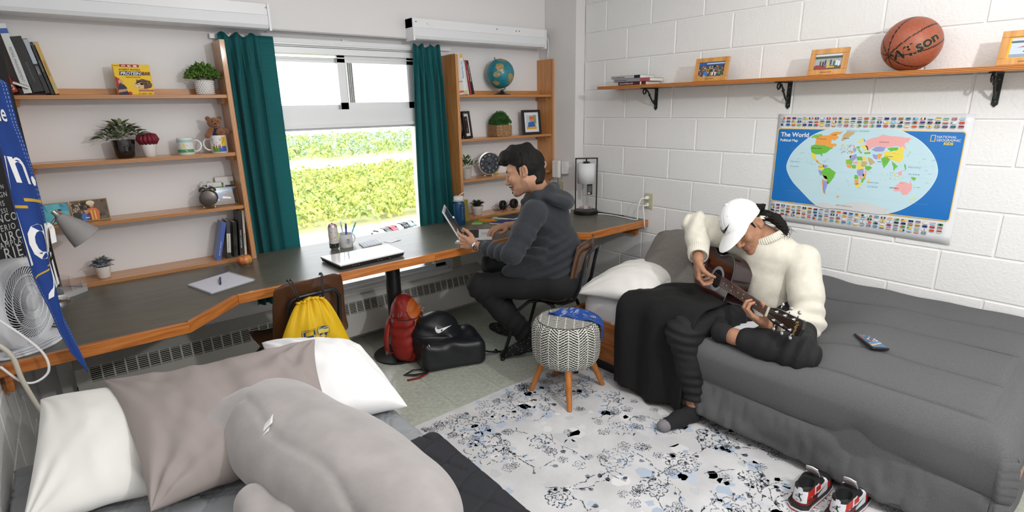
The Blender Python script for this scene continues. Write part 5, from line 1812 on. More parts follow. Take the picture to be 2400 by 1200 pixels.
def tuft(parent,n,r,h,z0,L,W,cols,seed,name='foliage',lift=.5):
 0
 rr=random.Random(seed);b=MB()
 for k in range(n):
  a=rr.uniform(0,2*PI);e=rr.random()**.5;el=rr.uniform(.1,1.0)
  p=Vector((r*e*math.cos(a),r*e*math.sin(a),z0+h*(1-e*e*.75)*rr.uniform(.55,1.0)))
  d=Vector((math.cos(a)*e,math.sin(a)*e,lift+rr.gauss(0,.35))).normalized()
  s=d.cross(Vector((rr.gauss(0,1),rr.gauss(0,1),rr.gauss(0,1)))).normalized()*W*rr.uniform(.6,1.2)
  l=L*rr.uniform(.6,1.2);nn=s.cross(d).normalized()*W*.4
  b.cur=rr.randrange(len(cols))
  b.add([p,p+d*l*.4+s*.5,p+d*l*.5+nn,p+d*l*.4-s*.5,p+d*l],[(0,1,2),(0,2,3),(1,4,2),(2,4,3)])
 o=b.obj(name,cols,parent,fix=False);o['kind']='stuff'
 return o
M_glaze=mat('white_glaze',(.80,.79,.78),.18,coat=.6)
G1=[mat('leaf_fresh',(.10,.22,.03),.5,noise=.2),mat('leaf_mid',(.06,.15,.025),.5,noise=.2),mat('leaf_lime',(.16,.29,.05),.5,noise=.2)]
G2=[mat('leaf_grey',(.13,.19,.10),.6,noise=.25),mat('leaf_sage',(.20,.26,.15),.6,noise=.25),mat('leaf_deep',(.07,.12,.06),.6,noise=.2),mat('leaf_tip',(.26,.28,.12),.6)]
S1,S2,S3,S4=1.664,1.358,1.062,.764
#left unit, top shelf
LN=-.36
g='books leaning on the top shelf left of the window'
t=book('red book leftmost on the top shelf, behind the blue pennant',(-3.385,3.345,S1+.008),.030,.215,.14,'b3241c',-.25,0,None,None,.012,g)
pr=Print((.004,-.0004,.012),(1,0,0),(0,0,1));pr.rect(0,0,.02,.022,'e8e4e0');pr.line([(.002,.008),(.008,.014),(.013,.008),(.018,.014)],.003,'b3241c',1);pr.line([(.002,.003),(.008,.009),(.013,.003),(.018,.009)],.003,'b3241c',1);pr.obj('emblem',t)
b=MB();b.bx(-.0,.052,0,.13,0,.009);o=b.obj('pages',M_paper)
tb=thing('book','brown paperback lying at a slant at the left end of the top shelf','book',(-3.368,3.33,S1+.05),.35);o.parent=tb;tb.rotation_euler=(0,.42,.1)
b=MB();b.bx(-.001,.0535,-.001,.131,.009,.011);b.bx(-.001,.0535,-.001,.131,-.002,.0);b.obj('cover',mat('brown_cover',(.10,.055,.03),.5),tb)
book('white book titled retail management on the top left shelf',(-3.338,3.345,S1+.007),.029,.292,.15,'d3d8d8',-.115,0,'RETAIL MANAGEMENT','8b9896',.0145,g,start=.33,bands=((.86,.93,'3d5fa8'),))
book('thick glossy black book beside the white one on the top left shelf',(-3.305,3.345,S1+.012),.040,.236,.15,'0d0d0e',LN*.42,0,'SALES MANAGEMENT','6d6d70',.009,g,.2,.45)
book('slim dark book with pale blue streak on the top left shelf',(-3.263,3.35,S1+.006),.017,.236,.15,'1a1d22',LN*.42,0,'LOGIC','c9d3dc',.012,g,.2,.5,bands=((.55,.99,'aeb8c4'),))
book('thin black book between the dark and the tan book on the top left shelf',(-3.243,3.355,S1+.004),.011,.226,.14,'161616',LN*.42,0,'DATA MODELS','9a9a9a',.007,g,start=.35)
book('tan yellow book with green label at the right end of the leaning row',(-3.229,3.35,S1+.005),.015,.226,.15,'c6a35a',LN*.42,0,'COMMUNICATION','7d5d22',.008,g,start=.35,bands=((.12,.19,'9db27c'),))
bx=thing('snack_box','yellow protein bar carton on the top left shelf','box',(-2.912,3.385,S1),.0)
BW,BHt,BD=.152,.146,.045
b=MB();b.bx(-BW/2,BW/2,0,BD,0,BHt,bev=.001);b.obj('carton',mat('yellow_carton',hexc('eec414'),.45),bx)
pr=Print((-BW/2,-.0004,0),(1,0,0),(0,0,1))
pr.rect(.028,BHt-.013,.108,BHt-.001,'b3202a',0)
for k in range(3):pr.rect(.036+k*.024,BHt-.011,.050+k*.024,BHt-.004,'f2e9d8',1)
pr.poly([(.020,.094),(.110,.094),(.113,.113),(.024,.113)],'2a2320',1)
pr.poly([(.109,.094),(.150,.094),(.150,.112),(.112,.112)],'d59a12',1)
pr.poly([(0,0),(.052,0),(.030,.035),(.020,.075),(0,.09)],'a71f26',0)
pr.poly([(.004,.0),(.004,.035),(.012,.052),(.030,.052),(.040,.038),(.044,.0)],'1c2740',1)
pr.poly([(.003,.012),(.042,.020),(.042,.030),(.006,.026)],'c79373',2)
pr.disc(.019,.063,.009,'cf9d7d',2,ry=.012);pr.rect(.015,.050,.023,.056,'c79373',2)
pr.poly([(.072,.044),(.080,.034),(.120,.030),(.144,.036),(.150,.052),(.138,.070),(.112,.078),(.088,.070)],'5b3a22',1)
pr.poly([(.070,.046),(.080,.034),(.112,.032),(.114,.048),(.098,.062),(.078,.060)],'d9bd92',2)
rr=random.Random(4)
for k in range(36):pr.disc(rr.uniform(.085,.142),rr.uniform(.050,.074),rr.uniform(.0015,.004),rr.choice(['3b2414','8a5a32','a9742f','2c1a10']),3,7)
for k in range(10):pr.disc(rr.uniform(.078,.108),rr.uniform(.038,.056),rr.uniform(.002,.004),rr.choice(['b3563a','e9d9b4','8a5a32']),3,7)
pr.rect(.088,.018,.150,.026,'b3202a',1);pr.disc(.050,.008,.009,'b3202a',1)
pr.obj('print',bx)
V3=((1,0,0),(0,0,1))
yk=-.0016
text("ROBERT IRVINE'S",.0115,(-BW/2+.022,yk,.117),*V3,mat('carton_brown',hexc('3a2a18'),.6),bx,shear=.2)
text('PROTEIN',.0205,(-BW/2+.0245,yk,.0962),*V3,M_wink,bx,shear=.2,bold=.0004)
text('BAR',.0205,(-BW/2+.1125,yk,.0962),*V3,mat('carton_brown',hexc('3a2a18'),.6),bx,shear=.2,bold=.0004,sx=.95)
text('Baked Protein Bar',.0085,(-BW/2+.045,yk,.083),*V3,mat('carton_red',hexc('8c1a1a'),.6),bx)
text('Chocolate Peanut Butter',.0052,(-BW/2+.090,yk,.0197),*V3,M_wink,bx)
text('10 - 63g bars   628 g',.0068,(-BW/2+.086,yk,.006),*V3,mat('carton_brown',hexc('3a2a18'),.6),bx)
text('Gluten Free',.006,(-BW/2+.003,yk,BHt-.009),*V3,mat('carton_red',hexc('8c1a1a'),.6),bx)
text('16g  3g  190',.0085,(-BW/2+.036,yk-.0002,BHt-.0105),*V3,mat('carton_red',hexc('8c1a1a'),.6),bx)
pl=thing('potted_plant','bushy bright green plant in a white knobbly pot on the top left shelf','plant',(-2.597,3.405,S1))
pot(pl,[(.0,.0),(.036,.0),(.040,.004),(.0445,.075),(.042,.075),(.040,.060),(0,.060)],M_glaze,(.040,.062))
b=MB();b.smooth=True
for j in range(7):
 for k in range(22):
  a=2*PI*(k+.5*(j%2))/22;z=.008+j*.0102;r=.0405+.0042*z/.075
  b.ball((r*math.cos(a),r*math.sin(a),z),.0048,6,4)
b.obj('knob_relief',M_glaze,pl)['kind']='stuff'
tuft(pl,620,.075,.085,.072,.022,.016,G1,3,lift=.35)
#left unit, second shelf
pl=thing('potted_plant','grey green leafy plant in a glossy black pot on the second left shelf','plant',(-3.008,3.405,S2))
pot(pl,[(.0,.0),(.034,.0),(.042,.008),(.050,.05),(.052,.090),(.048,.090),(.045,.078),(0,.078)],mat('black_glaze',(.008,.008,.008),.08,coat=1.0,bump=.6,bscale=45),(.046,.080))
rr=random.Random(12);sp=[]
for k in range(150):
 a=rr.uniform(0,2*PI);e=rr.random()**.6
 p=(.075*e*math.cos(a)*1.15,.058*e*math.sin(a)-.006,.085+.075*(1-e*e)*rr.uniform(.6,1)+.012)
 sp.append((p,(math.cos(a)*(.35+e),math.sin(a)*(.35+e)*.8,rr.uniform(.0,.9)),rr.uniform(.8,1.35)))
leaves(pl,None,sp,[leaf_mesh(.040,.015),leaf_mesh(.034,.013,.4)],G2,rr)
pl=thing('potted_plant','dark red ribbed cactus in a small white pot on the second left shelf','plant',(-2.903,3.395,S2))
pot(pl,[(.0,.0),(.022,.0),(.027,.006),(.0375,.068),(.0352,.068),(.034,.058),(0,.058)],M_glaze,(.034,.059))
M_cact=mat('red_cactus',(.17,.008,.022),.5,noise=.2)
for k in range(13):
 a=2*PI*k/13;b=MB();b.smooth=True
 b.tube([(.012*math.cos(a),.012*math.sin(a),.060),(.032*math.cos(a),.032*math.sin(a),.070),(.042*math.cos(a),.042*math.sin(a),.088),(.034*math.cos(a),.034*math.sin(a),.107),(.014*math.cos(a),.014*math.sin(a),.116)],[.006,.0105,.0115,.0105,.006],9)
 b.obj('rib',M_cact,pl)
b=MB();b.smooth=True;b.ball((0,0,.088),(.022,.022,.026),12,8);b.obj('core',mat('cactus_core',(.5,.42,.38),.7),pl)
def mug(label,loc,r,h,hang,draw,name='mug',m=None,n=36,group=None):
 o=thing(name,label,'mug',loc,0,group)
 b=MB();b.smooth=True
 b.lathe([(0,0),(r*.93,0),(r,.005),(r,h-.001),(r-.0012,h),(r-.003,h-.001),(r-.0032,.006),(0,.006)],n=n)
 auto(b.obj('body',m or M_glaze,o),50)
 c,s=math.cos(hang),math.sin(hang);b=MB();b.smooth=True
 pts=[(r-.002,.80),(r+.018,.82),(r+.031,.66),(r+.033,.48),(r+.026,.28),(r+.012,.17),(r-.002,.17)]
 b.tube([(p*c,p*s,q*h)for p,q in pts],.0052,8);b.obj('handle',m or M_glaze,o)
 if draw:
  pr=Print((0,0,0),(1,0,0),(0,0,1));draw(pr)
  vs=[]
  for(x,y,z)in pr.vs:
   a=-PI/2-.35+x/r;k=r+.0003-y
   vs.append((k*math.cos(a),k*math.sin(a),z))
  pr.vs=vs;pr.obj('picture',o)
 return o
def arc_rect(pr,x0,y0,x1,y1,c,l):
 n=max(1,int((x1-x0)/.006))
 for k in range(n):pr.rect(x0+(x1-x0)*k/n,y0,x0+(x1-x0)*(k+1)/n,y1,c,l)
def draw_child(pr):
 arc_rect(pr,-.06,.012,.05,.028,'3f9a62',0);arc_rect(pr,-.06,.064,.05,.078,'a9cfc9',0)
 pr.poly([(-.05,.028),(-.02,.028),(-.03,.040)],'5fb37c',1)
 pr.disc(-.002,.052,.006,'e9d27a',2);pr.poly([(-.010,.030),(.006,.030),(.002,.047),(-.006,.047)],'e5dc74',1)
 pr.line([(-.006,.030),(-.014,.014)],.002,'8f9aa0',2);pr.line([(.002,.030),(.012,.014)],.006,'9fb2b6',2);pr.line([(-.002,.044),(.016,.050)],.002,'6fae7e',2)
 pr.line([(-.030,.052),(-.026,.055),(-.022,.052)],.001,'555555',2)
def draw_face(pr):
 arc_rect(pr,-.030,.006,.004,.036,'58a03c',0);arc_rect(pr,.004,.006,.045,.036,'3e62b4',0);arc_rect(pr,.020,.036,.047,.086,'e9bd2a',0)
 pr.poly([(-.028,.086),(-.030,.060),(-.018,.043),(.004,.038),(.022,.046),(.032,.066),(.030,.086)],'efe4cf',1)
 pr.line([(-.030,.080),(-.027,.058),(-.016,.044),(.004,.039),(.022,.047),(.031,.064),(.031,.084)],.0016,'1c1a18',2)
 pr.line([(-.024,.078),(-.020,.068)],.002,'1c1a18',3);pr.line([(.010,.078),(.017,.066)],.002,'1c1a18',3)
 for x in(-.008,-.002):pr.disc(x,.056,.0014,'1c1a18',3,8)
 for k,c in enumerate(('c23a3a','f4efe6','c23a3a','f4efe6','d07a3a','c23a3a','f4efe6')):pr.line([(-.018+k*.006,.041-.002*abs(k-3)*-1),(-.020+k*.006,.026)],.003,c,3)
mug('white mug with a child drawing in green and blue on the second left shelf',(-2.735,3.40,S2),.040,.088,-.25,draw_child)
mug('colourful mug with a cartoonish smiling face holding a small teddy bear',(-2.575,3.395,S2),.042,.094,PI-.12,draw_face)
tb=thing('teddy_bear','small brown teddy bear in a blue vest sitting in the mug','toy',(-2.578,3.39,S2+.075))
M_fur=mat('brown_fur',(.26,.095,.030),.95,noise=.3,nscale=130,bump=1.0,bscale=240,sheen=.5)
def bear(P):
 d=sd_ell(P,(0,0,.028),(.031,.029,.040))
 d=smin(d,sd_ell(P,(-.006,-.006,.084),(.035,.032,.030)),.008)
 d=smin(d,sd_ell(P,(-.008,-.034,.077),(.016,.012,.013)),.006)
 for s,x in((-1,-.034),(1,.024)):
  d=smin(d,sd_ell(P,(x,.0,.108),(.013,.008,.013)),.004)
 d=smin(d,sd_cone(P,(-.028,-.012,.046),(-.050,-.022,.018),.015,.015),.006)
 d=smin(d,sd_cone(P,(.026,-.012,.046),(.052,-.015,.034),.015,.015),.006)
 d=smin(d,sd_ell(P,(.012,-.026,.034),(.022,.018,.019)),.005)
 return d+.0012*vnoise(P,330,2)+.0008*vnoise(P,700,3)
sdf_obj('body',bear,(-.075,-.055,-.02),(.078,.04,.13),.0026,M_fur,tb)
b=MB();b.smooth=True;b.ball((-.009,-.046,.081),(.0055,.0035,.004),10,7);b.obj('nose',M_black,tb)
for x in(-.021,.005):
 b=MB();b.smooth=True;b.ball((x,-.036,.091),.0028,8,6);b.obj('eye',M_black,tb)
b=MB();b.tube([(-.020,-.0435,.069),(-.008,-.0455,.066),(.003,-.0435,.069)],.0008,5);b.obj('mouth',M_black,tb)
def vest(P):return smax(np.abs(sd_ell(P,(0,0,.028),(.033,.031,.042)))-.0015,np.abs(P[...,2]-.035)-.022,.002)
sdf_obj('vest',vest,(-.04,-.04,.0),(.04,.04,.07),.0026,mat('navy_vest',(.012,.022,.07),.9),tb)
#left unit, third shelf
M_fgold=mat('thin_gilt_frame',(.48,.35,.17),.4)
def pic_pool(pr,w,h):
 c=clampp(pr,w,h);c.rect(0,0,w,h,'63bfd0',0)
 r=random.Random(2)
 for k in range(26):c.disc(r.uniform(0,w),r.uniform(0,h),r.uniform(.003,.010),r.choice(['57b4c8','78cbd8','6dc4d4']),1,8,.003)
 c.poly([(w*.05,h),(w*.2,h*.62),(w*.23,h*.62),(w*.14,h)],'4e93b5',1);c.rect(w*.7,h*.6,w,h,'4aa5c8',1)
 figure_pic(c,w*.66,h*.42,h*.62,'1f2c4e','c08a6a')
 c.rect(w*.60,h*.28,w*.72,h*.38,'aebbd0',6)
def pic_pair(pr,w,h):
 c=clampp(pr,w,h);c.rect(0,0,w,h,'5d4630',0)
 r=random.Random(3)
 for k in range(60):c.disc(r.uniform(0,w),r.uniform(0,h),r.uniform(.004,.013),r.choice(['4a3826','735a3e','3a2b1d','86705a','6b573a']),1,7)
 for k in range(24):c.disc(r.uniform(0,w*.3),r.uniform(h*.4,h*.9),.003,'b9ab97',2,6)
 c.disc(w*.12,h*.3,.016,'1e1a18',2)
 figure_pic(c,w*.56,h*.50,h*.80,'d9682a','c98c5e');c.rect(w*.50,h*.02,w*.535,h*.5,'e6c83a',6);c.rect(w*.60,h*.02,w*.635,h*.5,'e6c83a',6)
 c.disc(w*.54,h*.865,.017,'e9dcc0',6,ry=.012);c.rect(w*.43,h*.79,w*.60,h*.815,'e2b070',6)
 figure_pic(c,w*.38,h*.30,h*.66,'2f6fc2','d09a78');c.rect(w*.33,h*.12,w*.44,h*.16,'e8eef5',6)
frame('gilt framed photo of a person at a blue pool on the third left shelf',(-3.333,3.40,S3+.001),.112,.104,.004,M_fgold,.0,.16,.008,0,pic_pool)
frame('gilt framed photo of two people, one in an orange vest, on the third left shelf',(-3.199,3.395,S3+.001),.150,.106,.004,M_fgold,.0,.16,.008,0,pic_pair)
ck=thing('alarm_clock','twin bell pewter alarm clock on the third left shelf','clock',(-2.675,3.375,S3),-.25)
M_pew=mat('pewter',(.16,.14,.13),.35,.85)
b=MB();b.smooth=True
b.lathe([(.0,.035),(.030,.034),(.043,.028),(.046,.0),(.046,-.024),(.0475,-.027),(.046,-.030),(.042,-.030),(.041,-.026),(.0,-.026)],(0,0,.055),36,(PI/2,0,0))
auto(b.obj('case',M_pew,ck),35)
b=MB();b.lathe([(.0408,.0265),(0,.0266)],(0,0,.055),32,(PI/2,0,0));dl=b.obj('dial',mat('ivory_dial',(.62,.55,.40),.5),ck)
pr=Print((0,-.0272,.055),(1,0,0),(0,0,1))
for k in range(60):
 a=2*PI*k/60;r0=.0375 if k%5 else .036
 pr.line([(r0*math.sin(a),r0*math.cos(a)),(.039*math.sin(a),.039*math.cos(a))],.0006,'2a2320',0)
pr.obj('minute_track',dl)
for k,s in enumerate(('XII','I','II','III','IIII','V','VI','VII','VIII','IX','X','XI')):
 a=2*PI*k/12
 text(s,.0085,(.031*math.sin(a),-.0274,.055+.031*math.cos(a)-.003),*V3,M_ink,dl,align='CENTER',sx=.8)
for ang,L,w in((5.15,.020,.0028),(.98,.028,.0022),(3.9,.03,.0007)):
 b=MB();b.box((L*.45*math.sin(ang),-.0285,.055+L*.45*math.cos(ang)),(w,.0006,L),(0,ang,0));b.obj('hand',M_ink,ck)
for s in(-1,1):
 b=MB();b.smooth=True;b.lathe([(.0,.017),(.010,.0155),(.0175,.010),(.0215,.002),(.022,.0),(.0,.0)],(s*.0235,.004,.099),24,(0,s*.42,0));auto(b.obj('bell',M_pew,ck))
 b=MB();b.smooth=True;b.tube([(s*.022,-.006,.012),(s*.030,-.010,.0)],[.003,.004],8);b.obj('foot',M_steel,ck)
b=MB();b.smooth=True;b.cyl((0,.004,.098),(0,.004,.122),.0025,n=8);b.ball((0,.004,.124),.0045,8,6);b.obj('hammer',M_pew,ck)
for s in(-1,1):
 b=MB();b.smooth=True;b.tube([(s*.018+.0145*math.cos(a),.004,.132+.0145*math.sin(a))for a in np.linspace(0,2*PI,18)[:-1]],.0014,6,closed=True);b.obj('ring',M_steel,ck)
def pic_house(pr,w,h):
 c=clampp(pr,w,h);c.rect(0,0,w,h,'9fb89a',0);c.rect(0,h*.7,w,h,'dfe7ea',1)
 c.poly([(0,h*.2),(w*.5,h*.35),(w*.5,h*.75),(w*.1,h*.85),(0,h*.8)],'e8e9e6',2);c.poly([(0,h*.8),(w*.55,h*.7),(w*.5,h*.82),(w*.1,h*.92)],'8d8f8c',3)
 for k in range(4):c.rect(w*(.05+.1*k),h*.5,w*(.1+.1*k),h*.66,'55605e',3)
 c.rect(w*.6,0,w,h*.55,'5f8a4a',2)
def pic_garden(pr,w,h):
 c=clampp(pr,w,h);c.rect(0,0,w,h,'e4e6e6',0);r=random.Random(5)
 for k in range(30):c.poly([(w*r.uniform(.05,.45),h*r.uniform(.3,.7))for _ in range(3)],r.choice(['5f9a3c','86b554','477a30']),1)
 c.disc(w*.58,h*.42,w*.10,'2e62b0',2);c.rect(w*.62,h*.3,w,h*.5,'3a3f45',2);c.rect(w*.8,h*.5,w,h*.72,'5b7a4c',2)
def pic_runner(pr,w,h):
 c=clampp(pr,w,h);c.rect(0,0,w,h,'6fb6cf',0);c.poly([(w*.18,h*.62),(w,h*.92),(w,0),(0,0),(0,h*.35)],'4d3a34',1);c.rect(0,h*.86,w,h,'dfe7ee',0)
 for k in range(3):c.poly([(w*(.22+.26*k),h*(.54+.07*k)),(w*(.38+.26*k),h*(.59+.07*k)),(w*(.38+.26*k),h*(.74+.07*k)),(w*(.22+.26*k),h*(.69+.07*k))],'2f5f9e',2)
 c.rect(0,0,w,h*.18,'3a2a26',2)
 c.poly([(w*.20,h*.42),(w*.45,h*.36),(w*.5,h*.58),(w*.26,h*.58)],'2b5cb8',3);c.disc(w*.14,h*.46,w*.045,'c79474',4)
 c.poly([(w*.45,h*.36),(w*.78,h*.30),(w*.74,h*.40),(w*.47,h*.48)],'e9ecf2',3);c.poly([(w*.14,h*.24),(w*.34,h*.26),(w*.32,h*.36),(w*.16,h*.30)],'e9ecf2',4)
frame('small photo of a white house behind the alarm clock on the third left shelf',(-2.634,3.462,S3+.046),.110,.082,.002,M_fgold,.0,.05,.004,0,pic_house,stand=False)
frame('small photo of a plant and blue cap, back right on the third left shelf',(-2.562,3.472,S3+.055),.098,.100,.002,M_fgold,-.05,.03,.004,0,pic_garden,stand=False)
frame('photo of a runner in blue by a dark building, third left shelf',(-2.588,3.42,S3+.001),.150,.100,.003,M_fgold,.02,.18,.006,0,pic_runner)
#left unit, bottom board
pl=thing('potted_plant','blue grey succulent in a white pot on the bottom left shelf','plant',(-3.203,3.40,S4))
pot(pl,[(.0,.0),(.024,.0),(.028,.004),(.0365,.062),(.0345,.062),(.033,.052),(0,.052)],M_glaze,(.033,.054))
rr=random.Random(9);sp=[]
for k in range(64):
 a=rr.uniform(0,2*PI);e=rr.random()**.6
 sp.append(((.030*e*math.cos(a),.026*e*math.sin(a),.060+.022*(1-e)+rr.uniform(0,.012)),(math.cos(a)*(.4+e),math.sin(a)*(.4+e),rr.uniform(-.1,1.1)),rr.uniform(.8,1.3)))
leaves(pl,None,sp,[leaf_mesh(.030,.014,.15)],[mat('leaf_blue',(.20,.25,.31),.7,noise=.2),mat('leaf_blue_b',(.27,.31,.36),.7),mat('leaf_violet',(.16,.18,.24),.7)],rr)
sp=[((.008*math.cos(a)-.004,.008*math.sin(a),.098),(math.cos(a),math.sin(a),.7),.8)for a in np.linspace(0,5.6,9)]+[((.018+.006*math.cos(a),.004*math.sin(a),.095),(math.cos(a),math.sin(a),.5),.7)for a in np.linspace(0,5.4,7)]
leaves(pl,None,sp,[leaf_mesh(.022,.013,.1)],[mat('leaf_pale',(.42,.42,.26),.7),mat('leaf_pale_b',(.36,.33,.20),.7)],rr)
g='books standing on the bottom left shelf'
book('slim blue book leftmost on the bottom left shelf',(-2.692,3.352,S4+.001),.024,.222,.10,'4a66b0',.27,.0,'FINANCIAL ANALYSIS','dfe4f2',.0085,g,start=.5)
book('dark grey book with a cream spine label on the bottom left shelf',(-2.635,3.35,S4+.001),.020,.220,.10,'3f4243',.11,.0,'Theories of Personality in Social Work','2c2c2c',.0085,g,start=.36,bands=((.16,.66,'d9d8d0'),))
book('plain black book in the middle of the bottom left shelf row',(-2.598,3.36,S4+.001),.022,.205,.10,'101011',.10,.0,None,None,.01,g)
book('tall black book with white title beside the cream book',(-2.566,3.355,S4+.001),.022,.268,.10,'0d0d0d',.085,.0,'Initiation a la psychologie','e6e6e6',.0105,g,start=.42)
book('white paperback rightmost on the bottom left shelf',(-2.541,3.352,S4+.001),.012,.266,.10,'d8d4ca',.075,.0,'Measurement in Practice','333333',.007,g,start=.5)
#things on the left of the desk
def apple(P):
 q=P-np.array((0,0,.036),np.float32);r=np.hypot(q[...,0],q[...,1])
 d=np.sqrt((r-.016)**2+(q[...,2]*.96)**2)-.0245
 return smin(d,r*0+np.sqrt((q**2).sum(-1))-.022,.01)+.0008*np.cos(5*np.arctan2(q[...,1],q[...,0]))*(q[...,2]<0)
ap=thing('apple','orange red apple on the desk by the foot of the left shelf','fruit',(-2.582,3.19,DT))
ma=mat('apple_skin',(.62,.16,.04),.28,coat=.4,noise=.0)
nt=ma.node_tree;n1=nt.nodes.new('ShaderNodeTexNoise');n1.inputs['Scale'].default_value=24;n1.inputs['Detail'].default_value=6
tc=nt.nodes.new('ShaderNodeTexCoord');mp=nt.nodes.new('ShaderNodeMapping');mp.inputs['Scale'].default_value=(1.6,1.6,.5)
nt.links.new(tc.outputs['Object'],mp.inputs[0]);nt.links.new(mp.outputs[0],n1.inputs['Vector'])
cr=nt.nodes.new('ShaderNodeValToRGB');cr.color_ramp.elements[0].position=.35;cr.color_ramp.elements[1].position=.62
cr.color_ramp.elements[0].color=(.42,.055,.02,1);cr.color_ramp.elements[1].color=(.68,.30,.07,1)
nt.links.new(n1.outputs[0],cr.inputs[0]);nt.links.new(cr.outputs[0],nt.nodes['Principled BSDF'].inputs['Base Color'])
sdf_obj('flesh',apple,(-.05,-.05,-.01),(.05,.05,.075),.003,ma,ap)
b=MB();b.smooth=True;b.tube([(0,0,.055),(.002,.0,.066),(.005,.001,.072)],.0013,6);b.obj('stem',M_trunk if 'M_trunk' in globals()else mat('twig',(.1,.07,.04),.8),ap)
nb=thing('notepad','spiral notepad of plain paper lying open on the desk','notebook',(-2.757,2.935,DT),0)
A_,B_,C_,D_=Vector((-2.896,3.005)),Vector((-2.834,2.775)),Vector((-2.619,2.858)),Vector((-2.690,3.100))
def quad_slab(q,z0,z1,name,m,par,jit=0):
 b=MB();b.prism([(p.x-par.location.x,p.y-par.location.y)for p in q],(0,0,z0),(1,0,0),(0,1,0),(0,0,z1-z0));return b.obj(name,m,par)
M_sheetp=mat('note_paper',(.70,.71,.80),.8)
quad_slab([A_,B_,C_,D_],.0,.002,'cover',mat('card_grey',(.25,.25,.26),.8),nb)
quad_slab([A_*.99+C_*.01,B_*.99+D_*.01,C_*.99+A_*.01,D_*.99+B_*.01],.002,.008,'pages',M_sheetp,nb)
sh_=Vector((.004,-.006));quad_slab([p+sh_ for p in(A_*.985+C_*.015,B_,C_*.985+A_*.015,D_*.985+B_*.015)],.008,.0088,'top_sheet',M_sheetp,nb)
b=MB();b.smooth=True
d=(C_-D_);n_=26
for k in range(n_):
 c=D_+d*((k+.5)/n_);c=Vector((c.x-nb.location.x,c.y-nb.location.y,.006))
 w=Vector((-d.y,d.x,0)).normalized()
 b.tube([tuple(c+w*(.006*math.cos(a))*-1+Vector((0,0,.006*math.sin(a))))for a in np.linspace(-.6,3.7,8)],.0008,5)
b.obj('wire_binding',mat('spiral_wire',(.45,.45,.47),.3,.9),nb)['kind']='stuff'
pn=thing('pen','blue ballpoint pen lying on the notepad','pen',(-2.76,2.93,DT+.0145))
b=MB();b.smooth=True;b.tube([(.012,.062,0),(.0,.01,0),(-.010,-.05,0),(-.012,-.062,0)],[.0045,.0052,.0045,.0015],10);b.obj('barrel',mat('navy_plastic',(.02,.03,.14),.25),pn)
b=MB();b.bx(-.0012,.0012,.0,.045,.004,.0065);o=b.obj('clip',mat('navy_plastic',(.02,.03,.14),.25),pn);o.rotation_euler=(0,0,-.2)
lp=thing('laptop','closed white laptop with black underside on the desk before the window','laptop',(-2.02,2.845,DT),.0)
Q=[(-2.232,2.985),(-2.218,2.735),(-1.822,2.760),(-1.815,2.985)]
def slab(q,z0,z1,name,m,par,inset=.0,bev=.0):
 cx0=sum(p[0]for p in q)/4;cy0=sum(p[1]for p in q)/4
 b=MB();b.prism([(cx0+(p[0]-cx0)*(1-inset)-par.location.x,cy0+(p[1]-cy0)*(1-inset)-par.location.y)for p in q],(0,0,z0),(1,0,0),(0,1,0),(0,0,z1-z0))
 o=b.obj(name,m,par);
 if bev:bevel(o,bev)
 return o
slab(Q,.003,.020,'base',mat('black_plastic',(.012,.012,.013),.3),lp,.02,.003)
slab(Q,.0205,.0285,'lid',mat('glossy_white',(.80,.81,.83),.15,coat=.8),lp,.0,.0015)
slab(Q,.0285,.0286,'lid_face',mat('glossy_white',(.80,.81,.83),.15,coat=.8),lp,.02)
slab(Q,.016,.0206,'seam',mat('black_plastic',(.012,.012,.013),.3),lp,.004)
for x,y in((-.18,-.08),(.17,-.06),(-.18,.11),(.17,.11)):
 b=MB();b.cyl((x,y,0),(x,y,.004),.008,n=12);b.obj('foot',M_black,lp)
for k,x in enumerate((-.13,-.115,-.095,.02,.04,.09)):
 b=MB();b.bx(x,x+.010,-.1005+.063*(x+.2)*.06-.004,-.094+.063*(x+.2)*.06,.009,.013);b.obj('port',mat('port_metal',(.2,.2,.2),.3,.8),lp)
cn=thing('drink_can','slim white drink can with orange fruit print on the desk at the window','can',(-2.064,3.205,DT))
b=MB();b.smooth=True;b.lathe([(0,.002),(.020,.0),(.0235,.004),(.0285,.012),(.0285,.142),(.0235,.153),(.0240,.156),(.0225,.1555),(.0215,.151),(0,.151)],n=32)
auto(b.obj('body',mat('can_aluminium',(.62,.62,.63),.25,.8),cn),50)
PXc=lambda z0,z1,nv=8,r=.0288:np.stack([np.stack([r*np.cos(np.linspace(0,2*PI,41)),r*np.sin(np.linspace(0,2*PI,41)),np.full(41,z)],-1)for z in np.linspace(z0,z1,nv)],0)
grid_mesh('sleeve',PXc(.040,.141),mat('can_white',(.70,.69,.68),.3,.2),cn)
grid_mesh('band',PXc(.012,.039),mat('can_black',(.04,.038,.038),.3,.3),cn)
pr=Print((0,0,0),(1,0,0),(0,0,1));rr=random.Random(6)
for k in range(22):
 x,z=rr.uniform(-.06,.06),rr.uniform(.048,.134)
 pr.disc(x,z,rr.uniform(.004,.0075),rr.choice(['d98a4a','e0a060','c9b8a8','d77b3c','a9a49e']),0,9,rr.uniform(.003,.005))
pr.rect(-.02,.018,.02,.021,'d8d8d8',1);pr.rect(-.02,.026,.01,.034,'d8d8d8',1)
pr.vs=[((.0291-y)*math.cos(-2.0+x/.0288),(.0291-y)*math.sin(-2.0+x/.0288),z)for x,y,z in pr.vs];pr.obj('print',cn)
b=MB();b.smooth=True;b.ball((.0,.004,.1525),(.006,.010,.0012),12,5);b.obj('pull_tab',M_steel,cn)
em=mug('white speckled enamel mug holding pens on the desk at the window',(-1.985,3.215,DT),.043,.084,.35,None,'enamel_mug',mat('enamel_white',(.74,.74,.74),.2,noise=.0,coat=.5))
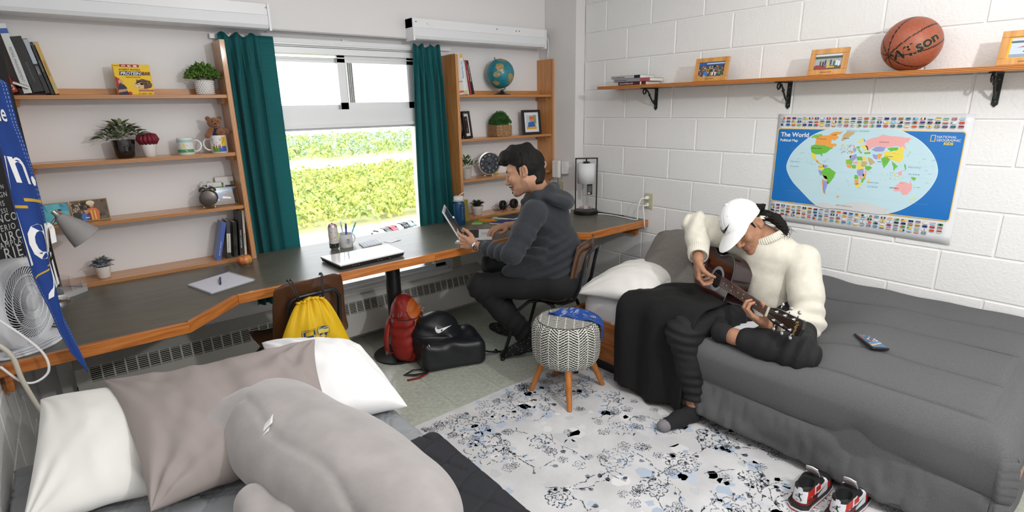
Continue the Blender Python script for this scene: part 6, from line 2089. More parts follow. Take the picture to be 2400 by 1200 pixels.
b=MB();b.smooth=True;b.tube([(.0425*math.cos(a),.0425*math.sin(a),.084)for a in np.linspace(0,2*PI,33)[:-1]],.0013,6,closed=True);b.obj('rim',mat('rim_grey',(.35,.36,.38),.3),em)
pr=Print((0,0,0),(1,0,0),(0,0,1));rr=random.Random(7)
for k in range(60):pr.disc(rr.uniform(-.07,.06),rr.uniform(.004,.08),.0006,'4b5160',0,6)
for a in np.linspace(0,2*PI,33)[:-1]:
 pr.line([(.010+.017*math.cos(a),.040+.017*math.sin(a)),(.010+.017*math.cos(a+.15),.040+.017*math.sin(a+.15))],.0011,'232a4a',1)
 pr.line([(.010+.0145*math.cos(a),.040+.0145*math.sin(a)),(.010+.0145*math.cos(a+.15),.040+.0145*math.sin(a+.15))],.0006,'232a4a',1)
em_ang=-PI/2-.25
wrap=lambda x,y,z:((.0434-y)*math.cos(em_ang+x/.043),(.0434-y)*math.sin(em_ang+x/.043),z)
pr.vs=[wrap(*p)for p in pr.vs];pr.obj('print',em)
ea=em_ang+.010/.043
for s,z,sz in(('Mc',.047,.010),('LU',.0345,.015),('est.',.0285,.006)):
 text(s,sz,(.0437*math.cos(ea),.0437*math.sin(ea),z),(-math.sin(ea),math.cos(ea),0),(0,0,1),mat('navy_ink',(.015,.02,.07),.6),em,align='CENTER',bold=.0003)
for i,(dx,dy,ln,c,lab,tip)in enumerate(((-.026,.004,.155,'e0486a','pink pen leaning left in the enamel mug',-.05),(-.018,.014,.128,'b5cf3a','lime green highlighter in the enamel mug',-.04),(-.004,.012,.152,'b9c8d8','pale blue white pen standing in the enamel mug',-.012),(.003,-.006,.140,'2b3f9c','dark blue marker in the enamel mug',.006),(.022,.0,.138,'3aa5b8','turquoise pen leaning right in the enamel mug',.055),(-.030,-.008,.110,'e3e06a','yellow highlighter at the left rim of the enamel mug',-.030))):
 o=thing('pen',lab,'pen',(-1.985+dx*.4,3.215+dy,DT+.008));tp=Vector((dx*.6+tip,0,ln))
 r=.006 if 'lighter' in lab or 'marker' in lab else .0042
 b=MB();b.smooth=True;b.tube([(0,0,0),tuple(tp*.8)],r,10);b.obj('barrel',mat('pen_'+c,hexc(c),.35),o)
 b=MB();b.smooth=True;b.tube([tuple(tp*.78),tuple(tp)],[r*1.12,r*.85],10);b.obj('cap',mat('pen_'+c,hexc(c),.35),o)
cd=thing('calendar_card','white card with rows of blue grey marks lying on the desk','card',(-1.83,3.188,DT))
q=[(-1.897,3.228),(-1.918,3.114),(-1.782,3.132),(-1.752,3.265)]
quad_slab([Vector(p)for p in q],.0,.008,'block',mat('card_white',(.80,.80,.81),.7),cd)
pr=Print((0,0,.0083),(1,0,0),(0,1,0))
for i in range(6):
 for j in range(4):
  u,v=.10+i*.15,.16+j*.20
  p=[(q[1][k]*(1-u)+q[2][k]*u)*(1-v)+(q[0][k]*(1-u)+q[3][k]*u)*v for k in(0,1)]
  pr.rect(p[0]-.006-cd.location.x,p[1]-.009-cd.location.y,p[0]+.006-cd.location.x,p[1]+.009-cd.location.y,'7d95b8',0)
pr.obj('print',cd)
ps=thing('paper_sheet','loose white sheet of paper on the desk right of the card','paper',(-1.70,3.15,DT+.0005),.35)
b=MB();b.grid(lambda u,v:((u-.5)*.10,(v-.5)*.07,.001+.004*u*u),8,3);solidify(b.obj('sheet',mat('card_white',(.80,.80,.81),.7),ps),.0004)
#right unit, top board
g='books at the left end of the top right shelf'
book('thick white book with orange strip on the top right shelf',(-.990,3.350,1.658),.038,.278,.125,'d9d6d0',-.10,0,None,None,.01,g,bands=((.05,.10,'d8542a'),(.30,.34,'b9a890')))
book('white book with bright blue title on the top right shelf',(-.950,3.352,1.660),.030,.280,.125,'dfe3e6',-.125,0,'Intl Marketing','3d8ec4',.021,g,start=.18,bands=((.88,.99,'d8b25a'),(.01,.10,'d9c08a')))
book('thin white book beside the blue titled one on the top right shelf',(-.918,3.354,1.659),.014,.266,.12,'cfd2cf',-.14,0,'Statistics','55707a',.008,g)
book('dark red slim book on the top right shelf',(-.899,3.352,1.660),.017,.236,.12,'9c2b32',-.16,0,'Consumer Behaviour','e6d9d2',.008,g,start=.3)
book('black book with white title, rightmost of the top right shelf books',(-.877,3.352,1.661),.019,.234,.12,'121113',-.20,0,'Fundamentals of Strategy','e9e4e0',.0115,g,start=.12)
gl=thing('globe','old turquoise and tan globe on a bronze foot on the top right shelf','globe',(-.565,3.40,1.657))
M_brz=mat('bronze',(.14,.10,.05),.35,.8)
b=MB();b.smooth=True;b.lathe([(0,0),(.066,0),(.068,.004),(.052,.010),(.022,.018),(.012,.030),(.010,.040),(.0,.041)],n=32);auto(b.obj('foot',M_brz,gl))
GC=Vector((-.018,.0,.155));GR=.108
axd=Vector((-.40,.0,.92)).normalized()
b=MB();b.smooth=True
b.tube([GC-axd*(GR+.012)if False else Vector((.0,0,.036)),Vector((.018,0,.042)),GC-axd*(GR+.012),GC-axd*(GR-.003)],.0035,8)
b.tube([GC+axd*(GR-.002),GC+axd*(GR+.012)],[.004,.0025],8);b.ball(tuple(GC+axd*(GR+.012)),.005,8,6)
b.obj('axle',M_brz,gl)
nu,nv=150,80
u=np.linspace(0,2*PI,nu+1)[:-1];v=np.linspace(0,PI,nv)
uu,vv=np.meshgrid(u,v)
S=np.stack([np.sin(vv)*np.cos(uu),np.sin(vv)*np.sin(uu),-np.cos(vv)],-1)
uc,vc=(uu[:-1]+PI/nu),(vv[:-1]+vv[1:])/2
Sc=np.stack([np.sin(vc)*np.cos(uc),np.sin(vc)*np.sin(uc),-np.cos(vc)],-1).astype(np.float32)
land=np.zeros(Sc.shape[:2])
for(x,y,z,w,k)in((.25,-.90,-.35,.42,1.0),(.10,-.93,-.15,.30,.8),(.36,-.75,-.62,.30,.9),(-.55,-.72,.35,.40,.9),(-.75,-.60,-.10,.34,.8),(-.62,-.35,-.62,.3,.9),(.75,-.45,.50,.40,.9),(-.1,-.35,.93,.42,1.0),(.5,.6,.4,.6,1),(-.5,.7,.2,.6,1),(.2,.8,-.5,.4,1)):
 d=Sc@unit((x,y,z)).astype(np.float32)
 land=np.maximum(land,k*np.exp(-((1-d)/(w*w*.42))))
land=land+.20*vnoise(Sc,9,5)+.13*vnoise(Sc,21,6)+.07*vnoise(Sc,45,7)
sea=np.array(lin((.14,.50,.56)));tan_=np.array(lin((.70,.62,.42)))
ink=np.where((land>.50)[...,None],tan_*(.85+.3*vnoise(Sc,30,9)[...,None]),sea*(.95+.14*vnoise(Sc,12,8)[...,None]))
grid=(np.abs((np.degrees(vc)/15)%1-.5)>.47)|(np.abs((np.degrees(uc)/20)%1-.5)>.485)
ink=np.where(grid[...,None],ink*.82,ink)
grid_mesh('ball',np.array(GC)+GR*S,attr_mat('globe_print',.3,.35),gl,True,wrap_u=True,ink=np.clip(ink,0,1))
#right unit, second board
M_bf=mat('black_frame',(.012,.012,.013),.3)
def pic_dark(pr,w,h):
 c=clampp(pr,w,h);c.rect(0,0,w,h,'262024',0);c.disc(w*.5,h*.8,w*.13,'b98a72',1);c.poly([(w*.34,h*.45),(w*.66,h*.45),(w*.6,h*.72),(w*.4,h*.72)],'7e2f45',1)
 c.disc(w*.5,h*.38,w*.2,'6d4a44',2);c.poly([(w*.4,.05*h),(w*.62,.05*h),(w*.64,h*.36),(w*.36,h*.36)],'a8745c',1)
def pic_child(pr,w,h):
 c=clampp(pr,w,h);c.rect(0,0,w,h,'b9cdd6',0);c.rect(w*.7,h*.4,w,h,'8a9a70',1)
 c.rect(0,0,w,h*.2,'d9a92c',2);c.poly([(w*.1,h*.15),(w*.2,h*.5),(w*.75,h*.55),(w*.9,h*.2)],'2d5fae',3);c.disc(w*.5,h*.66,w*.17,'c9906e',4);c.poly([(w*.28,h*.72),(w*.72,h*.72),(w*.66,h*.92),(w*.34,h*.92)],'d9663a',5)
frame('black framed narrow photo leaning at the left of the second right shelf',(-.905,3.385,1.350),.128,.196,.017,M_bf,.55,.12,.020,.020,pic_dark)
frame('black framed photo of a child in blue on the second right shelf',(-.268,3.395,1.350),.176,.192,.018,M_bf,-.12,.12,.020,.022,pic_child)
wk=thing('potted_plant','round green grass ball plant in a square wicker basket','plant',(-.592,3.405,1.349))
M_wick=mat('wicker',(.44,.26,.13),.7,noise=.35,nscale=90)
b=MB();b.bx(-.068,.068,-.058,.058,.003,.086);b.obj('basket',mat('wicker_inner',(.22,.12,.06),.8),wk)
b=MB();b.smooth=True
for j in range(11):
 z=.006+j*.0077;pts=[]
 for side in range(4):
  for k in range(9):
   f=-1+2*k/9
   x,y=[(f*.068,-.058),(.068,f*.058),(-f*.068,.058),(-.068,-f*.058)][side]
   o_=.004*(1 if(k+j)%2 else-.4)
   x+=[0,o_,0,-o_][side];y+=[-o_,0,o_,0][side];pts.append((x,y,z))
 b.tube(pts,.0036,5,closed=True)
b.obj('weave',M_wick,wk)['kind']='stuff'
for side in range(4):
 for k in range(1,9,1):
  f=-1+2*k/9
  x,y=[(f*.068,-.0595),(.0695,f*.058),(-f*.068,.0595),(-.0695,-f*.058)][side]
  if side in(0,1)and k%2==0:
   b=MB();b.smooth=True;b.cyl((x,y,.002),(x,y,.090),.0040,n=6);b.obj('stake',M_wick,wk)
tuft(wk,2100,.083,.108,.080,.014,.006,[mat('moss_a',(.035,.13,.02),.7),mat('moss_b',(.06,.19,.03),.7),mat('moss_c',(.02,.08,.015),.7)],5,lift=.5)
b=MB();b.smooth=True;b.ball((0,0,.112),(.076,.066,.070),16,10);b.obj('core',mat('moss_c',(.02,.08,.015),.7),wk)
#right unit, third board
pl=thing('potted_plant','feathery green plant in a pale concrete pot on the third right shelf','plant',(-.925,3.405,1.053))
pot(pl,[(.0,.0),(.033,.0),(.035,.003),(.041,.078),(.038,.078),(.037,.066),(0,.066)],mat('concrete',(.50,.48,.46),.9,noise=.1,nscale=40),(.037,.068))
rr=random.Random(31);sp=[]
for k in range(110):
 a=rr.uniform(0,2*PI);e=rr.random()**.6;r=.07*e
 sp.append(((r*math.cos(a)*1.2+.012,r*math.sin(a),.078+.085*(1-e*e*.8)*rr.uniform(.3,1)),(math.cos(a)*(.3+e),math.sin(a)*(.3+e)-.2,rr.uniform(.2,1.2)),rr.uniform(.7,1.3)))
leaves(pl,None,sp,[leaf_mesh(.030,.010,.2)],[G1[1],G2[2],mat('leaf_cool',(.09,.17,.07),.5)],rr)
kc=thing('mantel_clock','round chrome clock with dark dial and visible works on a stand','clock',(-.715,3.41,1.053),-.30)
b=MB();b.smooth=True
b.lathe([(0,-.035),(.070,-.033),(.083,-.02),(.083,.022),(.089,.028),(.089,.036),(.080,.040),(.078,.034),(.0,.034)],(0,0,.100),44,(PI/2,0,0))
auto(b.obj('case',mat('brushed_chrome',(.62,.60,.58),.25,.85),kc),35)
b=MB();b.lathe([(.0778,.0345),(.049,.0346)],(0,0,.100),44,(PI/2,0,0));dl=b.obj('chapter_ring',mat('dark_dial',(.020,.024,.034),.35),kc)
b=MB();b.lathe([(.049,.0345),(0,.0346)],(0,0,.100),44,(PI/2,0,0));b.obj('works_plate',mat('silver_works',(.60,.60,.61),.3,.5),kc)
for k in range(12):
 a=2*PI*k/12
 text(str(k or 12),.017,(.063*math.sin(a),-.0352,.100+.063*math.cos(a)-.006),*V3,M_wink,dl,align='CENTER')
for(x,z,r,c)in((.0,.026,.016,(.3,.31,.33)),(-.020,-.014,.015,(.18,.2,.26)),(.022,-.012,.014,(.18,.2,.26)),(.0,-.034,.010,(.3,.3,.3)),(.03,.016,.009,(.1,.12,.2)),(-.03,.018,.009,(.1,.12,.2))):
 b=MB();b.smooth=True;b.tube([(x+r*math.cos(t),-.036,.100+z+r*math.sin(t))for t in np.linspace(0,2*PI,25)[:-1]],.0018,6,closed=True)
 for q in range(5):b.tube([(x,-.036,.100+z),(x+r*math.cos(q*1.257),-.036,.100+z+r*math.sin(q*1.257))],.0012,5)
 b.obj('gear',mat('gear_%d'%int(c[0]*100),c,.3,.7),kc)
b=MB();b.smooth=True;b.cyl((0,-.0345,.100),(0,-.040,.100),.009,n=16);b.obj('hub',M_black,kc)
for ang,L,w in((-1.0,.040,.0045),(1.2,.028,.005)):
 b=MB();b.box((L*.5*math.sin(ang),-.0385,.100+L*.5*math.cos(ang)),(w,.001,L),(0,ang,0));b.obj('hand',M_black,kc)
for s in(-1,1):
 b=MB();b.smooth=True;b.tube([(s*.018,-.01,.022),(s*.03,-.012,.006),(s*.036,-.012,.0)],[.007,.007,.010],10);b.obj('foot',M_steel,kc)
def pic_card(pr,w,h):
 c=clampp(pr,w,h);c.rect(0,0,w,h,'e6d98c',0);c.rect(w*.1,h*.1,w*.9,h*.9,'d6cdb0',1);c.disc(w*.5,h*.55,w*.2,'7da86a',2)
frame('yellow bordered card leaning on the wall behind the chrome clock',(-.60,3.484,1.0535),.085,.150,.003,mat('card_yellow',(.65,.55,.2),.7),.0,.06,.003,0,pic_card,stand=False,name='greeting_card')
mug('white mug on the third right shelf behind the seated person',(-.205,3.40,1.053),.040,.090,-.35,None)
#right end of the desk
wb=thing('water_bottle','blue clear water bottle with white loop cap behind the laptop','bottle',(-1.10,3.262,DT))
M_blue=mat('blue_bottle',(.012,.10,.26),.12,trans=.35,ior=1.4,coat=.5)
b=MB();b.smooth=True;b.lathe([(0,0),(.040,0),(.0445,.006),(.0445,.150),(.040,.166),(.032,.176),(.032,.182),(0,.182)],n=32);auto(b.obj('body',M_blue,wb),40)
b=MB();b.smooth=True;b.lathe([(.034,.181),(.0365,.183),(.0365,.204),(.033,.209),(.018,.212),(.0,.212)],n=32);auto(b.obj('cap',M_white,wb),40)
b=MB();b.smooth=True;b.lathe([(.033,.176),(.041,.176),(.041,.179),(.033,.179)],n=32);auto(b.obj('collar',M_white,wb))
b=MB();b.smooth=True;b.tube([(.006,0,.212),(.030,0,.226),(.048,0,.230),(.058,0,.218),(.054,0,.200),(.038,0,.180)],.0032,8);b.obj('loop',M_white,wb)
b=MB()
for k in range(7):b.bx(-.006,.006,-.0449,-.0446,.045+k*.014,.0465+k*.014)
b.obj('scale_marks',M_wink,wb)['kind']='stuff'
yb=thing('notebook','yellow notebook with black lattice print standing behind the water bottle','notebook',(-1.030,3.318,DT+.001),-.15)
yb.rotation_euler=(-.05,0,-.05)
b=MB();b.bx(.0,.052,.0,.012,.0,.162,bev=.001);b.obj('cover',mat('notebook_yellow',(.52,.38,.04),.5),yb)
pr=Print((0,-.0004,0),(1,0,0),(0,0,1))
for k in range(18):
 for j in range(5):pr.disc(.006+j*.010+.005*(k%2),.007+k*.0088,.0026,'2a2412',0,6,.0036)
pr.obj('print',yb)
sc=thing('potted_plant','dark spiky succulent in a small white clay pot on the desk shelf','plant',(-.850,3.385,.764))
pot(sc,[(.0,.0),(.030,.0),(.034,.003),(.0425,.052),(.046,.053),(.048,.074),(.045,.075),(.043,.066),(0,.066)],mat('white_clay',(.58,.56,.53),.85),(.043,.067))
rr=random.Random(14);sp=[]
for ring,(n,el,s)in enumerate(((12,.25,1.3),(11,.55,1.15),(9,.95,.95),(6,1.6,.7))):
 for k in range(n):
  a=2*PI*(k+.5*(ring%2))/n+rr.gauss(0,.06)
  sp.append(((.008*math.cos(a),.008*math.sin(a),.072+ring*.005),(math.cos(a),math.sin(a),el),s))
leaves(sc,None,sp,[leaf_mesh(.046,.015,-.25)],[mat('agave_dark',(.030,.045,.026),.45),mat('agave_mid',(.05,.065,.04),.45)],rr)
hpn=thing('headphones','black over ear headphones with coiled cable on the desk shelf','headphones',(-.530,3.40,.764))
M_hp=mat('black_leatherette',(.014,.014,.015),.4)
for i,(x,rz)in enumerate(((-.057,.5),(.057,.2))):
 R=Euler((PI/2-.1,0,rz))
 b=MB();b.smooth=True;b.lathe([(0,-.022),(.030,-.021),(.038,-.014),(.040,.0),(.040,.006),(.0,.006)],(x,0,.042),28,R.to_matrix());cu=auto(b.obj('ear_cup',M_hp,hpn),50)
 b=MB();b.smooth=True;R3=R.to_matrix();c=Vector((x,0,.042))
 b.tube([tuple(c+R3@Vector((.029*math.cos(a),.029*math.sin(a),.012)))for a in np.linspace(0,2*PI,25)[:-1]],.0105,8,closed=True);b.obj('ear_pad',M_hp,cu)
b=MB();b.smooth=True;b.tube([(-.06,.02,.07),(-.05,.03,.046),(-.02,.04,.022),(.02,.04,.018),(.05,.03,.042),(.06,.02,.07)],.008,8,flat=.5);b.obj('headband',M_hp,hpn)
b=MB();b.smooth=True;pts=[]
for k in range(70):
 t=k/69;a=t*2*PI*2.6
 pts.append((-.13+.045*math.cos(a)*(1-.2*t)+.03*t,-.015+.012*math.sin(a*.7),.030+.024*math.sin(a)*(1-.4*t)-.006*t))
pts=[(-.085,.0,.02)]+[(p[0],p[1],max(p[2],.003))for p in pts]+[(-.05,-.02,.012),(-.045,-.045,.003)]
b.tube(pts,.0017,6);b.obj('cable',M_black,hpn)
def pad(label,q,col,h,top=None,tcol=None):
 t=thing('sticky_note_pad',label,'sticky notes',(sum(p[0]for p in q)/4,sum(p[1]for p in q)/4,DT),0,'sticky note pads on the desk')
 slab(q,.0,h,'pad',mat('note_'+col,hexc(col),.7),t)
 slab(q,h,h+.001,'top_sheet',mat('note_'+(tcol or col),hexc(tcol or col),.7),t,.10 if tcol else .01)
 return t
pad('pale green sticky note pad nearest the laptop screen',[(-1.036,3.200),(-.972,3.155),(-.960,3.175),(-1.010,3.225)],'a9c97c',.006)
pad('bright green sticky note pad under the orange one',[(-.992,3.235),(-.918,3.185),(-.900,3.215),(-.962,3.265)],'63b03c',.007)
pad('orange sticky note pad in the middle of the loose pads',[(-.950,3.235),(-.868,3.118),(-.836,3.190),(-.900,3.290)],'e08a2e',.012)
pad('green sticky note pad with a white top sheet by the headphones',[(-.836,3.235),(-.772,3.105),(-.715,3.150),(-.780,3.275)],'5cb13a',.011,None,'c9d3cc')
for lab,q,col,z in(('blue notebook lying under the right hand side of the keyboard',[(-.93,3.13),(-.86,3.02),(-.66,3.06),(-.72,3.16)],(.012,.022,.16),.010),('dark grey notebook lying behind the blue one on the desk',[(-.80,3.20),(-.735,3.08),(-.56,3.12),(-.62,3.22)],(.02,.024,.035),.022)):
 t=thing('notebook',lab,'notebook',(sum(p[0]for p in q)/4,sum(p[1]for p in q)/4,DT))
 slab(q,.0,z*.85,'pages',M_paper,t,.02);slab(q,z*.85,z,'cover',mat('cloth_%d'%int(col[2]*1000),col,.5),t)
L2=thing('laptop','small white open laptop with dark screen in front of the seated person','laptop',(-1.20,2.82,DT))
KB=[(-1.345,2.905),(-1.390,2.700),(-1.095,2.700),(-1.075,2.890)]
KB=[(-1.335,2.920),(-1.375,2.705),(-1.150,2.700),(-1.085,2.900)]
KBc=[Vector((-1.245,3.035)),Vector((-1.395,2.820)),Vector((-1.228,2.700)),Vector((-1.072,2.905))]
M_lw=mat('laptop_white',(.72,.73,.74),.3,coat=.4)
slab([tuple(p)for p in KBc],.004,.020,'base',M_lw,L2,.0,.003)
def onkb(u,v):return(KBc[1]*(1-v)+KBc[2]*v)*(1-u)+(KBc[0]*(1-v)+KBc[3]*v)*u
slab([tuple(onkb(.05,.10)),tuple(onkb(.95,.10)),tuple(onkb(.95,.58)),tuple(onkb(.05,.58))],.0195,.0205,'key_well',mat('key_well',(.03,.03,.032),.6),L2)
b=MB()
for r in range(5):
 for k in range(13):
  u0,v0=.06+k*.068,.115+r*.092
  q=[onkb(u0,v0),onkb(u0+.056,v0),onkb(u0+.056,v0+.074),onkb(u0,v0+.074)]
  b.prism([(p.x-L2.location.x,p.y-L2.location.y)for p in q],(0,0,.0205),(1,0,0),(0,1,0),(0,0,.0022))
b.obj('keys',mat('key_black',(.018,.018,.02),.5),L2)['kind']='stuff'
slab([tuple(onkb(.36,.66)),tuple(onkb(.64,.66)),tuple(onkb(.64,.93)),tuple(onkb(.36,.93))],.0201,.0206,'touchpad',mat('pad_grey',(.5,.51,.53),.4),L2)
hA,hB=Vector((KBc[1].x,KBc[1].y,.020)),Vector((KBc[0].x,KBc[0].y,.020))
ax=(hB-hA).normalized();back=Vector((-ax.y,ax.x,0))*1.0
upv=(Vector((0,0,1))*math.cos(.50)+back*math.sin(.50)).normalized()
Lw=(hB-hA).length;Lh=.205
loc3=Vector(L2.location)*1.0
o_=Vector((hA.x-loc3.x,hA.y-loc3.y,.020));nrm_=ax.cross(upv)
def onsc(u,v,n=.0):return o_+ax*(Lw*u)+upv*(Lh*v)+nrm_*n
b=MB();
ring=[onsc(0,.02),onsc(1,.02),onsc(1,1),onsc(0,1)]
b.add([tuple(p)for p in ring]+[tuple(p-nrm_*.008)for p in ring],[(0,1,2,3),(7,6,5,4),(0,4,5,1),(1,5,6,2),(2,6,7,3),(3,7,4,0)])
lid=b.obj('lid',M_lw,L2);bevel(lid,.003)
b=MB();b.add([tuple(onsc(*p,.0006))for p in((.085,.20),(.915,.20),(.915,.90),(.085,.90))],[(0,1,2,3)]);b.obj('screen',mat('dark_screen',(.018,.014,.014),.15),lid)
b=MB();b.smooth=True;b.ball(tuple(onsc(.5,.95,.0006)),.003,8,6);b.obj('webcam',mat('grey_screw',(.2,.2,.21),.4,.6),lid)
for u in(.12,.88):
 b=MB();b.smooth=True;b.cyl(tuple(onsc(u-.05,.03,.004)),tuple(onsc(u+.05,.03,.004)),.007,n=12);b.obj('hinge',mat('hinge_grey',(.3,.3,.31),.3,.6),L2)
eb=tag(MB().obj('earphones',None)if False else thing('earphones','white earphones lying in a small heap beside the laptop','earphones',(-1.425,2.80,DT)),None,None)
for x,y in((.0,.0),(.022,-.016)):
 b=MB();b.smooth=True;b.ball((x,y,.011),(.010,.008,.010),12,8);b.tube([(x,y,.010),(x+.012,y-.012,.005)],.0028,8);b.obj('earbud',M_white,eb)
b=MB();b.smooth=True;b.tube([(.03,-.02,.004),(.045,.0,.003),(.03,.02,.003),(.0,.02,.006),(-.02,.0,.004),(.0,-.03,.003),(.04,-.045,.003)],.0016,6);b.obj('cable',M_white,eb)
tl=thing('table_lamp','black metal frame lamp with white cylinder shade at the desk corner','lamp',(-.146,2.905,DT))
M_mb=mat('matt_black_metal',(.010,.010,.011),.4)
b=MB();b.smooth=True;b.lathe([(0,0),(.092,0),(.094,.003),(.094,.027),(.091,.030),(0,.030)],n=40);auto(b.obj('base',M_mb,tl))
wx=.099;d_=Vector((.774,-.633,0)).normalized()
def fp(s,z):return(d_.x*s,d_.y*s,z)
Rz=Euler((0,0,math.atan2(d_.y,d_.x)))
for s in(-.082,.082):
 b=MB();b.box(fp(s,.225),(.010,.010,.41),Rz.to_matrix());b.obj('upright',M_mb,tl)
b=MB();b.box(fp(0,.430),(.174,.010,.010),Rz.to_matrix());b.obj('top_bar',M_mb,tl)
b=MB();b.smooth=True;b.cyl((0,0,.425),(0,0,.395),.006,n=12);b.lathe([(.004,.408),(.026,.404),(.028,.394),(0,.394)],n=20);b.obj('socket',M_mb,tl)
b=MB();b.smooth=True;b.lathe([(.0655,.396),(.0655,.240)],n=40);b.f=[f for f in b.f if len(f)==4];b.mi=b.mi[:len(b.f)];b.sm=b.sm[:len(b.f)]
sh=b.obj('shade',mat('lamp_shade_white',(.72,.73,.76),.8),tl);solidify(sh,.002,0)
b=MB();b.smooth=True;b.tube([fp(-.05,.05),fp(-.02,.062),fp(.0,.045),fp(.03,.060),fp(.055,.045),fp(.03,.036),fp(-.02,.036),fp(-.055,.04),fp(-.03,.056),fp(.04,.052)],.0025,6)
cb=b.obj('coiled_cord',mat('clear_cord',(.5,.48,.45),.2,trans=.4),tl)
b=MB();b.box(fp(.0,.048),(.034,.016,.024),Rz.to_matrix(),bev=.003);b.obj('cord_wrap',mat('pink_tag',(.62,.42,.44),.7),cb)
b=MB();b.box((.022,-.018,.190),(.040,.0008,.085),Rz.to_matrix());hg=b.obj('hang_tag',mat('tag_black',(.015,.015,.016),.5),tl)
b=MB()
for k in range(6):b.box((.022-.0006*.63,-.018-.0006*.77,.215-k*.008),(.024 if k%2 else .03,.0004,.0018),Rz.to_matrix())
b.box((.018-.0006*.63,-.0148-.0008*.77,.160),(.018,.0004,.014),Rz.to_matrix());b.obj('tag_print',mat('tag_print_grey',(.5,.5,.5),.6),hg)['kind']='stuff'
M_ivory=mat('ivory_plastic',(.55,.51,.36),.45)
def outlet(label,loc,rz):
 o=thing('wall_outlet',label,'outlet',loc,rz)
 b=MB();b.box((0,-.003,0),(.072,.006,.115),bev=.002);b.obj('plate',M_ivory,o)
 for z in(-.026,.026):
  b=MB();b.smooth=True;b.cyl((0,-.006,z),(0,-.0075,z),.017,n=20);rc=auto(b.obj('receptacle',M_ivory,o))
  b=MB()
  for x in(-.006,.006):b.box((x,-.0078,z+.003),(.0018,.0006,.008))
  b.obj('slots',M_black,rc)['kind']='stuff'
 b=MB();b.smooth=True;b.cyl((0,-.006,0),(0,-.0075,0),.003,n=10);b.obj('screw',M_steel,o)
 return o
outlet('ivory wall outlet with two white plugs above the right end of the desk',(.0,2.416,.886),-PI/2)
outlet('ivory wall outlet low on the corner column under the white adapter',(-.098,3.235,.905),-PI/2)
def plug(label,loc,rz,green=False):
 o=thing('plug',label,'plug',loc,rz,'white plugs in the right wall outlet')
 b=MB();b.box((0,-.022,0),(.024,.026,.024),bev=.005);b.box((0,-.038,-.002),(.014,.016,.014),bev=.004);b.obj('body',M_white,o)
 if green:b=MB();b.box((.0,-.0355,.004),(.018,.001,.012));b.obj('sticker',mat('sticker_green',(.05,.4,.12),.5),o)
 return o
plug('upper white plug in the outlet on the block wall',(.0,2.416,.912),-PI/2)
plug('lower white plug with a green sticker in the outlet on the block wall',(.0,2.416,.860),-PI/2,True)
def cable(label,pts,r,m,n=6):
 sp_=[]
 P_=[Vector(p)for p in pts]
 for i in range(len(P_)-1):
  p0,p1,p2,p3=P_[max(i-1,0)],P_[i],P_[i+1],P_[min(i+2,len(P_)-1)]
  for k in range(6):
   t=k/6;sp_.append(.5*((2*p1)+(p2-p0)*t+(2*p0-5*p1+4*p2-p3)*t*t+(3*p1-p0-3*p2+p3)*t**3))
 sp_.append(P_[-1])
 b=MB();b.smooth=True;b.tube(sp_,r,8)
 return tag(b.obj('power_cable',m),label,'cable')
cable('white cable from the upper plug down to the desk top',[(-.045,2.416,.912),(-.075,2.43,.905),(-.09,2.44,.85),(-.085,2.45,.78),(-.085,2.455,.752),(-.08,2.56,.751),(-.07,2.68,.751),(-.09,2.78,.751),(-.12,2.80,.752)],.0042,M_white)
cable('white cable from the lower plug hanging over the desk edge',[(-.045,2.416,.860),(-.07,2.41,.855),(-.085,2.395,.82),(-.085,2.385,.76),(-.08,2.385,.72),(-.06,2.395,.69),(-.04,2.43,.685)],.0042,M_white)
cable('thin black cable along the back of the desk by the lamp',[(-.02,2.62,.7495),(-.03,2.70,.7495),(-.05,2.80,.7495),(-.04,2.90,.7495)],.003,M_black)
ad=thing('wall_adapter','white wireless adapter plugged in on the corner column','adapter',(-.098,3.20,1.07),-PI/2)
b=MB();b.box((.035,-.020,.012),(.055,.040,.10),bev=.005);b.obj('outlet_block',M_white,ad)
b=MB();b.box((-.030,-.055,.0),(.078,.034,.140),bev=.007);bd=b.obj('body',mat('adapter_white',(.76,.76,.74),.4),ad)
b=MB();b.box((-.040,-.0724,.045),(.018,.0006,.003));b.box((-.052,-.0724,-.045),(.010,.0006,.003));b.obj('marking',mat('tag_print_grey',(.5,.5,.5),.6),bd)
b=MB();b.smooth=True;b.tube([(-.02,-.05,-.07),(-.02,-.048,-.11),(-.035,-.03,-.15),(-.06,-.012,-.175)],.0028,8);b.obj('cord',mat('teal_cord',(.02,.12,.11),.4),ad)
wl=thing('power_brick','small white charger lying against the lamp base on the desk','charger',(-.265,2.99,DT))
b=MB();b.box((0,0,.022),(.05,.04,.044),(0,0,.4),bev=.004);b.obj('body',mat('adapter_white',(.76,.76,.74),.4),wl)
b=MB();b.smooth=True;b.tube([(.0,0,.044),(.03,-.02,.06),(.06,-.02,.05),(.09,-.01,.006)],.0028,8);b.obj('cord',M_white,wl)
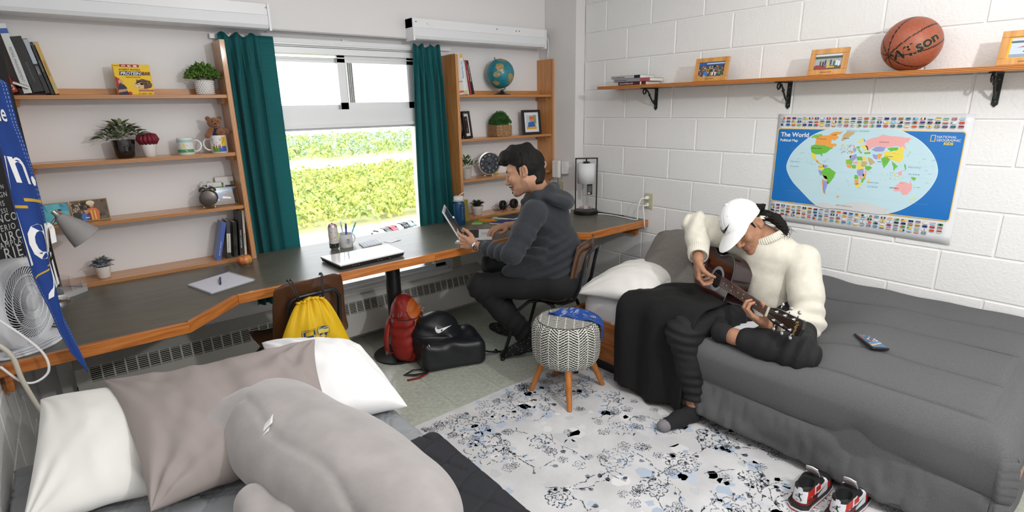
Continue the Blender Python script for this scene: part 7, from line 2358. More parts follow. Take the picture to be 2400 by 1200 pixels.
#long shelf on the block wall
ws=thing('wall_shelf','long plywood shelf on black scroll brackets along the block wall','shelf',(0,1.2,1.685))
WT=1.6955
b=MB();b.bx(-.203,-.004,-.6,2.752,WT-.020,WT);b.obj('board',wood('shelf_birch_y','c98e50','b4783e',(0,1,0),coat=.3),ws,world=True)
b=MB();b.bx(-.2062,-.2028,-.6,2.752,WT-.0202,WT+.0002);b.bx(-.2062,-.004,2.7518,2.755,WT-.0202,WT+.0002)
b.obj('board_edge',ply_edge('ply_edge_wall','d08a44','7a3d16','Z',.0066),ws,world=True)
M_iron=mat('wrought_iron',(.012,.013,.013),.45)
def bracket(y):
 t=thing('shelf_bracket',{0:'black scroll bracket under the left end of the wall shelf',1:'black scroll bracket under the middle of the wall shelf',2:'black scroll bracket at the right under the basketball end of the shelf'}[y[1]],'bracket',(0,y[0],WT-.0205),0,'scroll brackets of the wall shelf')
 b=MB();b.bx(-.006,.0,-.012,.012,-.135,.0);b.prism([(-.012,-.135),(.012,-.135),(.0,-.148)],(-.006,0,0),(0,1,0),(0,0,1),(.006,0,0));b.obj('wall_plate',M_iron,t)
 b=MB();b.bx(-.165,.0,-.012,.012,-.006,-.0005);b.obj('shelf_plate',M_iron,t)
 b=MB();b.smooth=True
 sc_=[(-.135+.016*math.cos(a),-.026+.016*math.sin(a))for a in np.linspace(-.3,4.4,14)]
 sc_=[(-.118,-.016),(-.122,-.034),(-.138,-.040),(-.150,-.030),(-.148,-.014),(-.132,-.008),(-.108,-.014),(-.088,-.034),(-.070,-.058),(-.052,-.080),(-.030,-.100),(-.012,-.112),(-.005,-.118)]
 b.tube([(x,0,z)for x,z in sc_],.0052,8)
 b.tube([(x,0,z)for x,z in[(-.030,-.100),(-.026,-.084),(-.014,-.074),(-.006,-.084),(-.012,-.094)]],.0042,8)
 b.ball((-.079,0,-.046),(.009,.008,.011),10,7);b.obj('scroll',M_iron,t)
 for z in(-.028,-.122):
  b=MB();b.smooth=True;b.ball((-.007,0,z),(.003,.0055,.0055),10,6);b.obj('screw',mat('blue_steel_screw',(.05,.11,.14),.35,.5),t)
for i,y in enumerate((2.394,1.488,.581,-.33)):
 if i<3:bracket((y,i))
def flatbook(label,y0,y1,x0,x1,z,t,col,title=None,tcol='ddd6d0',band=None,rz=.0,size=.013,page=True):
 o=thing('book',label,'book',((x0+x1)/2,(y0+y1)/2,z),rz,'stack of books on the wall shelf')
 w,d=abs(x1-x0),abs(y1-y0);m=mat('cover_'+col,hexc(col),.4)
 b=MB();b.bx(-w/2,w/2,-d/2,d/2,0,.002);b.bx(-w/2,w/2,-d/2,d/2,t-.002,t);b.bx(-w/2,-w/2+.003,-d/2,d/2,0,t);b.obj('cover',m,o)
 b=MB();b.bx(-w/2+.003,w/2-.003,-d/2+.003,d/2-.003,.002,t-.002);b.obj('pages',M_paper,o)
 if band:
  pr=Print((-w/2-.0004,d/2,0),(0,-1,0),(0,0,1))
  for a,c,cc in band:pr.rect(a*d,.001,c*d,t-.001,cc,0)
  pr.obj('spine_print',o)
 if title:text(title,size,(-w/2-.0012,d/2-.014,t/2-size*.34),(0,-1,0),(0,0,1),mat('title_'+tcol,hexc(tcol),.5),o)
 return o
flatbook('dark red book titled an academic life, bottom of the shelf stack',2.576,2.345,-.192,-.035,WT,.0215,'4a1820','AN ACADEMIC LIFE','e6dcd6',((.80,.85,'e6dcd6'),))
flatbook('grey marbled book in the middle of the wall shelf stack',2.620,2.325,-.188,-.03,WT+.0217,.0225,'8b8a94','The Innovative Campus','4a4650',((.74,.99,'a6545c'),),.05,.010)
flatbook('white paperback with worn black spine on top of the shelf stack',2.655,2.395,-.180,-.03,WT+.0444,.020,'b9b8ba','Ethics, Technology & Media','2a2a2c',((.80,.99,'1a1a1c'),),-.03,.010)
M_bam=wood('bamboo_frame','d09a58','bb8242',(0,0,1),coat=.2)
def pic_crowd(pr,w,h):
 c=clampp(pr,w,h);c.rect(0,0,w,h,'41506a',0);c.rect(0,h*.82,w,h,'2f5fb0',1);c.rect(w*.3,h*.86,w,h*.95,'b9c9d8',2)
 r=random.Random(8)
 for k in range(160):c.disc(r.uniform(0,w),r.uniform(0,h*.72),r.uniform(.002,.006),r.choice(['d98a3a','e3b23c','3a5a3a','e8e4dc','2a3550','c9672a','6a8a4a','1f2a3a','caa37a']),3,7)
 c.disc(w*.30,h*.20,.012,'2f7fd0',5);c.rect(w*.55,h*.08,w*.6,h*.3,'e6e9ee',5);c.rect(w*.66,h*.05,w*.7,h*.28,'e6e9ee',5)
def pic_canoe(pr,w,h):
 c=clampp(pr,w,h);c.rect(0,0,w,h,'9aa7ad',0);c.rect(0,h*.86,w,h,'c9d2d6',1);c.rect(0,h*.70,w,h*.86,'3a4a38',1);c.rect(0,0,w,h*.25,'4d4a3a',1)
 c.poly([(0,h*.15),(w*.05,h*.32),(w*.4,h*.25),(w*.55,h*.05),(.1*w,0)],'8e2a2e',2)
 r=random.Random(9)
 for x in(.22,.32,.40,.52,.60,.72,.82,.90):
  yb_=r.uniform(.15,.3);c.rect(w*(x-.03),h*yb_,w*(x+.03),h*(yb_+.32),r.choice(['2a3550','1d2430','6a3a2e','c9b23a','2d5a4a','d8dde2']),3);c.disc(w*x,h*(yb_+.38),w*.026,'b08466',4)
 c.rect(w*.45,h*.12,w*.75,h*.2,'d9b23a',5)
def pic_boat(pr,w,h):
 c=clampp(pr,w,h);c.rect(0,0,w,h,'d9a916',0);c.rect(w*.06,h*.06,w*.94,h*.94,'b9c6d6',1);c.rect(w*.06,h*.72,w*.94,h*.82,'4a5a66',2);c.rect(w*.06,h*.06,w*.94,h*.2,'8494a8',2)
 c.poly([(w*.2,h*.5),(w*.5,h*.62),(w*.9,h*.66),(w*.9,h*.58),(w*.5,h*.52)],'a8302e',3);c.poly([(w*.35,h*.3),(w*.5,h*.55),(w*.56,h*.55),(w*.42,h*.28)],'30405a',4)
for(lab,y,w,h,pic)in(('bamboo framed photo of a crowd on the wall shelf by the books',1.905,.222,.136,pic_crowd),('bamboo framed photo of canoeists beside the basketball',1.246,.182,.130,pic_canoe),('bamboo framed photo with yellow mount at the right end of the shelf',.482,.190,.138,pic_boat)):
 f=frame(lab,(-.152,y,WT+.002),w,h,.026,M_bam,-PI/2,.20,.012,0,pic)
 text('PADDLE & CAMP',.007,(0,-.0065,.010),(1,0,0),(0,0,1),mat('burnt_mark',(.10,.04,.015),.7),f,align='CENTER')
bb=thing('basketball','orange brown basketball resting on the wall shelf','ball',(-.122,.900,WT))
BC,BR=Vector((0,0,.118)),.1185
nu,nv=160,80
u=np.linspace(0,2*PI,nu+1)[:-1];v=np.linspace(0,PI,nv);uu,vv=np.meshgrid(u,v)
S=np.stack([np.sin(vv)*np.cos(uu),np.sin(vv)*np.sin(uu),-np.cos(vv)],-1)
def ball_seam(S):
 0
 p=unit((-.777,.484,-.407));e2=unit(np.array((-.75,-.60,.30))-p*(np.array((-.75,-.60,.30))@p));e3=np.cross(p,e2)
 ph=np.arctan2(S@e3,S@e2);rho=np.hypot(S@e2,S@e3)
 k=(ph-BPH)/(PI/4);return rho*np.abs(np.sin((k-np.round(k))*PI/4))+.012*(rho<.06)-.0
BPH=.18
uc,vc=uu[:-1]+PI/nu,(vv[:-1]+vv[1:])/2
Sc=np.stack([np.sin(vc)*np.cos(uc),np.sin(vc)*np.sin(uc),-np.cos(vc)],-1)
sd=ball_seam(Sc);sv=ball_seam(S)
leather=np.array((.33,.088,.046));blk=np.array((.018,.012,.010))
ink=np.where((sd<.026)[...,None],blk,leather*(1+.12*vnoise(Sc.astype(np.float32),30,4)[...,None]))
rad=BR-.0016*np.exp(-(sv/.018)**2)
bm_=attr_mat('ball_leather',.42);
nt=bm_.node_tree;vo=nt.nodes.new('ShaderNodeTexVoronoi');vo.inputs['Scale'].default_value=420;bp=nt.nodes.new('ShaderNodeBump');bp.inputs['Strength'].default_value=.25;bp.inputs['Distance'].default_value=.001
tc=nt.nodes.new('ShaderNodeTexCoord');nt.links.new(tc.outputs['Object'],vo.inputs['Vector']);nt.links.new(vo.outputs['Distance'],bp.inputs['Height']);nt.links.new(bp.outputs[0],nt.nodes['Principled BSDF'].inputs['Normal'])
ball=grid_mesh('skin',np.array(BC)+S*rad[...,None],bm_,bb,True,wrap_u=True,ink=ink)
def on_ball(me,c_dir,up_dir,r):
 0
 c=unit(c_dir);up=unit(np.array(up_dir)-c*(np.array(up_dir)@c));rt_=np.cross(up,c)
 for v_ in me.vertices:
  x,y,z=v_.co
  d=unit(c+rt_*math.tan(x/r)+up*math.tan(y/r));v_.co=BC+Vector(d)*(r+z)
lt=text('Wilson',.072,(0,0,0),(1,0,0),(0,1,0),mat('ball_lettering',(.014,.010,.009),.5),bb,align='CENTER',bold=.0022,depth=.0006)
lt2=text('Wilson',.072,(0,0,0),(1,0,0),(0,1,0),mat('ball_gold',(.42,.23,.09),.4),bb,align='CENTER',bold=.0042,depth=.0003)
for o_,k in((lt,.0008),(lt2,.0004)):
 on_ball(o_.data,(-.82,-.46,-.38),(-.42,.35,.84),BR+k)
MAP_OVAL=[(295,536),(375,539),(579,539),(658,512),(717,474),(768,415),(795,347),(788,287),(755,220),(709,168),(659,131),(594,107),(513,105),(398,108),(301,104),(249,123),(177,183),(118,238),(80,303),(84,357),(111,412),(168,473),(226,513)]
MAP_LAND=[('8ec63f',[(192,484),(209,500),(251,506),(246,495),(223,484)]),('efa652',[(223,484),(246,498),(288,499),(322,506),(337,490),(315,470),(304,478),(302,457),(330,455),(330,444),(302,434),(271,445),(221,449)]),('c9b183',[(350,472),(357,504),(372,520),(413,522),(403,505),(382,489),(361,473)]),('efa652',[(281,502),(309,518),(355,521),(340,506),(311,500)]),('6fbf44',[(203,442),(221,449),(271,445),(302,434),(319,438),(298,421),(282,404),(264,400),(266,384),(252,396),(228,395),(205,407),(199,429)]),('f0dc5a',[(205,405),(228,395),(234,373),(244,364),(232,360),(214,378)]),('efa652',[(232,360),(244,364),(258,348),(269,339),(256,342)]),('f0dc5a',[(254,335),(274,343),(286,324),(269,310),(256,316)]),('9aa0d8',[(274,343),(302,338),(295,325),(282,327)]),('9aa0d8',[(254,312),(270,307),(279,279),(266,284)]),('6fbf44',[(273,307),(286,324),(310,326),(346,303),(340,277),(326,250),(315,236),(303,261),(282,279),(271,297)]),('efa652',[(282,285),(301,280),(309,265),(288,263)]),('9aa0d8',[(285,260),(314,249),(309,216),(304,183),(291,214)]),('efa652',[(277,272),(287,247),(295,202),(311,180),(297,185),(284,233)]),('f0dc5a',[(430,467),(444,485),(457,490),(452,470),(439,464)]),('9aa0d8',[(455,489),(468,477),(461,466)]),('efa9a9',[(410,451),(417,457),(420,442),(411,441)]),('efa652',[(403,420),(416,423),(415,411),(404,409)]),('9aa0d8',[(412,435),(428,439),(430,424),(417,422)]),('6fbf44',[(427,445),(444,449),(445,437),(431,436)]),('f0dc5a',[(443,452),(465,456),(483,445),(462,438)]),('f0dc5a',[(456,437),(483,442),(485,428),(463,427)]),('6fbf44',[(435,430),(443,434),(459,413),(454,411)]),('6fbf44',[(467,417),(497,421),(498,411),(471,409)]),('efb0b0',[(470,477),(487,487),(513,496),(542,510),(574,504),(615,502),(665,495),(653,478),(666,461),(648,477),(640,466),(654,438),(640,451),(612,456),(567,448),(519,452),(499,442),(485,427),(468,453)]),('9aa0d8',[(500,433),(519,449),(562,448),(554,427),(523,423)]),('6fbf44',[(567,445),(617,450),(615,436),(585,427)]),('f0dc5a',[(556,415),(565,428),(591,426),(619,439),(622,454),(643,449),(640,420),(644,391),(628,375),(607,383),(580,393),(563,401)]),('6fbf44',[(549,391),(563,401),(591,388),(583,370),(569,339),(557,368)]),('9aa0d8',[(506,410),(531,408),(534,384),(517,389)]),('c9b183',[(487,394),(506,389),(525,369),(506,352),(492,376)]),('efa652',[(530,411),(551,415),(544,385),(534,390)]),('6fbf44',[(597,382),(615,366),(629,355),(620,348),(615,330),(605,359)]),('f0dc5a',[(613,327),(627,309),(647,299),(623,306)]),('efb0b0',[(633,326),(649,336),(650,315),(638,310)]),('6fbf44',[(688,310),(713,306),(710,291),(695,299)]),('8ec63f',[(658,403),(669,421),(669,436),(666,412)]),('6fbf44',[(654,368),(657,370),(665,346),(662,337)]),('f0dc5a',[(398,395),(411,402),(405,383)]),('9aa0d8',[(403,395),(433,407),(436,385),(421,368),(405,383)]),('6fbf44',[(436,394),(462,395),(465,374),(440,376)]),('f0dc5a',[(463,395),(479,396),(486,375),(466,374)]),('8ec63f',[(386,375),(408,380),(421,366),(418,349),(389,354)]),('efb0b0',[(421,365),(443,373),(445,354),(426,353)]),('f0dc5a',[(444,373),(460,371),(460,346),(449,348)]),('c9b183',[(461,371),(487,372),(488,345),(463,346)]),('efa652',[(389,351),(418,349),(417,331),(397,336)]),('6fbf44',[(418,348),(440,351),(440,332),(423,331)]),('f0dc5a',[(442,345),(481,346),(476,332),(446,327)]),('6fbf44',[(483,345),(504,349),(516,341),(499,325),(485,330)]),('9aa0d8',[(447,324),(476,332),(484,296),(459,294),(449,308)]),('efb0b0',[(482,326),(499,325),(493,309),(485,311)]),('efa652',[(477,307),(493,309),(491,287),(479,289)]),('6fbf44',[(439,298),(456,296),(459,275),(442,275)]),('efb0b0',[(460,291),(478,295),(475,276),(461,278)]),('6fbf44',[(477,283),(493,290),(481,258),(474,264)]),('efa652',[(441,270),(462,274),(462,250),(449,246)]),('f0dc5a',[(448,246),(472,261),(481,255),(467,235),(452,234)]),('f0dc5a',[(501,272),(511,289),(510,264),(503,257)]),('efb0b0',[(627,230),(631,254),(648,280),(667,282),(681,277),(689,272),(691,290),(701,270),(703,244),(691,222),(670,215),(654,233)]),('f0dc5a',[(694,190),(714,204),(727,217),(719,201)]),('d4d6d8',[(261,125),(310,134),(348,125),(394,134),(439,150),(506,158),(562,146),(611,140),(623,132),(594,109),(513,107),(398,109),(301,105)])]
#world map poster
PY0,PZ0=1.532,.888
wp=thing('world_map_poster','laminated world political map poster with rows of flags on the block wall','poster',(0,PY0,PZ0))
PW,PH=.894,.616
b=MB();b.smooth=True
b.grid(lambda u,v:(-.0025-.004*(abs(u-.5)*2)**4*(.4+.6*abs(v-.5)*2)-.0015*math.sin(9*u+4*v),-PW*u,-.004+PH*v),24,16)
o=b.obj('sheet',mat('laminated_paper',(.76,.77,.80),.25,coat=.5),wp);solidify(o,.0006,0)
pr=Print((-.0092,0,0),(0,-.001,0),(0,0,.001),step=.00016)
def rrect(x0,y0,x1,y1,r,col,l):
 pts=[]
 for cx_,cy_,a0 in((x1-r,y1-r,0),(x0+r,y1-r,PI/2),(x0+r,y0+r,PI),(x1-r,y0+r,1.5*PI)):
  pts+=[(cx_+r*math.cos(a0+PI/2*k/5),cy_+r*math.sin(a0+PI/2*k/5))for k in range(6)]
 pr.poly(pts,col,l)
rrect(7,109,876,533,14,'eec75a',0);rrect(11,113,872,529,12,'1f74c4',1)
MAP_OVAL=[tuple(.5*(2*p1[j]+(p2[j]-p0[j])*t+(2*p0[j]-5*p1[j]+4*p2[j]-p3[j])*t*t+(3*p1[j]-p0[j]-3*p2[j]+p3[j])*t**3)for j in(0,1))for p0,p1,p2,p3 in zip(MAP_OVAL[-1:]+MAP_OVAL[:-1],MAP_OVAL,MAP_OVAL[1:]+MAP_OVAL[:1],MAP_OVAL[2:]+MAP_OVAL[:2])for t in(0,.25,.5,.75)]
pr.poly([(x,y)for x,y in MAP_OVAL],'e8f4f6',2);cxm=sum(p[0]for p in MAP_OVAL)/len(MAP_OVAL);cym=sum(p[1]for p in MAP_OVAL)/len(MAP_OVAL)
pr.poly([(cxm+(x-cxm)*.994,cym+(y-cym)*.992)for x,y in MAP_OVAL],'c3e2ec',3)
rr=random.Random(15)
def rough(pts,n=3,amp=.10):
 out=[]
 for(ax,ay),(bx_,by)in zip(pts,pts[1:]+pts[:1]):
  L=math.hypot(bx_-ax,by-ay);k=max(1,int(L/6))
  for q in range(k):
   f=q/k;j=(rr.gauss(0,.8)if q and L>12 else 0)
   out.append((ax+(bx_-ax)*f-(by-ay)/max(L,1)*j,ay+(by-ay)*f+(bx_-ax)/max(L,1)*j))
 return out
for col,pts in MAP_LAND:pr.poly(rough(pts),col,4)
for k in range(60):pr.disc(rr.uniform(352,425),rr.uniform(405,455),rr.uniform(1.0,3.0),rr.choice(['9aa0d8','6fbf44','f0dc5a','efa652','efb0b0']),5,6)
for k in range(36):pr.disc(rr.uniform(560,660),rr.uniform(275,320),rr.uniform(.7,2.0),rr.choice(['f0dc5a','6fbf44','efa652']),5,6)
for(x0,y0,x1,y1,n)in((60,170,180,260,3),(200,330,300,380,12),(420,300,640,420,14),(120,330,200,420,5),(640,250,770,400,14),(330,200,480,280,8),(150,480,260,500,4)):
 for k in range(n):
  x,y=rr.uniform(x0,x1),rr.uniform(y0,y1);pr.rect(x,y,x+rr.uniform(6,16),y+1.0,'6a7f92',6)
for y in(180,250,306,362,420):pr.rect(90,y,780,y+.35,'9cc4d2',5)
FL=['c8282e','1f6fb5','2e8b4a','f0c93a','1c1c22','e8ecf0','2a3f8f','d9572e','7fc4dc']
def flag(x,y):
 w,h=20,10;k=rr.random();c=[rr.choice(FL)for _ in range(3)]
 if c[0]==c[1]:c[1]='e8ecf0'
 pr.rect(x-.5,y-.5,x+w+.5,y+h+.5,'b9bec6',1)
 if k<.42:
  for q in range(3):pr.rect(x,y+h*q/3,x+w,y+h*(q+1)/3,c[q],2)
 elif k<.64:
  for q in range(3):pr.rect(x+w*q/3,y,x+w*(q+1)/3,y+h,c[q],2)
 elif k<.78:
  pr.rect(x,y,x+w,y+h,c[0],2);pr.rect(x+w*.3,y,x+w*.42,y+h,c[1],3);pr.rect(x,y+h*.4,x+w,y+h*.6,c[1],3)
 elif k<.9:
  pr.rect(x,y,x+w,y+h,c[0],2);pr.disc(x+w/2,y+h/2,3,c[1],3,10)
 else:
  pr.rect(x,y,x+w,y+h,c[0],2);pr.rect(x,y+h/2,x+w*.45,y+h,c[2],3);pr.poly([(x,y),(x+8,y+h/2),(x,y+h)],c[1],4)
 pr.rect(x+2,y-4.5,x+w-2,y-3.4,'a0a4ab',2)
for r,y in enumerate((584,566,548)):
 for k in range(28):flag(20+k*30.4,y)
for r,y in enumerate((84,67,50,33)):
 for k in range(28-(2 if r==3 else 0)):flag(14+k*30.4,y)
pr.poly([(742,483),(762,483),(762,514),(742,514)],'f2cf4a',3);pr.poly([(745,486),(759,486),(759,511),(745,511)],'1f74c4',4)
pr.poly([(369,176),(372,183),(375,176),(382,173),(375,170),(372,163),(369,170),(362,173)],'e0b24a',6)
po=pr.obj('print',wp,m=attr_mat('poster_print',.22,.5))
UV=((0,-1,0),(0,0,1))
def ptxt(s,size,x,y,m,**k):return text(s,size,(-.0104,-x/1000,y/1000),*UV,m,wp,**k)
ptxt('The World',.034,27,487,M_wink,bold=.0007);ptxt('Political Map',.0195,26,460,M_wink,bold=.0004)
ptxt('NATIONAL',.0165,766,500,M_wink,sx=.92);ptxt('GEOGRAPHIC',.0165,766,485,M_wink,sx=.92);ptxt('KiDS',.0175,797,469,mat('yellow_ink',hexc('f2d83a'),.5),bold=.0006)
M_oc=mat('ocean_ink',hexc('5d8fb8'),.5)
for s,x,y in(('P A C I F I C',96,345),('O C E A N',100,318),('A R C T I C   O C E A N',372,522),('I N D I A N',505,262),('O C E A N',507,240),('P A C I F I C',672,352),('O C E A N',678,318)):
 ptxt(s,.010,x,y,M_oc,shear=.2)
M_cn=mat('country_ink',hexc('5a4a4a'),.6)
for s,x,y,z in(('C A N A D A',228,477,.008),('UNITED STATES',204,425,.0075),('R U S S I A',531,470,.009),('C H I N A',566,400,.008),('B R A Z I L',252,325,.008),('AUSTRALIA',607,244,.008),('INDIA',536,372,.006),('A N T A R C T I C A',370,124,.009),('GREENLAND',360,485,.005)):
 ptxt(s,z,x,y,M_cn)
#left corner: letter board, pennant, fan, lamp, organiser
lb=thing('letter_board','black board with rows of white place names standing behind the fan','sign',(-3.55,3.02,DT))
ud=unit((-3.372+3.55,3.26-3.02,0));un=np.array((ud[1],-ud[0],0))
b=MB()
q=[np.zeros(3),ud*.30,ud*.30+(0,0,1.12),np.array((0,0,1.12))]
b.add([tuple(p)for p in q]+[tuple(p-un*.018)for p in q],[(0,1,2,3),(7,6,5,4),(0,4,5,1),(1,5,6,2),(2,6,7,3),(3,7,4,0)])
b.obj('board',mat('board_black',(.022,.022,.024),.6),lb)
for s,x,z,h in(('N',.115,1.282,.017),('GN',.098,1.248,.021),('IS',.092,1.212,.022),('SSI',.086,1.182,.020),('NCO',.058,1.145,.034),('ERIO',.062,1.109,.026),('URO',.052,1.063,.041),('AMPLAIN',.038,1.040,.026),('RIE',.046,.989,.051),('CON',.100,.966,.019)):
 text(s,h*1.42,tuple(ud*x+un*.0012+np.array((0,0,z-DT))),tuple(ud),(0,0,1),mat('board_letter',(.62,.66,.66),.6),lb,sx=.8,spacing=1.25)
pe=thing('pennant','long blue pennant with white letters and gold lines hanging beside the left shelf','flag',(-3.37,2.38,1.70))
M_pen=mat('royal_blue_cloth',(.008,.045,.235),.7,noise=.08,nscale=18,bump=.1,bscale=300)
eL=[(1.72,-3.475,2.20),(1.66,-3.430,2.26),(1.56,-3.420,2.275),(1.45,-3.403,2.29),(1.27,-3.402,2.31),(1.06,-3.396,2.33),(.96,-3.384,2.345),(.84,-3.376,2.36),(.76,-3.362,2.37),(.69,-3.336,2.385),(.665,-3.329,2.39)]
eR=[(1.725,-3.385,2.40),(1.68,-3.343,2.44),(1.54,-3.353,2.44),(1.40,-3.350,2.44),(1.24,-3.346,2.44),(1.10,-3.354,2.44),(.98,-3.354,2.43),(.88,-3.355,2.42),(.78,-3.342,2.41),(.70,-3.331,2.40),(.665,-3.327,2.392)]
def rowp(tab,v):
 s=v*(len(tab)-1);i=min(int(s),len(tab)-2);f=s-i
 f=f*f*(3-2*f)*.4+f*.6
 return np.array([tab[i][k]*(1-f)+tab[i+1][k]*f for k in(1,2,0)])
def pen_pt(u,v,off=.0):
 a,c=rowp(eL,v),rowp(eR,v)
 p=a+(c-a)*u;d=c-a;L=np.linalg.norm(d)+1e-6;n=np.array((d[1],-d[0],0))/L
 w=.016*math.sin(u*5.2+v*9)*min(1,L/.1)+.006*math.sin(u*11+v*4)
 return p+n*(w*(1-v)**.5+off)
b=MB();b.smooth=True;b.grid(lambda u,v:tuple(pen_pt(u,v)),26,70)
o=b.obj('cloth',M_pen,pe,world=True);solidify(o,.0012,0)
for u0 in(.035,.085,.915,.965):
 b=MB()
 for k in range(120):
  v0=k/120
  b.add([tuple(pen_pt(u0-.005,v0,.0016)),tuple(pen_pt(u0+.005,v0,.0016)),tuple(pen_pt(u0+.005,v0+.0045,.0016)),tuple(pen_pt(u0-.005,v0+.0045,.0016))],[(0,1,2,3)])
 st=b.obj('stitching',mat('pale_thread',(.35,.42,.62),.8),pe,world=True);st['kind']='stuff'
def pen_text(s,size,u0,v0,m=None,ht=1.0):
 0
 o=text(s,1.0,(0,0,0),(1,0,0),(0,1,0),m or M_wink,pe,depth=.0,bold=.012)
 for vx in o.data.vertices:
  x,y,_=vx.co
  a,c=rowp(eL,v0),rowp(eR,v0);L=np.linalg.norm(c-a)
  u=u0+x*size/L;v=v0-y*size*ht/1.06
  vx.co=Vector(pen_pt(u,v,.0022))-Vector(pe.location)
 return o
pen_text('e.ie',.060,.35,.185)
pen_text('yn.',.125,.08,.335,ht=1.1)
pen_text('lom',.125,.06,.480,ht=1.1)
pen_text('Ai',.130,.20,.590,ht=1.1)
M_gold=mat('gold_ink',hexc('c9a030'),.5)
for u0,u1,v0 in((.10,.50,.375),(.48,.97,.362),(.08,.52,.512),(.50,.97,.498)):
 b=MB();b.grid(lambda u,v:tuple(pen_pt(u0+(u1-u0)*u,v0+.0055*v,.0020)),12,2);b.obj('gold_line',M_gold,pe,world=True)
b=MB();b.smooth=True;b.tube([(-3.565,2.28,1.735),(-3.50,2.29,1.735),(-3.43,2.31,1.728),(-3.385,2.40,1.728)],.006,8);b.obj('rod',mat('dark_wood_rod',(.05,.03,.02),.4),pe,world=True)
fn_=thing('desk_fan','white plastic table fan with spiral grille on the left end of the desk','fan',(-3.452,2.60,DT))
nf=np.array((.90,-.436,0));nf/=np.linalg.norm(nf);tf=np.array((-nf[1],nf[0],0));FZ=.166
Mf=Matrix((tuple(tf),tuple(-nf),(0,0,1))).transposed()
M_fan=mat('fan_white',(.72,.74,.78),.3,coat=.2)
def fobj(b,name,m=None,par=None):
 b.v=[tuple(Mf@Vector(p))for p in b.v];return b.obj(name,m or M_fan,par or fn_)
b=MB();b.smooth=True
def sq(r,a,p=3.2):
 c,s=math.cos(a),math.sin(a);return r/(abs(c)**p+abs(s)**p)**(1/p)
rows=[(.150,.0),(.158,.012),(.158,.075),(.140,.11),(.10,.12)]
b.grid(lambda u,v:(lambda i,f:(sq(rows[i][0]*(1-f)+rows[i+1][0]*f,2*PI*u)*math.cos(2*PI*u)*.96,rows[i][1]*(1-f)+rows[i+1][1]*f,FZ+sq(rows[i][0]*(1-f)+rows[i+1][0]*f,2*PI*u)*math.sin(2*PI*u)))(min(int(v*4),3),v*4-min(int(v*4),3)),64,9,closed_u=True)
hs_=fobj(b,'housing');
b=MB();b.smooth=True
b.grid(lambda u,v:(lambda r0,r1:((r0+(r1-r0)*v)*math.cos(2*PI*u)*(.96*v+(1-v)),-.002*math.sin(PI*v)-.004*(1-v),FZ+(r0+(r1-r0)*v)*math.sin(2*PI*u)))(.134,sq(.150,2*PI*u)),64,5,closed_u=True)
fobj(b,'front_ring')
b=MB();b.smooth=True;b.lathe([(.132,.0),(.10,.0),(.0,.0)],(0,.085,FZ),40,(PI/2,0,0));fobj(b,'back_plate',mat('fan_inner',(.06,.06,.065),.8))
for k in range(52):
 a0=2*PI*k/52;b=MB();b.smooth=True
 b.tube([(r*math.cos(a0-1.15*(r-.03)/.105),-.012*(1-(r/.135)**2)-.002,FZ+r*math.sin(a0-1.15*(r-.03)/.105))for r in np.linspace(.030,.136,7)],.0020,5)
 fobj(b,'grille_bar')
for r in(.066,.100,.134):
 b=MB();b.smooth=True;b.tube([(r*math.cos(a),-.012*(1-(r/.135)**2)-.003,FZ+r*math.sin(a))for a in np.linspace(0,2*PI,49)[:-1]],.0026,6,closed=True);fobj(b,'grille_ring')
b=MB();b.smooth=True;b.lathe([(.040,.004),(.038,.014),(.025,.018),(.0,.019)],(0,0,FZ),32,(PI/2,0,0));fobj(b,'hub')
for k in range(5):
 a0=2*PI*k/5;b=MB();b.smooth=True
 b.grid(lambda u,v:((.028+.092*u)*math.cos(a0+v*.75+.2*u),.035+.03*v,FZ+(.028+.092*u)*math.sin(a0+v*.75+.2*u)),6,5)
 o=fobj(b,'blade',mat('blade_grey',(.40,.41,.43),.4));solidify(o,.0015)
b=MB();b.smooth=True;b.lathe([(0,0),(.145,0),(.148,.006),(.130,.016),(.06,.024),(0,.026)],(0,.045,.0),44,None,1.0,.78);fobj(b,'base')
b=MB();b.smooth=True;b.lathe([(0,0),(.030,0),(.029,.012),(.022,.016),(0,.017)],(-.085,.05,FZ+.148),24);fobj(b,'knob')
b=MB();b.smooth=True
for j in range(2):b.tube([(.148*math.cos(a),.045+.118*math.sin(a),.020+.008*j+.004*math.sin(3*a+j))for a in np.linspace(-PI*.95,.1,30)],.0032,6)
fobj(b,'wrapped_cord')['kind']='stuff'
cable('white cable loop hanging from the fan over the front of the desk',[(-3.52,2.40,.92),(-3.471,2.395,.847),(-3.432,2.39,.77),(-3.432,2.39,.705),(-3.471,2.39,.677),(-3.508,2.395,.69),(-3.549,2.40,.758)],.0042,M_white)
cable('thick cream cable hanging from the desk behind the ivory pillow',[(-3.555,2.40,.842),(-3.533,2.385,.834),(-3.510,2.38,.786),(-3.504,2.38,.709),(-3.491,2.38,.63),(-3.472,2.38,.53),(-3.46,2.38,.42)],.0075,mat('cream_cord',(.55,.52,.44),.5))
dl_=thing('desk_lamp','desk lamp with frosted grey bell shade in front of the left shelf','lamp',(-3.40,3.14,DT))
b=MB();b.smooth=True;b.lathe([(0,0),(.05,0),(.05,.010),(.045,.014),(0,.014)],n=32);auto(b.obj('base',M_steel,dl_))
b=MB();b.smooth=True;b.tube([(0,0,.01),(-.005,.0,.15),(-.002,0,.26),(.02,0,.325),(.05,0,.36),(.07,-.01,.385)],.006,10);b.obj('stem',mat('nickel',(.45,.43,.40),.3,.9),dl_)
Ma=Vector((.58,-.02,-.82)).normalized().to_track_quat('Z','Y').to_matrix()
ap_=Vector((.076,-.02,.405))
b=MB();b.smooth=True;b.lathe([(.0,-.018),(.010,-.018),(.011,.0),(.016,.010),(.020,.016)],ap_,24,Ma);auto(b.obj('cap',mat('nickel',(.45,.43,.40),.3,.9),dl_))
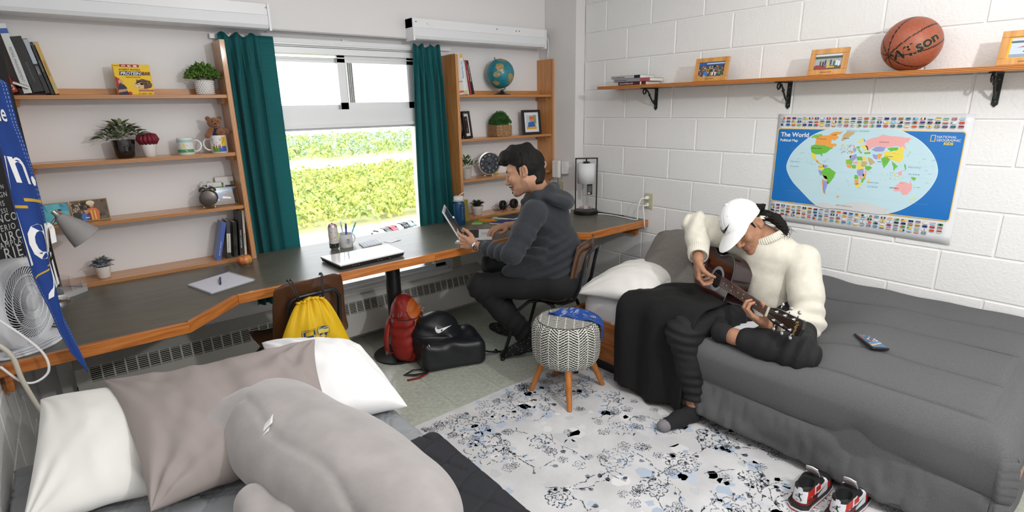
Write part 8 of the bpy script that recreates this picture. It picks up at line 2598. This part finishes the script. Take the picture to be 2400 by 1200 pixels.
b=MB();b.smooth=True;b.lathe([(.020,.012),(.030,.035),(.044,.075),(.056,.115),(.063,.145),(.0635,.147),(.062,.145),(.055,.115),(.043,.075),(.029,.035),(.019,.013)],ap_,36,Ma);b.f=[f for f in b.f if len(f)==4];b.mi=b.mi[:len(b.f)];b.sm=b.sm[:len(b.f)]
b.obj('shade',mat('frosted_shade',(.55,.53,.53),.35,trans=.45,ior=1.2),dl_)
b=MB();b.smooth=True;b.ball(tuple(ap_+Ma@Vector((0,0,.06))),.022,14,10);b.obj('bulb',mat('bulb_glass',(.6,.6,.58),.2),dl_)
og=thing('desk_organizer','clear acrylic curved organiser on a silver base beside the fan','organizer',(-3.34,3.27,DT))
arc=[(-.10+.16*t,-.085+.06*(t**2)*1.2-.015*math.sin(PI*t))for t in np.linspace(0,1,14)]
basep=arc+[(.060,.045),(-.10,.045)]
b=MB();b.prism(basep,(0,0,.001),(1,0,0),(0,1,0),(0,0,.022));b.obj('base',mat('silver_plastic',(.55,.57,.58),.3,.3),og)
M_acr=mat('clear_acrylic',(.92,.90,.90),.05,trans=.92,ior=1.2)
def hz_(x):return .105-.075*((x+.10)/.16)**2
b=MB();b.smooth=True;b.grid(lambda u,v:(lambda p:(p[0],p[1],.023+(hz_(p[0])-.023)*v*.55))(arc[min(int(u*13),13)]),14,3);solidify(b.obj('front_wall',M_acr,og),.002)
for y in(-.02,.04):
 b=MB();b.grid(lambda u,v:(-.098+.155*u,y,.023+(hz_(-.098+.155*u)-.023)*v),12,2);solidify(b.obj('divider',M_acr,og),.002)
for x in(-.098,-.05,.0,.04):
 b=MB();b.bx(x-.001,x+.001,-.06+max(0,x)*.5,.042,.023,hz_(x));b.obj('divider',M_acr,og)
outlet('white wall outlet below the right curtain under the desk',(-.985,3.5,.375),.0)
#bags on the floor and on the chair
rp=thing('backpack','red hiking backpack with orange front panel leaning on the black desk post','backpack',(-1.735,2.965,0))
rf=unit((.60,-.80,0));rs=np.array((-rf[1],rf[0],0))*-1.0;RM=np.stack([rf,rs,(0,0,1)],1).astype(np.float32)
M_red=mat('red_ripstop',(.26,.014,.008),.6,noise=.15,nscale=14,bump=.12,bscale=60)
M_or=mat('orange_ripstop',(.47,.10,.010),.55,noise=.12,nscale=16,bump=.2,bscale=50)
M_rd=mat('dark_red_seam',(.07,.006,.006),.7)
def rpk(P):
 q=(P-np.array((-1.735,2.965,0),np.float32))@RM
 q=q-np.array([.0,.0,.0],np.float32);q=np.stack([q[...,0]+.12*(q[...,2]-.2)*.5,q[...,1],q[...,2]],-1)
 d=sd_box(q,(.0,0,.165),(.088,.115,.165),.06)
 d=smin(d,sd_ell(q,(-.005,0,.315),(.080,.098,.125)),.04)
 d=smin(d,sd_ell(q,(.055,.0,.22),(.050,.075,.17)),.03)
 d=smin(d,sd_ell(q,(.0,.10,.13),(.06,.035,.10)),.03)
 w=np.abs(q[...,1]-.075-.10*(.3-q[...,2]));d=d+.005*np.exp(-(w/.006)**2)*(q[...,0]>.0)
 d=d+.004*np.exp(-(np.abs(q[...,2]-.305)/.006)**2)
 d=d+.005*vnoise(q,30,3)+.004*np.exp(-((q[...,2]-.3)/.15)**2)*np.sin(q[...,2]*110+q[...,1]*60)
 return smax(d,.002-P[...,2],.01)
def rpick(c):
 q=(c-np.array((-1.735,2.965,0)))@RM;z=q[:,2]
 wid=np.where(z>.30,.072,.03+.042*np.clip((z-.06)/.2,0,1)*.9)
 o_=np.zeros(len(c),int)
 o_[(q[:,0]>.035)&(q[:,1]<wid)&(z>.075)&(z<.415)]=1
 o_[(q[:,0]>.035)&(np.abs(q[:,1]-wid-.004)<.0035)&(z>.07)&(z<.415)]=2
 o_[(np.abs(z-.30)<.004)&(q[:,0]>-.02)]=2
 return o_
pk=sparse_obj('shell',rpk,(-1.93,2.77,-.01),(-1.54,3.16,.46),.005,[M_red,M_or,M_rd],rp,rpick,rp.location)
rw_=lambda f_,s_,z:tuple(rf*f_+rs*s_+np.array((0,0,z)))
b=MB();b.smooth=True
b.tube([rw_(-.075,.09,.30),rw_(-.07,.135,.26),rw_(-.06,.185,.19),rw_(-.05,.20,.125),rw_(-.05,.175,.10),rw_(-.05,.13,.085),rw_(-.05,.10,.07)],[.013,.016,.016,.014,.008,.007,.007],10,flat=.45);b.obj('shoulder_strap',M_red,rp)
b=MB();b.smooth=True;b.tube([rw_(-.08,.02,.42),rw_(-.09,.0,.455),rw_(-.085,-.03,.42)],.007,8,flat=.5);b.obj('grab_handle',M_rd,rp)
M_bun=mat('bungee_grey',(.24,.22,.22),.6)
for pts in([rw_(.02,.108,.36),rw_(.03,.125,.355),rw_(.02,.13,.335),rw_(.0,.125,.33),rw_(.005,.113,.35)],[rw_(.105,.03,.315),rw_(.118,.035,.30),rw_(.122,.02,.28),rw_(.115,.01,.27),rw_(.116,.025,.255)],[rw_(.07,-.09,.36),rw_(.085,-.10,.34),rw_(.075,-.105,.32)],[rw_(.075,-.09,.32),rw_(.09,-.10,.30),rw_(.08,-.105,.285)]):
 b=MB();b.smooth=True;b.tube(pts,.0022,6);b.obj('cord_loop',M_bun,rp)
for p in(rw_(-.03,.125,.335),rw_(-.035,.13,.30),rw_(-.05,.205,.12)):
 b=MB();b.box(p,(.02,.008,.022),(0,0,.6),bev=.002);b.obj('buckle',mat('buckle_grey',(.12,.11,.11),.35),rp)
eo=rf*.100+np.array((0,0,.355));eu=-rs*1.0;ev=unit(np.array((0,0,1.0))-rf*.45)
text('OSPREY',.017,tuple(eo+rs*.035),tuple(eu),tuple(ev),mat('pale_print',(.55,.30,.18),.6),rp,sx=.9)
b=MB();b.smooth=True;b.tube([tuple(eo+rs*s_*.001+ev*z*.001+rf*.002)for s_,z in((32,-8),(22,-16),(8,-21),(-4,-20),(-16,-14),(-26,-6))],.0016,6);b.tube([tuple(eo+rs*s_*.001+ev*z*.001+rf*.002)for s_,z in((10,-22),(0,-28),(-10,-24))],.0014,6);b.obj('emblem',mat('pale_print',(.55,.30,.18),.6),rp)['kind']='stuff'
bp_=thing('backpack','black sports backpack with white tick logo lying on the floor tiles','backpack',(-1.575,2.76,0))
bl_=unit((.94,-.34,0));bb_=np.array((.34,.94,0));BM=np.stack([bl_,bb_,(0,0,1)],1).astype(np.float32)
M_bk=mat('black_coated_nylon',(.013,.014,.017),.38,noise=.15,nscale=20,bump=.08,bscale=50)
def bpk(P):
 q=(P-np.array((-1.575,2.76,0),np.float32))@BM
 d=sd_box(q,(.02,-.055,.088),(.205,.095,.090),.045)
 d=smin(d,sd_ell(q,(-.055,.055,.16),(.165,.115,.165)),.025)
 d=smin(d,sd_box(q,(.0,.07,.09),(.19,.10,.09),.05),.04)
 d=smin(d,sd_ell(q,(.13,.0,.12),(.09,.11,.10)),.03)
 tt=q[...,2]-.20-.12*(q[...,0]+.05)*-.5
 d=d+.006*np.sin(q[...,0]*26+q[...,2]*55+3*vnoise(q,14,2))*np.exp(-((q[...,2]-.2)/.10)**2)+.006*vnoise(q,22,5)
 d=d+.004*np.exp(-(np.abs(q[...,2]-.185+.10*q[...,0])/.005)**2)*(q[...,1]<.02)
 return smax(d,.002-P[...,2],.015)
sparse_obj('shell',bpk,(-1.86,2.50,-.01),(-1.30,3.02,.36),.0055,M_bk,bp_,None,bp_.location)
from mathutils.bvhtree import BVHTree
def bvh(o):
 me=o.data;return BVHTree.FromPolygons([tuple(v.co)for v in me.vertices],[tuple(p.vertices)for p in me.polygons])
_T=bvh(bp_.children[0])
CAMV=Vector((-3.25,0,1.575))
def stick(tree,loc,p,n,k=.0015):
 0
 h,nn,i,d=tree.ray_cast(Vector(p)-Vector(loc),-Vector(n))
 return None if h is None else h+Vector(n)*k
nb_=unit((-.25,-.75,.62));ub=unit(np.cross((0,0,1.0),nb_));vb=np.cross(nb_,ub)
c0_=np.array((-1.615,2.70,.262))
def swp(x,y):
 p=c0_+ub*((x-.5)*.115)+vb*((y-.3)*.085)+nb_*.2
 h=stick(_T,bp_.location,p,nb_,.002);return tuple(h)if h is not None else tuple(Vector(p)-Vector(bp_.location)-Vector(nb_)*.2)
swoosh_mesh('emblem',swp,M_wink,bp_)
for pts,m,r in(([(-.20,-.10,.02),(-.27,-.06,.012),(-.31,-.01,.008),(-.24,.01,.01),(-.20,-.02,.012)],M_bk,.012),([(.19,-.10,.05),(.24,-.13,.03),(.28,-.145,.02),(.33,-.15,.012)],M_bk,.013)):
 b=MB();b.smooth=True;b.tube(pts,r,8,flat=.25);b.obj('strap',m,bp_)
b=MB();b.smooth=True;b.tube([(-.13,-.05,.012),(-.20,-.085,.012),(-.26,-.098,.005),(-.33,-.075,.004)],.011,8,flat=.22);b.obj('red_strap',M_red,bp_)
for k in range(3):
 b=MB();b.smooth=True;b.tube([(-.17-.01*k,-.07,.19-.01*k),(-.165-.01*k,-.085,.165-.01*k)],.003,6);b.obj('zip_pull',M_steel,bp_)
b=MB();b.box((.285,-.147,.03),(.03,.02,.008),(.4,0,.5),bev=.002);b.obj('buckle',M_black,bp_)
yb=thing('drawstring_bag','yellow drawstring bag with navy block letter hanging on the brown chair','bag',(-2.485,2.46,.50))
M_yel=mat('yellow_nylon',(.74,.46,.012),.45,noise=.05,nscale=12,bump=.06,bscale=40)
def ybf(u,v,s):
 0
 w=.062+.115*min(1,v/.62)**.75;x=(u-.5)*2
 z=.728-.40*v+.008*(1-v)*math.cos(x*3)
 g=math.exp(-v*4.5)
 fold=.008*g*math.sin(x*19)+.010*(1-g)*math.sin(x*4.2+1.5+v*3)*(1-abs(x))+.004*math.sin(x*9-v*8)
 y=2.438-s*((.012+.036*math.sin(PI*min(1,v*1.1+.06)))*max(0,1-abs(x)**2.6)**.6+fold*(s>0))
 xc=-2.487-.004*v-.010*v
 return(xc+x*w,min(y,2.478),z+.03*v*x*-.5)
for s,nm in((1,'front'),(-1,'back')):
 b=MB();b.smooth=True;b.grid(lambda u,v:ybf(u,v,s),70,50);b.obj(nm,M_yel,yb,world=True)
b=MB();b.smooth=True;b.tube([tuple(Vector(ybf(u,.0,1))+Vector((0,.004,.002+.003*math.sin(u*60))))for u in np.linspace(0,1,40)],.006,6);b.obj('gathered_hem',M_yel,yb,world=True)
for x0,x1 in((-2.540,-2.562),(-2.534,-2.548),(-2.432,-2.412),(-2.428,-2.405)):
 b=MB();b.smooth=True;b.tube([(x0,2.435,.725),((x0+x1)/2,2.455,.775),(x1,2.476,.822),(x1,2.492,.829),(x1,2.505,.815)],.0028,6);b.obj('cord',M_black,yb,world=True)
def on_bag(px,pz,k):
 0
 v=(.728-pz)/.40;w=.062+.115*min(1,max(v,0)/.62)**.75;u=((px+2.487+.014*v)/w+1)/2
 p=ybf(u,v,1);return(p[0],p[1]-k,p[2])
M_navy=mat('navy_print',(.012,.045,.13),.6);M_yl2=mat('pale_yellow_print',(.75,.58,.12),.6)
V_=[(-.056,.0),(-.004,.0),(-.004,-.022),(-.016,-.022),(.006,-.098),(.028,-.022),(.014,-.022),(.014,.0),(.058,.0),(.058,-.022),(.050,-.022),(.018,-.140),(-.010,-.140),(-.044,-.022),(-.056,-.022)]
def letter(name,k,grow,m):
 c=(.001,-.06)
 pts=[]
 for(ax,az),(bx_,bz)in zip(V_,V_[1:]+V_[:1]):
  for q in range(5):pts.append((ax+(bx_-ax)*q/5,az+(bz-az)*q/5))
 b=MB();t=mat
 tri=tessellate_polygon([[Vector((x,z,0))for x,z in pts]])
 n_=len(pts);out=[]
 for i,(x,z)in enumerate(pts):
  a,c2=pts[i-1],pts[(i+1)%n_];tx,tz=c2[0]-a[0],c2[1]-a[1];L=math.hypot(tx,tz)or 1
  out.append((x+tz/L*grow*-1*-1,z-tx/L*grow*-1*-1*1))
 vs=[on_bag(-2.497+x,.592+z,k)for x,z in out]
 b.add(vs,[tuple(t_)for t_ in tri]);return b.obj(name,m,yb,world=True)
letter('letter_edge',.0022,-.0065,M_navy);letter('letter_edge',.0030,-.0042,M_yl2);letter('letter',.0038,.0,M_navy)
#stool with bandana
st=thing('stool','round stool with black and white herringbone cover on tapered wooden legs','stool',(-1.28,1.975,.0095))
nu,NP=22*26,22
prof=[(.12,.185),(.150,.190),(.172,.205),(.184,.228),(.189,.26),(.191,.32),(.190,.37),(.184,.402),(.172,.424),(.155,.436)]
def dprof(n):
 s=np.linspace(0,len(prof)-1,n);i=np.minimum(s.astype(int),len(prof)-2);f=s-i;p=np.array(prof);return p[i]*(1-f)[:,None]+p[i+1]*f[:,None]
dp=dprof(140);th=np.linspace(0,2*PI,nu+1)[:-1]
PXs=np.stack([dp[:,:1]*np.cos(th)[None],dp[:,:1]*np.sin(th)[None],np.repeat(dp[:,1:],nu,1)],-1)
tc_=th+PI/nu;zc_=(dp[:-1,1]+dp[1:,1])/2;sc_len=np.cumsum(np.hypot(np.diff(dp[:,0]),np.diff(dp[:,1])))
panel=tc_/(2*PI)*NP;fx=panel-np.floor(panel);par=np.where(np.floor(panel)%2<1,fx,1-fx)
hh=sc_len[:,None]+.032*par[None]+.0012*np.sin(panel*21)[None]+.0015*vnoise(PXs[:-1],60,3)
ph_=(hh/.0142)%1
blackm=(ph_<.52)&(fx>.035)[None]&(fx<.965)[None]
wht,blk_=np.array((.66,.65,.60)),np.array((.014,.013,.012))
fab=attr_mat('herringbone_fabric',.85)
grid_mesh('cover',PXs,fab,st,True,wrap_u=True,ink=np.where(blackm[...,None],blk_,wht))
rr_=np.linspace(.157,.0,90);zt=.4355+.006*(1-(rr_/.157)**2)
PXt=np.stack([rr_[:,None]*np.cos(th)[None],rr_[:,None]*np.sin(th)[None],np.repeat(zt[:,None],nu,1)],-1)
Cc=(PXt[:-1]+PXt[1:])/2
e1,e2=np.array((.774,-.633)),np.array((.633,.774))
a_=Cc[...,0]*e1[0]+Cc[...,1]*e1[1];b2=Cc[...,0]*e2[0]+Cc[...,1]*e2[1]
pa=a_/.047+20-.15*b2/.047;fpa=pa-np.floor(pa);hp_=b2+.014*np.where(np.floor(pa)%2<1,fpa,1-fpa)+.001*np.sin(pa*17)
bm2=((hp_/.0135)%1<.55)&(fpa>.04)&(fpa<.96)
grid_mesh('seat_top',PXt,fab,st,True,wrap_u=True,ink=np.where(bm2[...,None],blk_,wht))
b=MB();b.smooth=True;b.tube([(.156*math.cos(a),.156*math.sin(a),.4365)for a in np.linspace(0,2*PI,65)[:-1]],.003,6,closed=True);b.obj('piping',mat('herringbone_piping',(.10,.10,.095),.85),st)
b=MB();b.lathe([(.0,.184),(.125,.184),(.125,.19)],n=32);b.obj('bottom',M_black,st)
M_leg=wood('stool_leg','c17a3c','a8642c',(0,0,1),coat=.2)
for tx,ty in((-.145,-.175),(-.151,.125),(.201,-.099),(.088,.172)):
 b=MB();b.smooth=True;b.tube([(tx*.62,ty*.62,.20),(tx,ty,.0)],[.021,.0135],18);auto(b.obj('leg',M_leg,st))
bn=thing('bandana','blue bandana with white crests crumpled over the stool','bandana',(-1.28,1.975,.4415))
lo_=[(-.095,.045),(-.060,.022),(-.020,.012),(.020,-.012),(.075,-.045),(.135,-.070),(.190,-.085),(.245,-.125)]
up_=[(-.090,.060),(-.045,.075),(.0,.088),(.055,.110),(.090,.175),(.150,.130),(.225,.055),(.262,-.095)]
def lerp_tab(tab,t):
 s=t*(len(tab)-1);i=min(int(s),len(tab)-2);f=s-i;return np.array(tab[i])*(1-f)+np.array(tab[i+1])*f
def ban(u,v,k=.0):
 p=lerp_tab(lo_,u)*(1-v)+lerp_tab(up_,u)*v
 r=math.hypot(*p);d=p/max(r,1e-6);lim=.165
 cr=.010*math.exp(-((u-.25)/.22)**2)*(1+math.sin(v*9+u*14))+.006*(1+math.sin(u*21+v*5))*(r<.16)+.010*math.exp(-((v-.55-.3*(u-.5))/.08)**2)*(u<.7)
 if r<=lim:x,z,o_=r,.003+cr,0
 else:
  e_=r-lim;t=min(e_/.035,PI/2);x=lim+.035*math.sin(t)+.004+.5*cr;z=.003-.035*(1-math.cos(t))-max(0,e_-.035*PI/2)
 q=d*(x+k*(r>lim));w=q[0]*e1+q[1]*e2
 return np.array((w[0],w[1],z+k*(r<=lim)))
b=MB();b.smooth=True;b.grid(lambda u,v:tuple(ban(u,v)),64,40)
o=b.obj('cloth',mat('royal_blue_cotton',(.012,.065,.30),.85,noise=.08,nscale=30),bn);solidify(o,.0016,1)
rr=random.Random(19);pr=MB()
def dab(u0,v0,su,sv,rot):
 c,s=math.cos(rot),math.sin(rot)
 q=[(u0+(x*c-y*s)*su,v0+(x*s+y*c)*sv)for x,y in((-1,-1),(1,-1),(1,1),(-1,1))]
 if all(.02<p[0]<.98 and .03<p[1]<.97 for p in q):pr.add([tuple(ban(*p,.0032))for p in q],[(0,1,2,3)])
for k in range(15):
 u0,v0=rr.uniform(.06,.94),rr.uniform(.10,.9);R_=.030
 for j in range(14):
  a=2*PI*j/14;dab(u0+R_*math.cos(a),v0+R_*2.0*math.sin(a),.0045,.007,a)
 dab(u0-.008,v0,.003,.032,.35);dab(u0+.008,v0,.003,.032,-.35)
for k in range(26):
 u0,v0=rr.uniform(.05,.95),rr.uniform(.05,.95)
 for j in range(3):dab(u0+j*.022,v0+j*.012,.009,.006,.4)
pr.obj('printed_crests',mat('white_print',(.62,.65,.70),.8),bn)['kind']='stuff'
#phone on the bed
def surf_z(o,x,y):
 me=o.data;n=len(me.vertices);co=np.empty(n*3,np.float32);me.vertices.foreach_get('co',co);co=co.reshape(-1,3)
 m_=(np.abs(co[:,0]-x)<.03)&(np.abs(co[:,1]-y)<.03);return float(co[m_,2].max()),co
CO=bpy.data.objects['comforter']
zz,_=surf_z(CO,-.655,.717)
ph=thing('smartphone','black smartphone with lit home screen lying on the grey comforter','phone',(-.660,.712,zz+.004))
ph.rotation_euler=(.02,.06,math.atan2(-.115,-.105)+PI/2)
b=MB();b.box((0,0,.004),(.072,.150,.0085),bev=.003);b.obj('case',M_black,ph)
b=MB();b.box((0,0,.0086),(.064,.140,.0006));b.obj('glass',mat('phone_glass',(.02,.02,.024),.08),ph)
pr=Print((-.030,-.066,.0091),(1,0,0),(0,1,0));pr.rect(0,0,.060,.132,'3c4450',0)
pr.poly([(0,.02),(.06,.05),(.06,.075),(0,.04)],'3a6f9a',1);pr.poly([(0,0),(.06,0),(.06,.05),(0,.02)],'c9a25a',1);pr.poly([(0,0),(.06,0),(.06,.04),(0,.01)],'2f5f8a',2)
rr=random.Random(2)
for i in range(4):
 for j in range(4):pr.rect(.006+i*.0135,.060+j*.0165,.0145+i*.0135,.0685+j*.0165,rr.choice(['c9473a','4a8fc9','e8e8e8','3a3a3f','8a4a5a','b0b4ba','2e6a9a']),3)
po=pr.obj('screen',ph);sm_=attr_mat('lit_screen',.1);nt=sm_.node_tree;at=[n for n in nt.nodes if n.type=='ATTRIBUTE'][0];nt.links.new(at.outputs['Color'],nt.nodes['Principled BSDF'].inputs['Emission Color']);nt.nodes['Principled BSDF'].inputs['Emission Strength'].default_value=.12
po.data.materials.clear();po.data.materials.append(sm_)
#sneakers
M_sw=mat('sneaker_white',(.74,.76,.80),.4);M_sr=mat('sneaker_red',(.52,.018,.010),.4);M_sb=mat('sneaker_black',(.016,.016,.018),.45);M_se=mat('elephant_print',(.22,.02,.015),.6,noise=.85,nscale=160)
M_sl=mat('sneaker_lining',(.012,.012,.013),.9)
def sneaker(label,loc,rz,mirror):
 t=thing('sneaker',label,'shoe',loc,rz,'pair of sneakers')
 def outl(x):return .036+.014*np.clip((x-.05)/.12,0,1)-.03*np.clip((x-.22)/.07,0,1)**2
 def upper(P):
  w=outl(P[...,0])
  top=.112-.02*np.clip((P[...,0]-.03)/.09,0,1)-.022*np.clip((P[...,0]-.13)/.05,0,1)-.018*np.clip((P[...,0]-.2)/.07,0,1)
  taper=1-.22*np.clip(P[...,2]/.11,0,1)
  cx_=np.clip(P[...,0],.040,.235)
  d2=np.hypot(P[...,0]-cx_,P[...,1])-w*taper
  d=smax(d2,P[...,2]-top,.018)
  d=smax(d,.018-P[...,2],.004)
  hole=sd_ell(P,(.068,0,.115),(.052,.028,.075))
  d=smax(d,-hole,.006)
  rib=(P[...,2]>.070)&(P[...,2]<.098)&(P[...,0]<.05)
  return d+.0010*np.sin(P[...,2]*900)*rib
 def pick(c):
  x,y,z=c[:,0],np.abs(c[:,1]),c[:,2];o_=np.full(len(c),2)
  o_[(x>.05)&(x<.19)]=0
  o_[(z<.052)&(x<.10)]=3
  o_[(x<.075)&(z>.052)&(y>.022)]=1
  o_[((x-.0)**2/.045**2+(y)**2/.030**2<1)&(z>.036)&(z<.102)]=0
  o_[(z>.086+.08*np.clip(.03-x,0,1))&(x>.012)]=2
  o_[(x>.11)&(z>.072)]=2;o_[(x>.185)&(z<.055)]=1;o_[(x>.215)]=2
  o_[sd_ell(c.astype(np.float32),(.068,0,.115),(.054,.030,.077))<.0025]=4
  o_[(x>.085)&(x<.125)&(z>.055)&(z<.08)&(y>.03)]=1
  return o_
 up=sparse_obj('upper',upper,(-.02,-.07,.0),(.30,.07,.125),.0026,[M_sw,M_sr,M_sb,M_se,M_sl],t,pick)
 def sole_pts(z,g):
  xs=np.linspace(0,PI,20);pts=[]
  for x in np.linspace(.0,.275,24):pts.append((x,float(outl(np.array(max(x,.02))))+g))
  return[(-.006-g,.0),(-.004-g,.02)]+[(x,y)for x,y in pts[1:-1]]+[(.283+g,.012),(.285+g,.0),(.283+g,-.012)]+[(x,-y)for x,y in pts[1:-1][::-1]]+[(-.004-g,-.02)]
 for z0,z1,g,m,nm in((.0,.007,.004,M_sr,'outsole'),(.007,.015,.005,M_sw,'foxing'),(.015,.026,.004,M_sb,'midsole')):
  b=MB();b.prism(sole_pts(z0,g),(0,0,z0),(1,0,0),(0,1,0),(0,0,z1-z0));b.obj(nm,m,t)
 b=MB();b.smooth=True;b.grid(lambda u,v:(.105+.012*v+.05*(1-v),(u-.5)*.046,.088+.046*v-.006*(2*u-1)**2),8,8);o=b.obj('tongue',mat('tongue_grey',(.42,.36,.36),.7),t);solidify(o,.006,0)
 b=MB();b.smooth=True;b.tube([(.117,-.022,.135),(.118,.0,.138),(.117,.022,.135)],.003,6);b.obj('tongue_edge',M_sw,t)
 for k in range(4):
  b=MB();b.smooth=True;b.tube([(.135+k*.018,-.030,.083-k*.004),(.138+k*.018,0,.095-k*.005),(.135+k*.018,.030,.083-k*.004)],.0035,6,flat=.5);b.obj('lace',M_sb,t)
 tr=bvh(up)
 def heel_pt(a,z):
  h,n_,i,d=tr.ray_cast(Vector((-.15,a,z)),Vector((1,0,0)));return(h.x-.0012,a,z)if h is not None else(-.004,a,z)
 hs=-1
 F_=lambda x,y:heel_pt(hs*-x*-1*.001*-1,.058+y*.001)
 fig=[[(-2,10),(2,12),(3,16),(0,18),(-2,15)],[(-3,2),(3,3),(3,10),(-2,10)],[(-3,3),(3,3),(12,-10),(9,-11),(0,-1)],[(-3,3),(1,0),(-12,-1),(-16,0),(-16,2),(-12,2)],[(2,9),(10,16),(11,18),(8,17),(1,11)],[(-2,9),(-9,6),(-12,6),(-9,8),(-2,11)]]
 b=MB()
 for pl_ in fig:
  b.add([heel_pt(-x*.00105*-1*-1,.058+y*.00105)for x,y in pl_],[tuple(range(len(pl_)))])
 b.obj('emblem',M_sb,t)['kind']='stuff'
 o=text('AIR',.010,(0,0,0),(1,0,0),(0,1,0),M_sb,t,align='CENTER',depth=0,spacing=1.6)
 for vx in o.data.vertices:vx.co=heel_pt(-vx.co.x,.041+vx.co.y)
 for s in(1,-1):
  o=swoosh_mesh('side_emblem',lambda x,y:(.060+.105*x,s*.2,.036+.040*y),M_sb,t)
  for vx in o.data.vertices:
   h,n_,i,d=tr.ray_cast(Vector((vx.co.x,s*.2,vx.co.z)),Vector((0,-s,0)))
   if h is not None:vx.co=h+Vector((0,s*.0014,0))
 return t
sneaker('red, white and black sneaker on the left of the pair',(-1.262,.700,.0095),.05,False)
sneaker('red, white and black sneaker on the right of the pair',(-1.225,.578,.0095),.02,True)
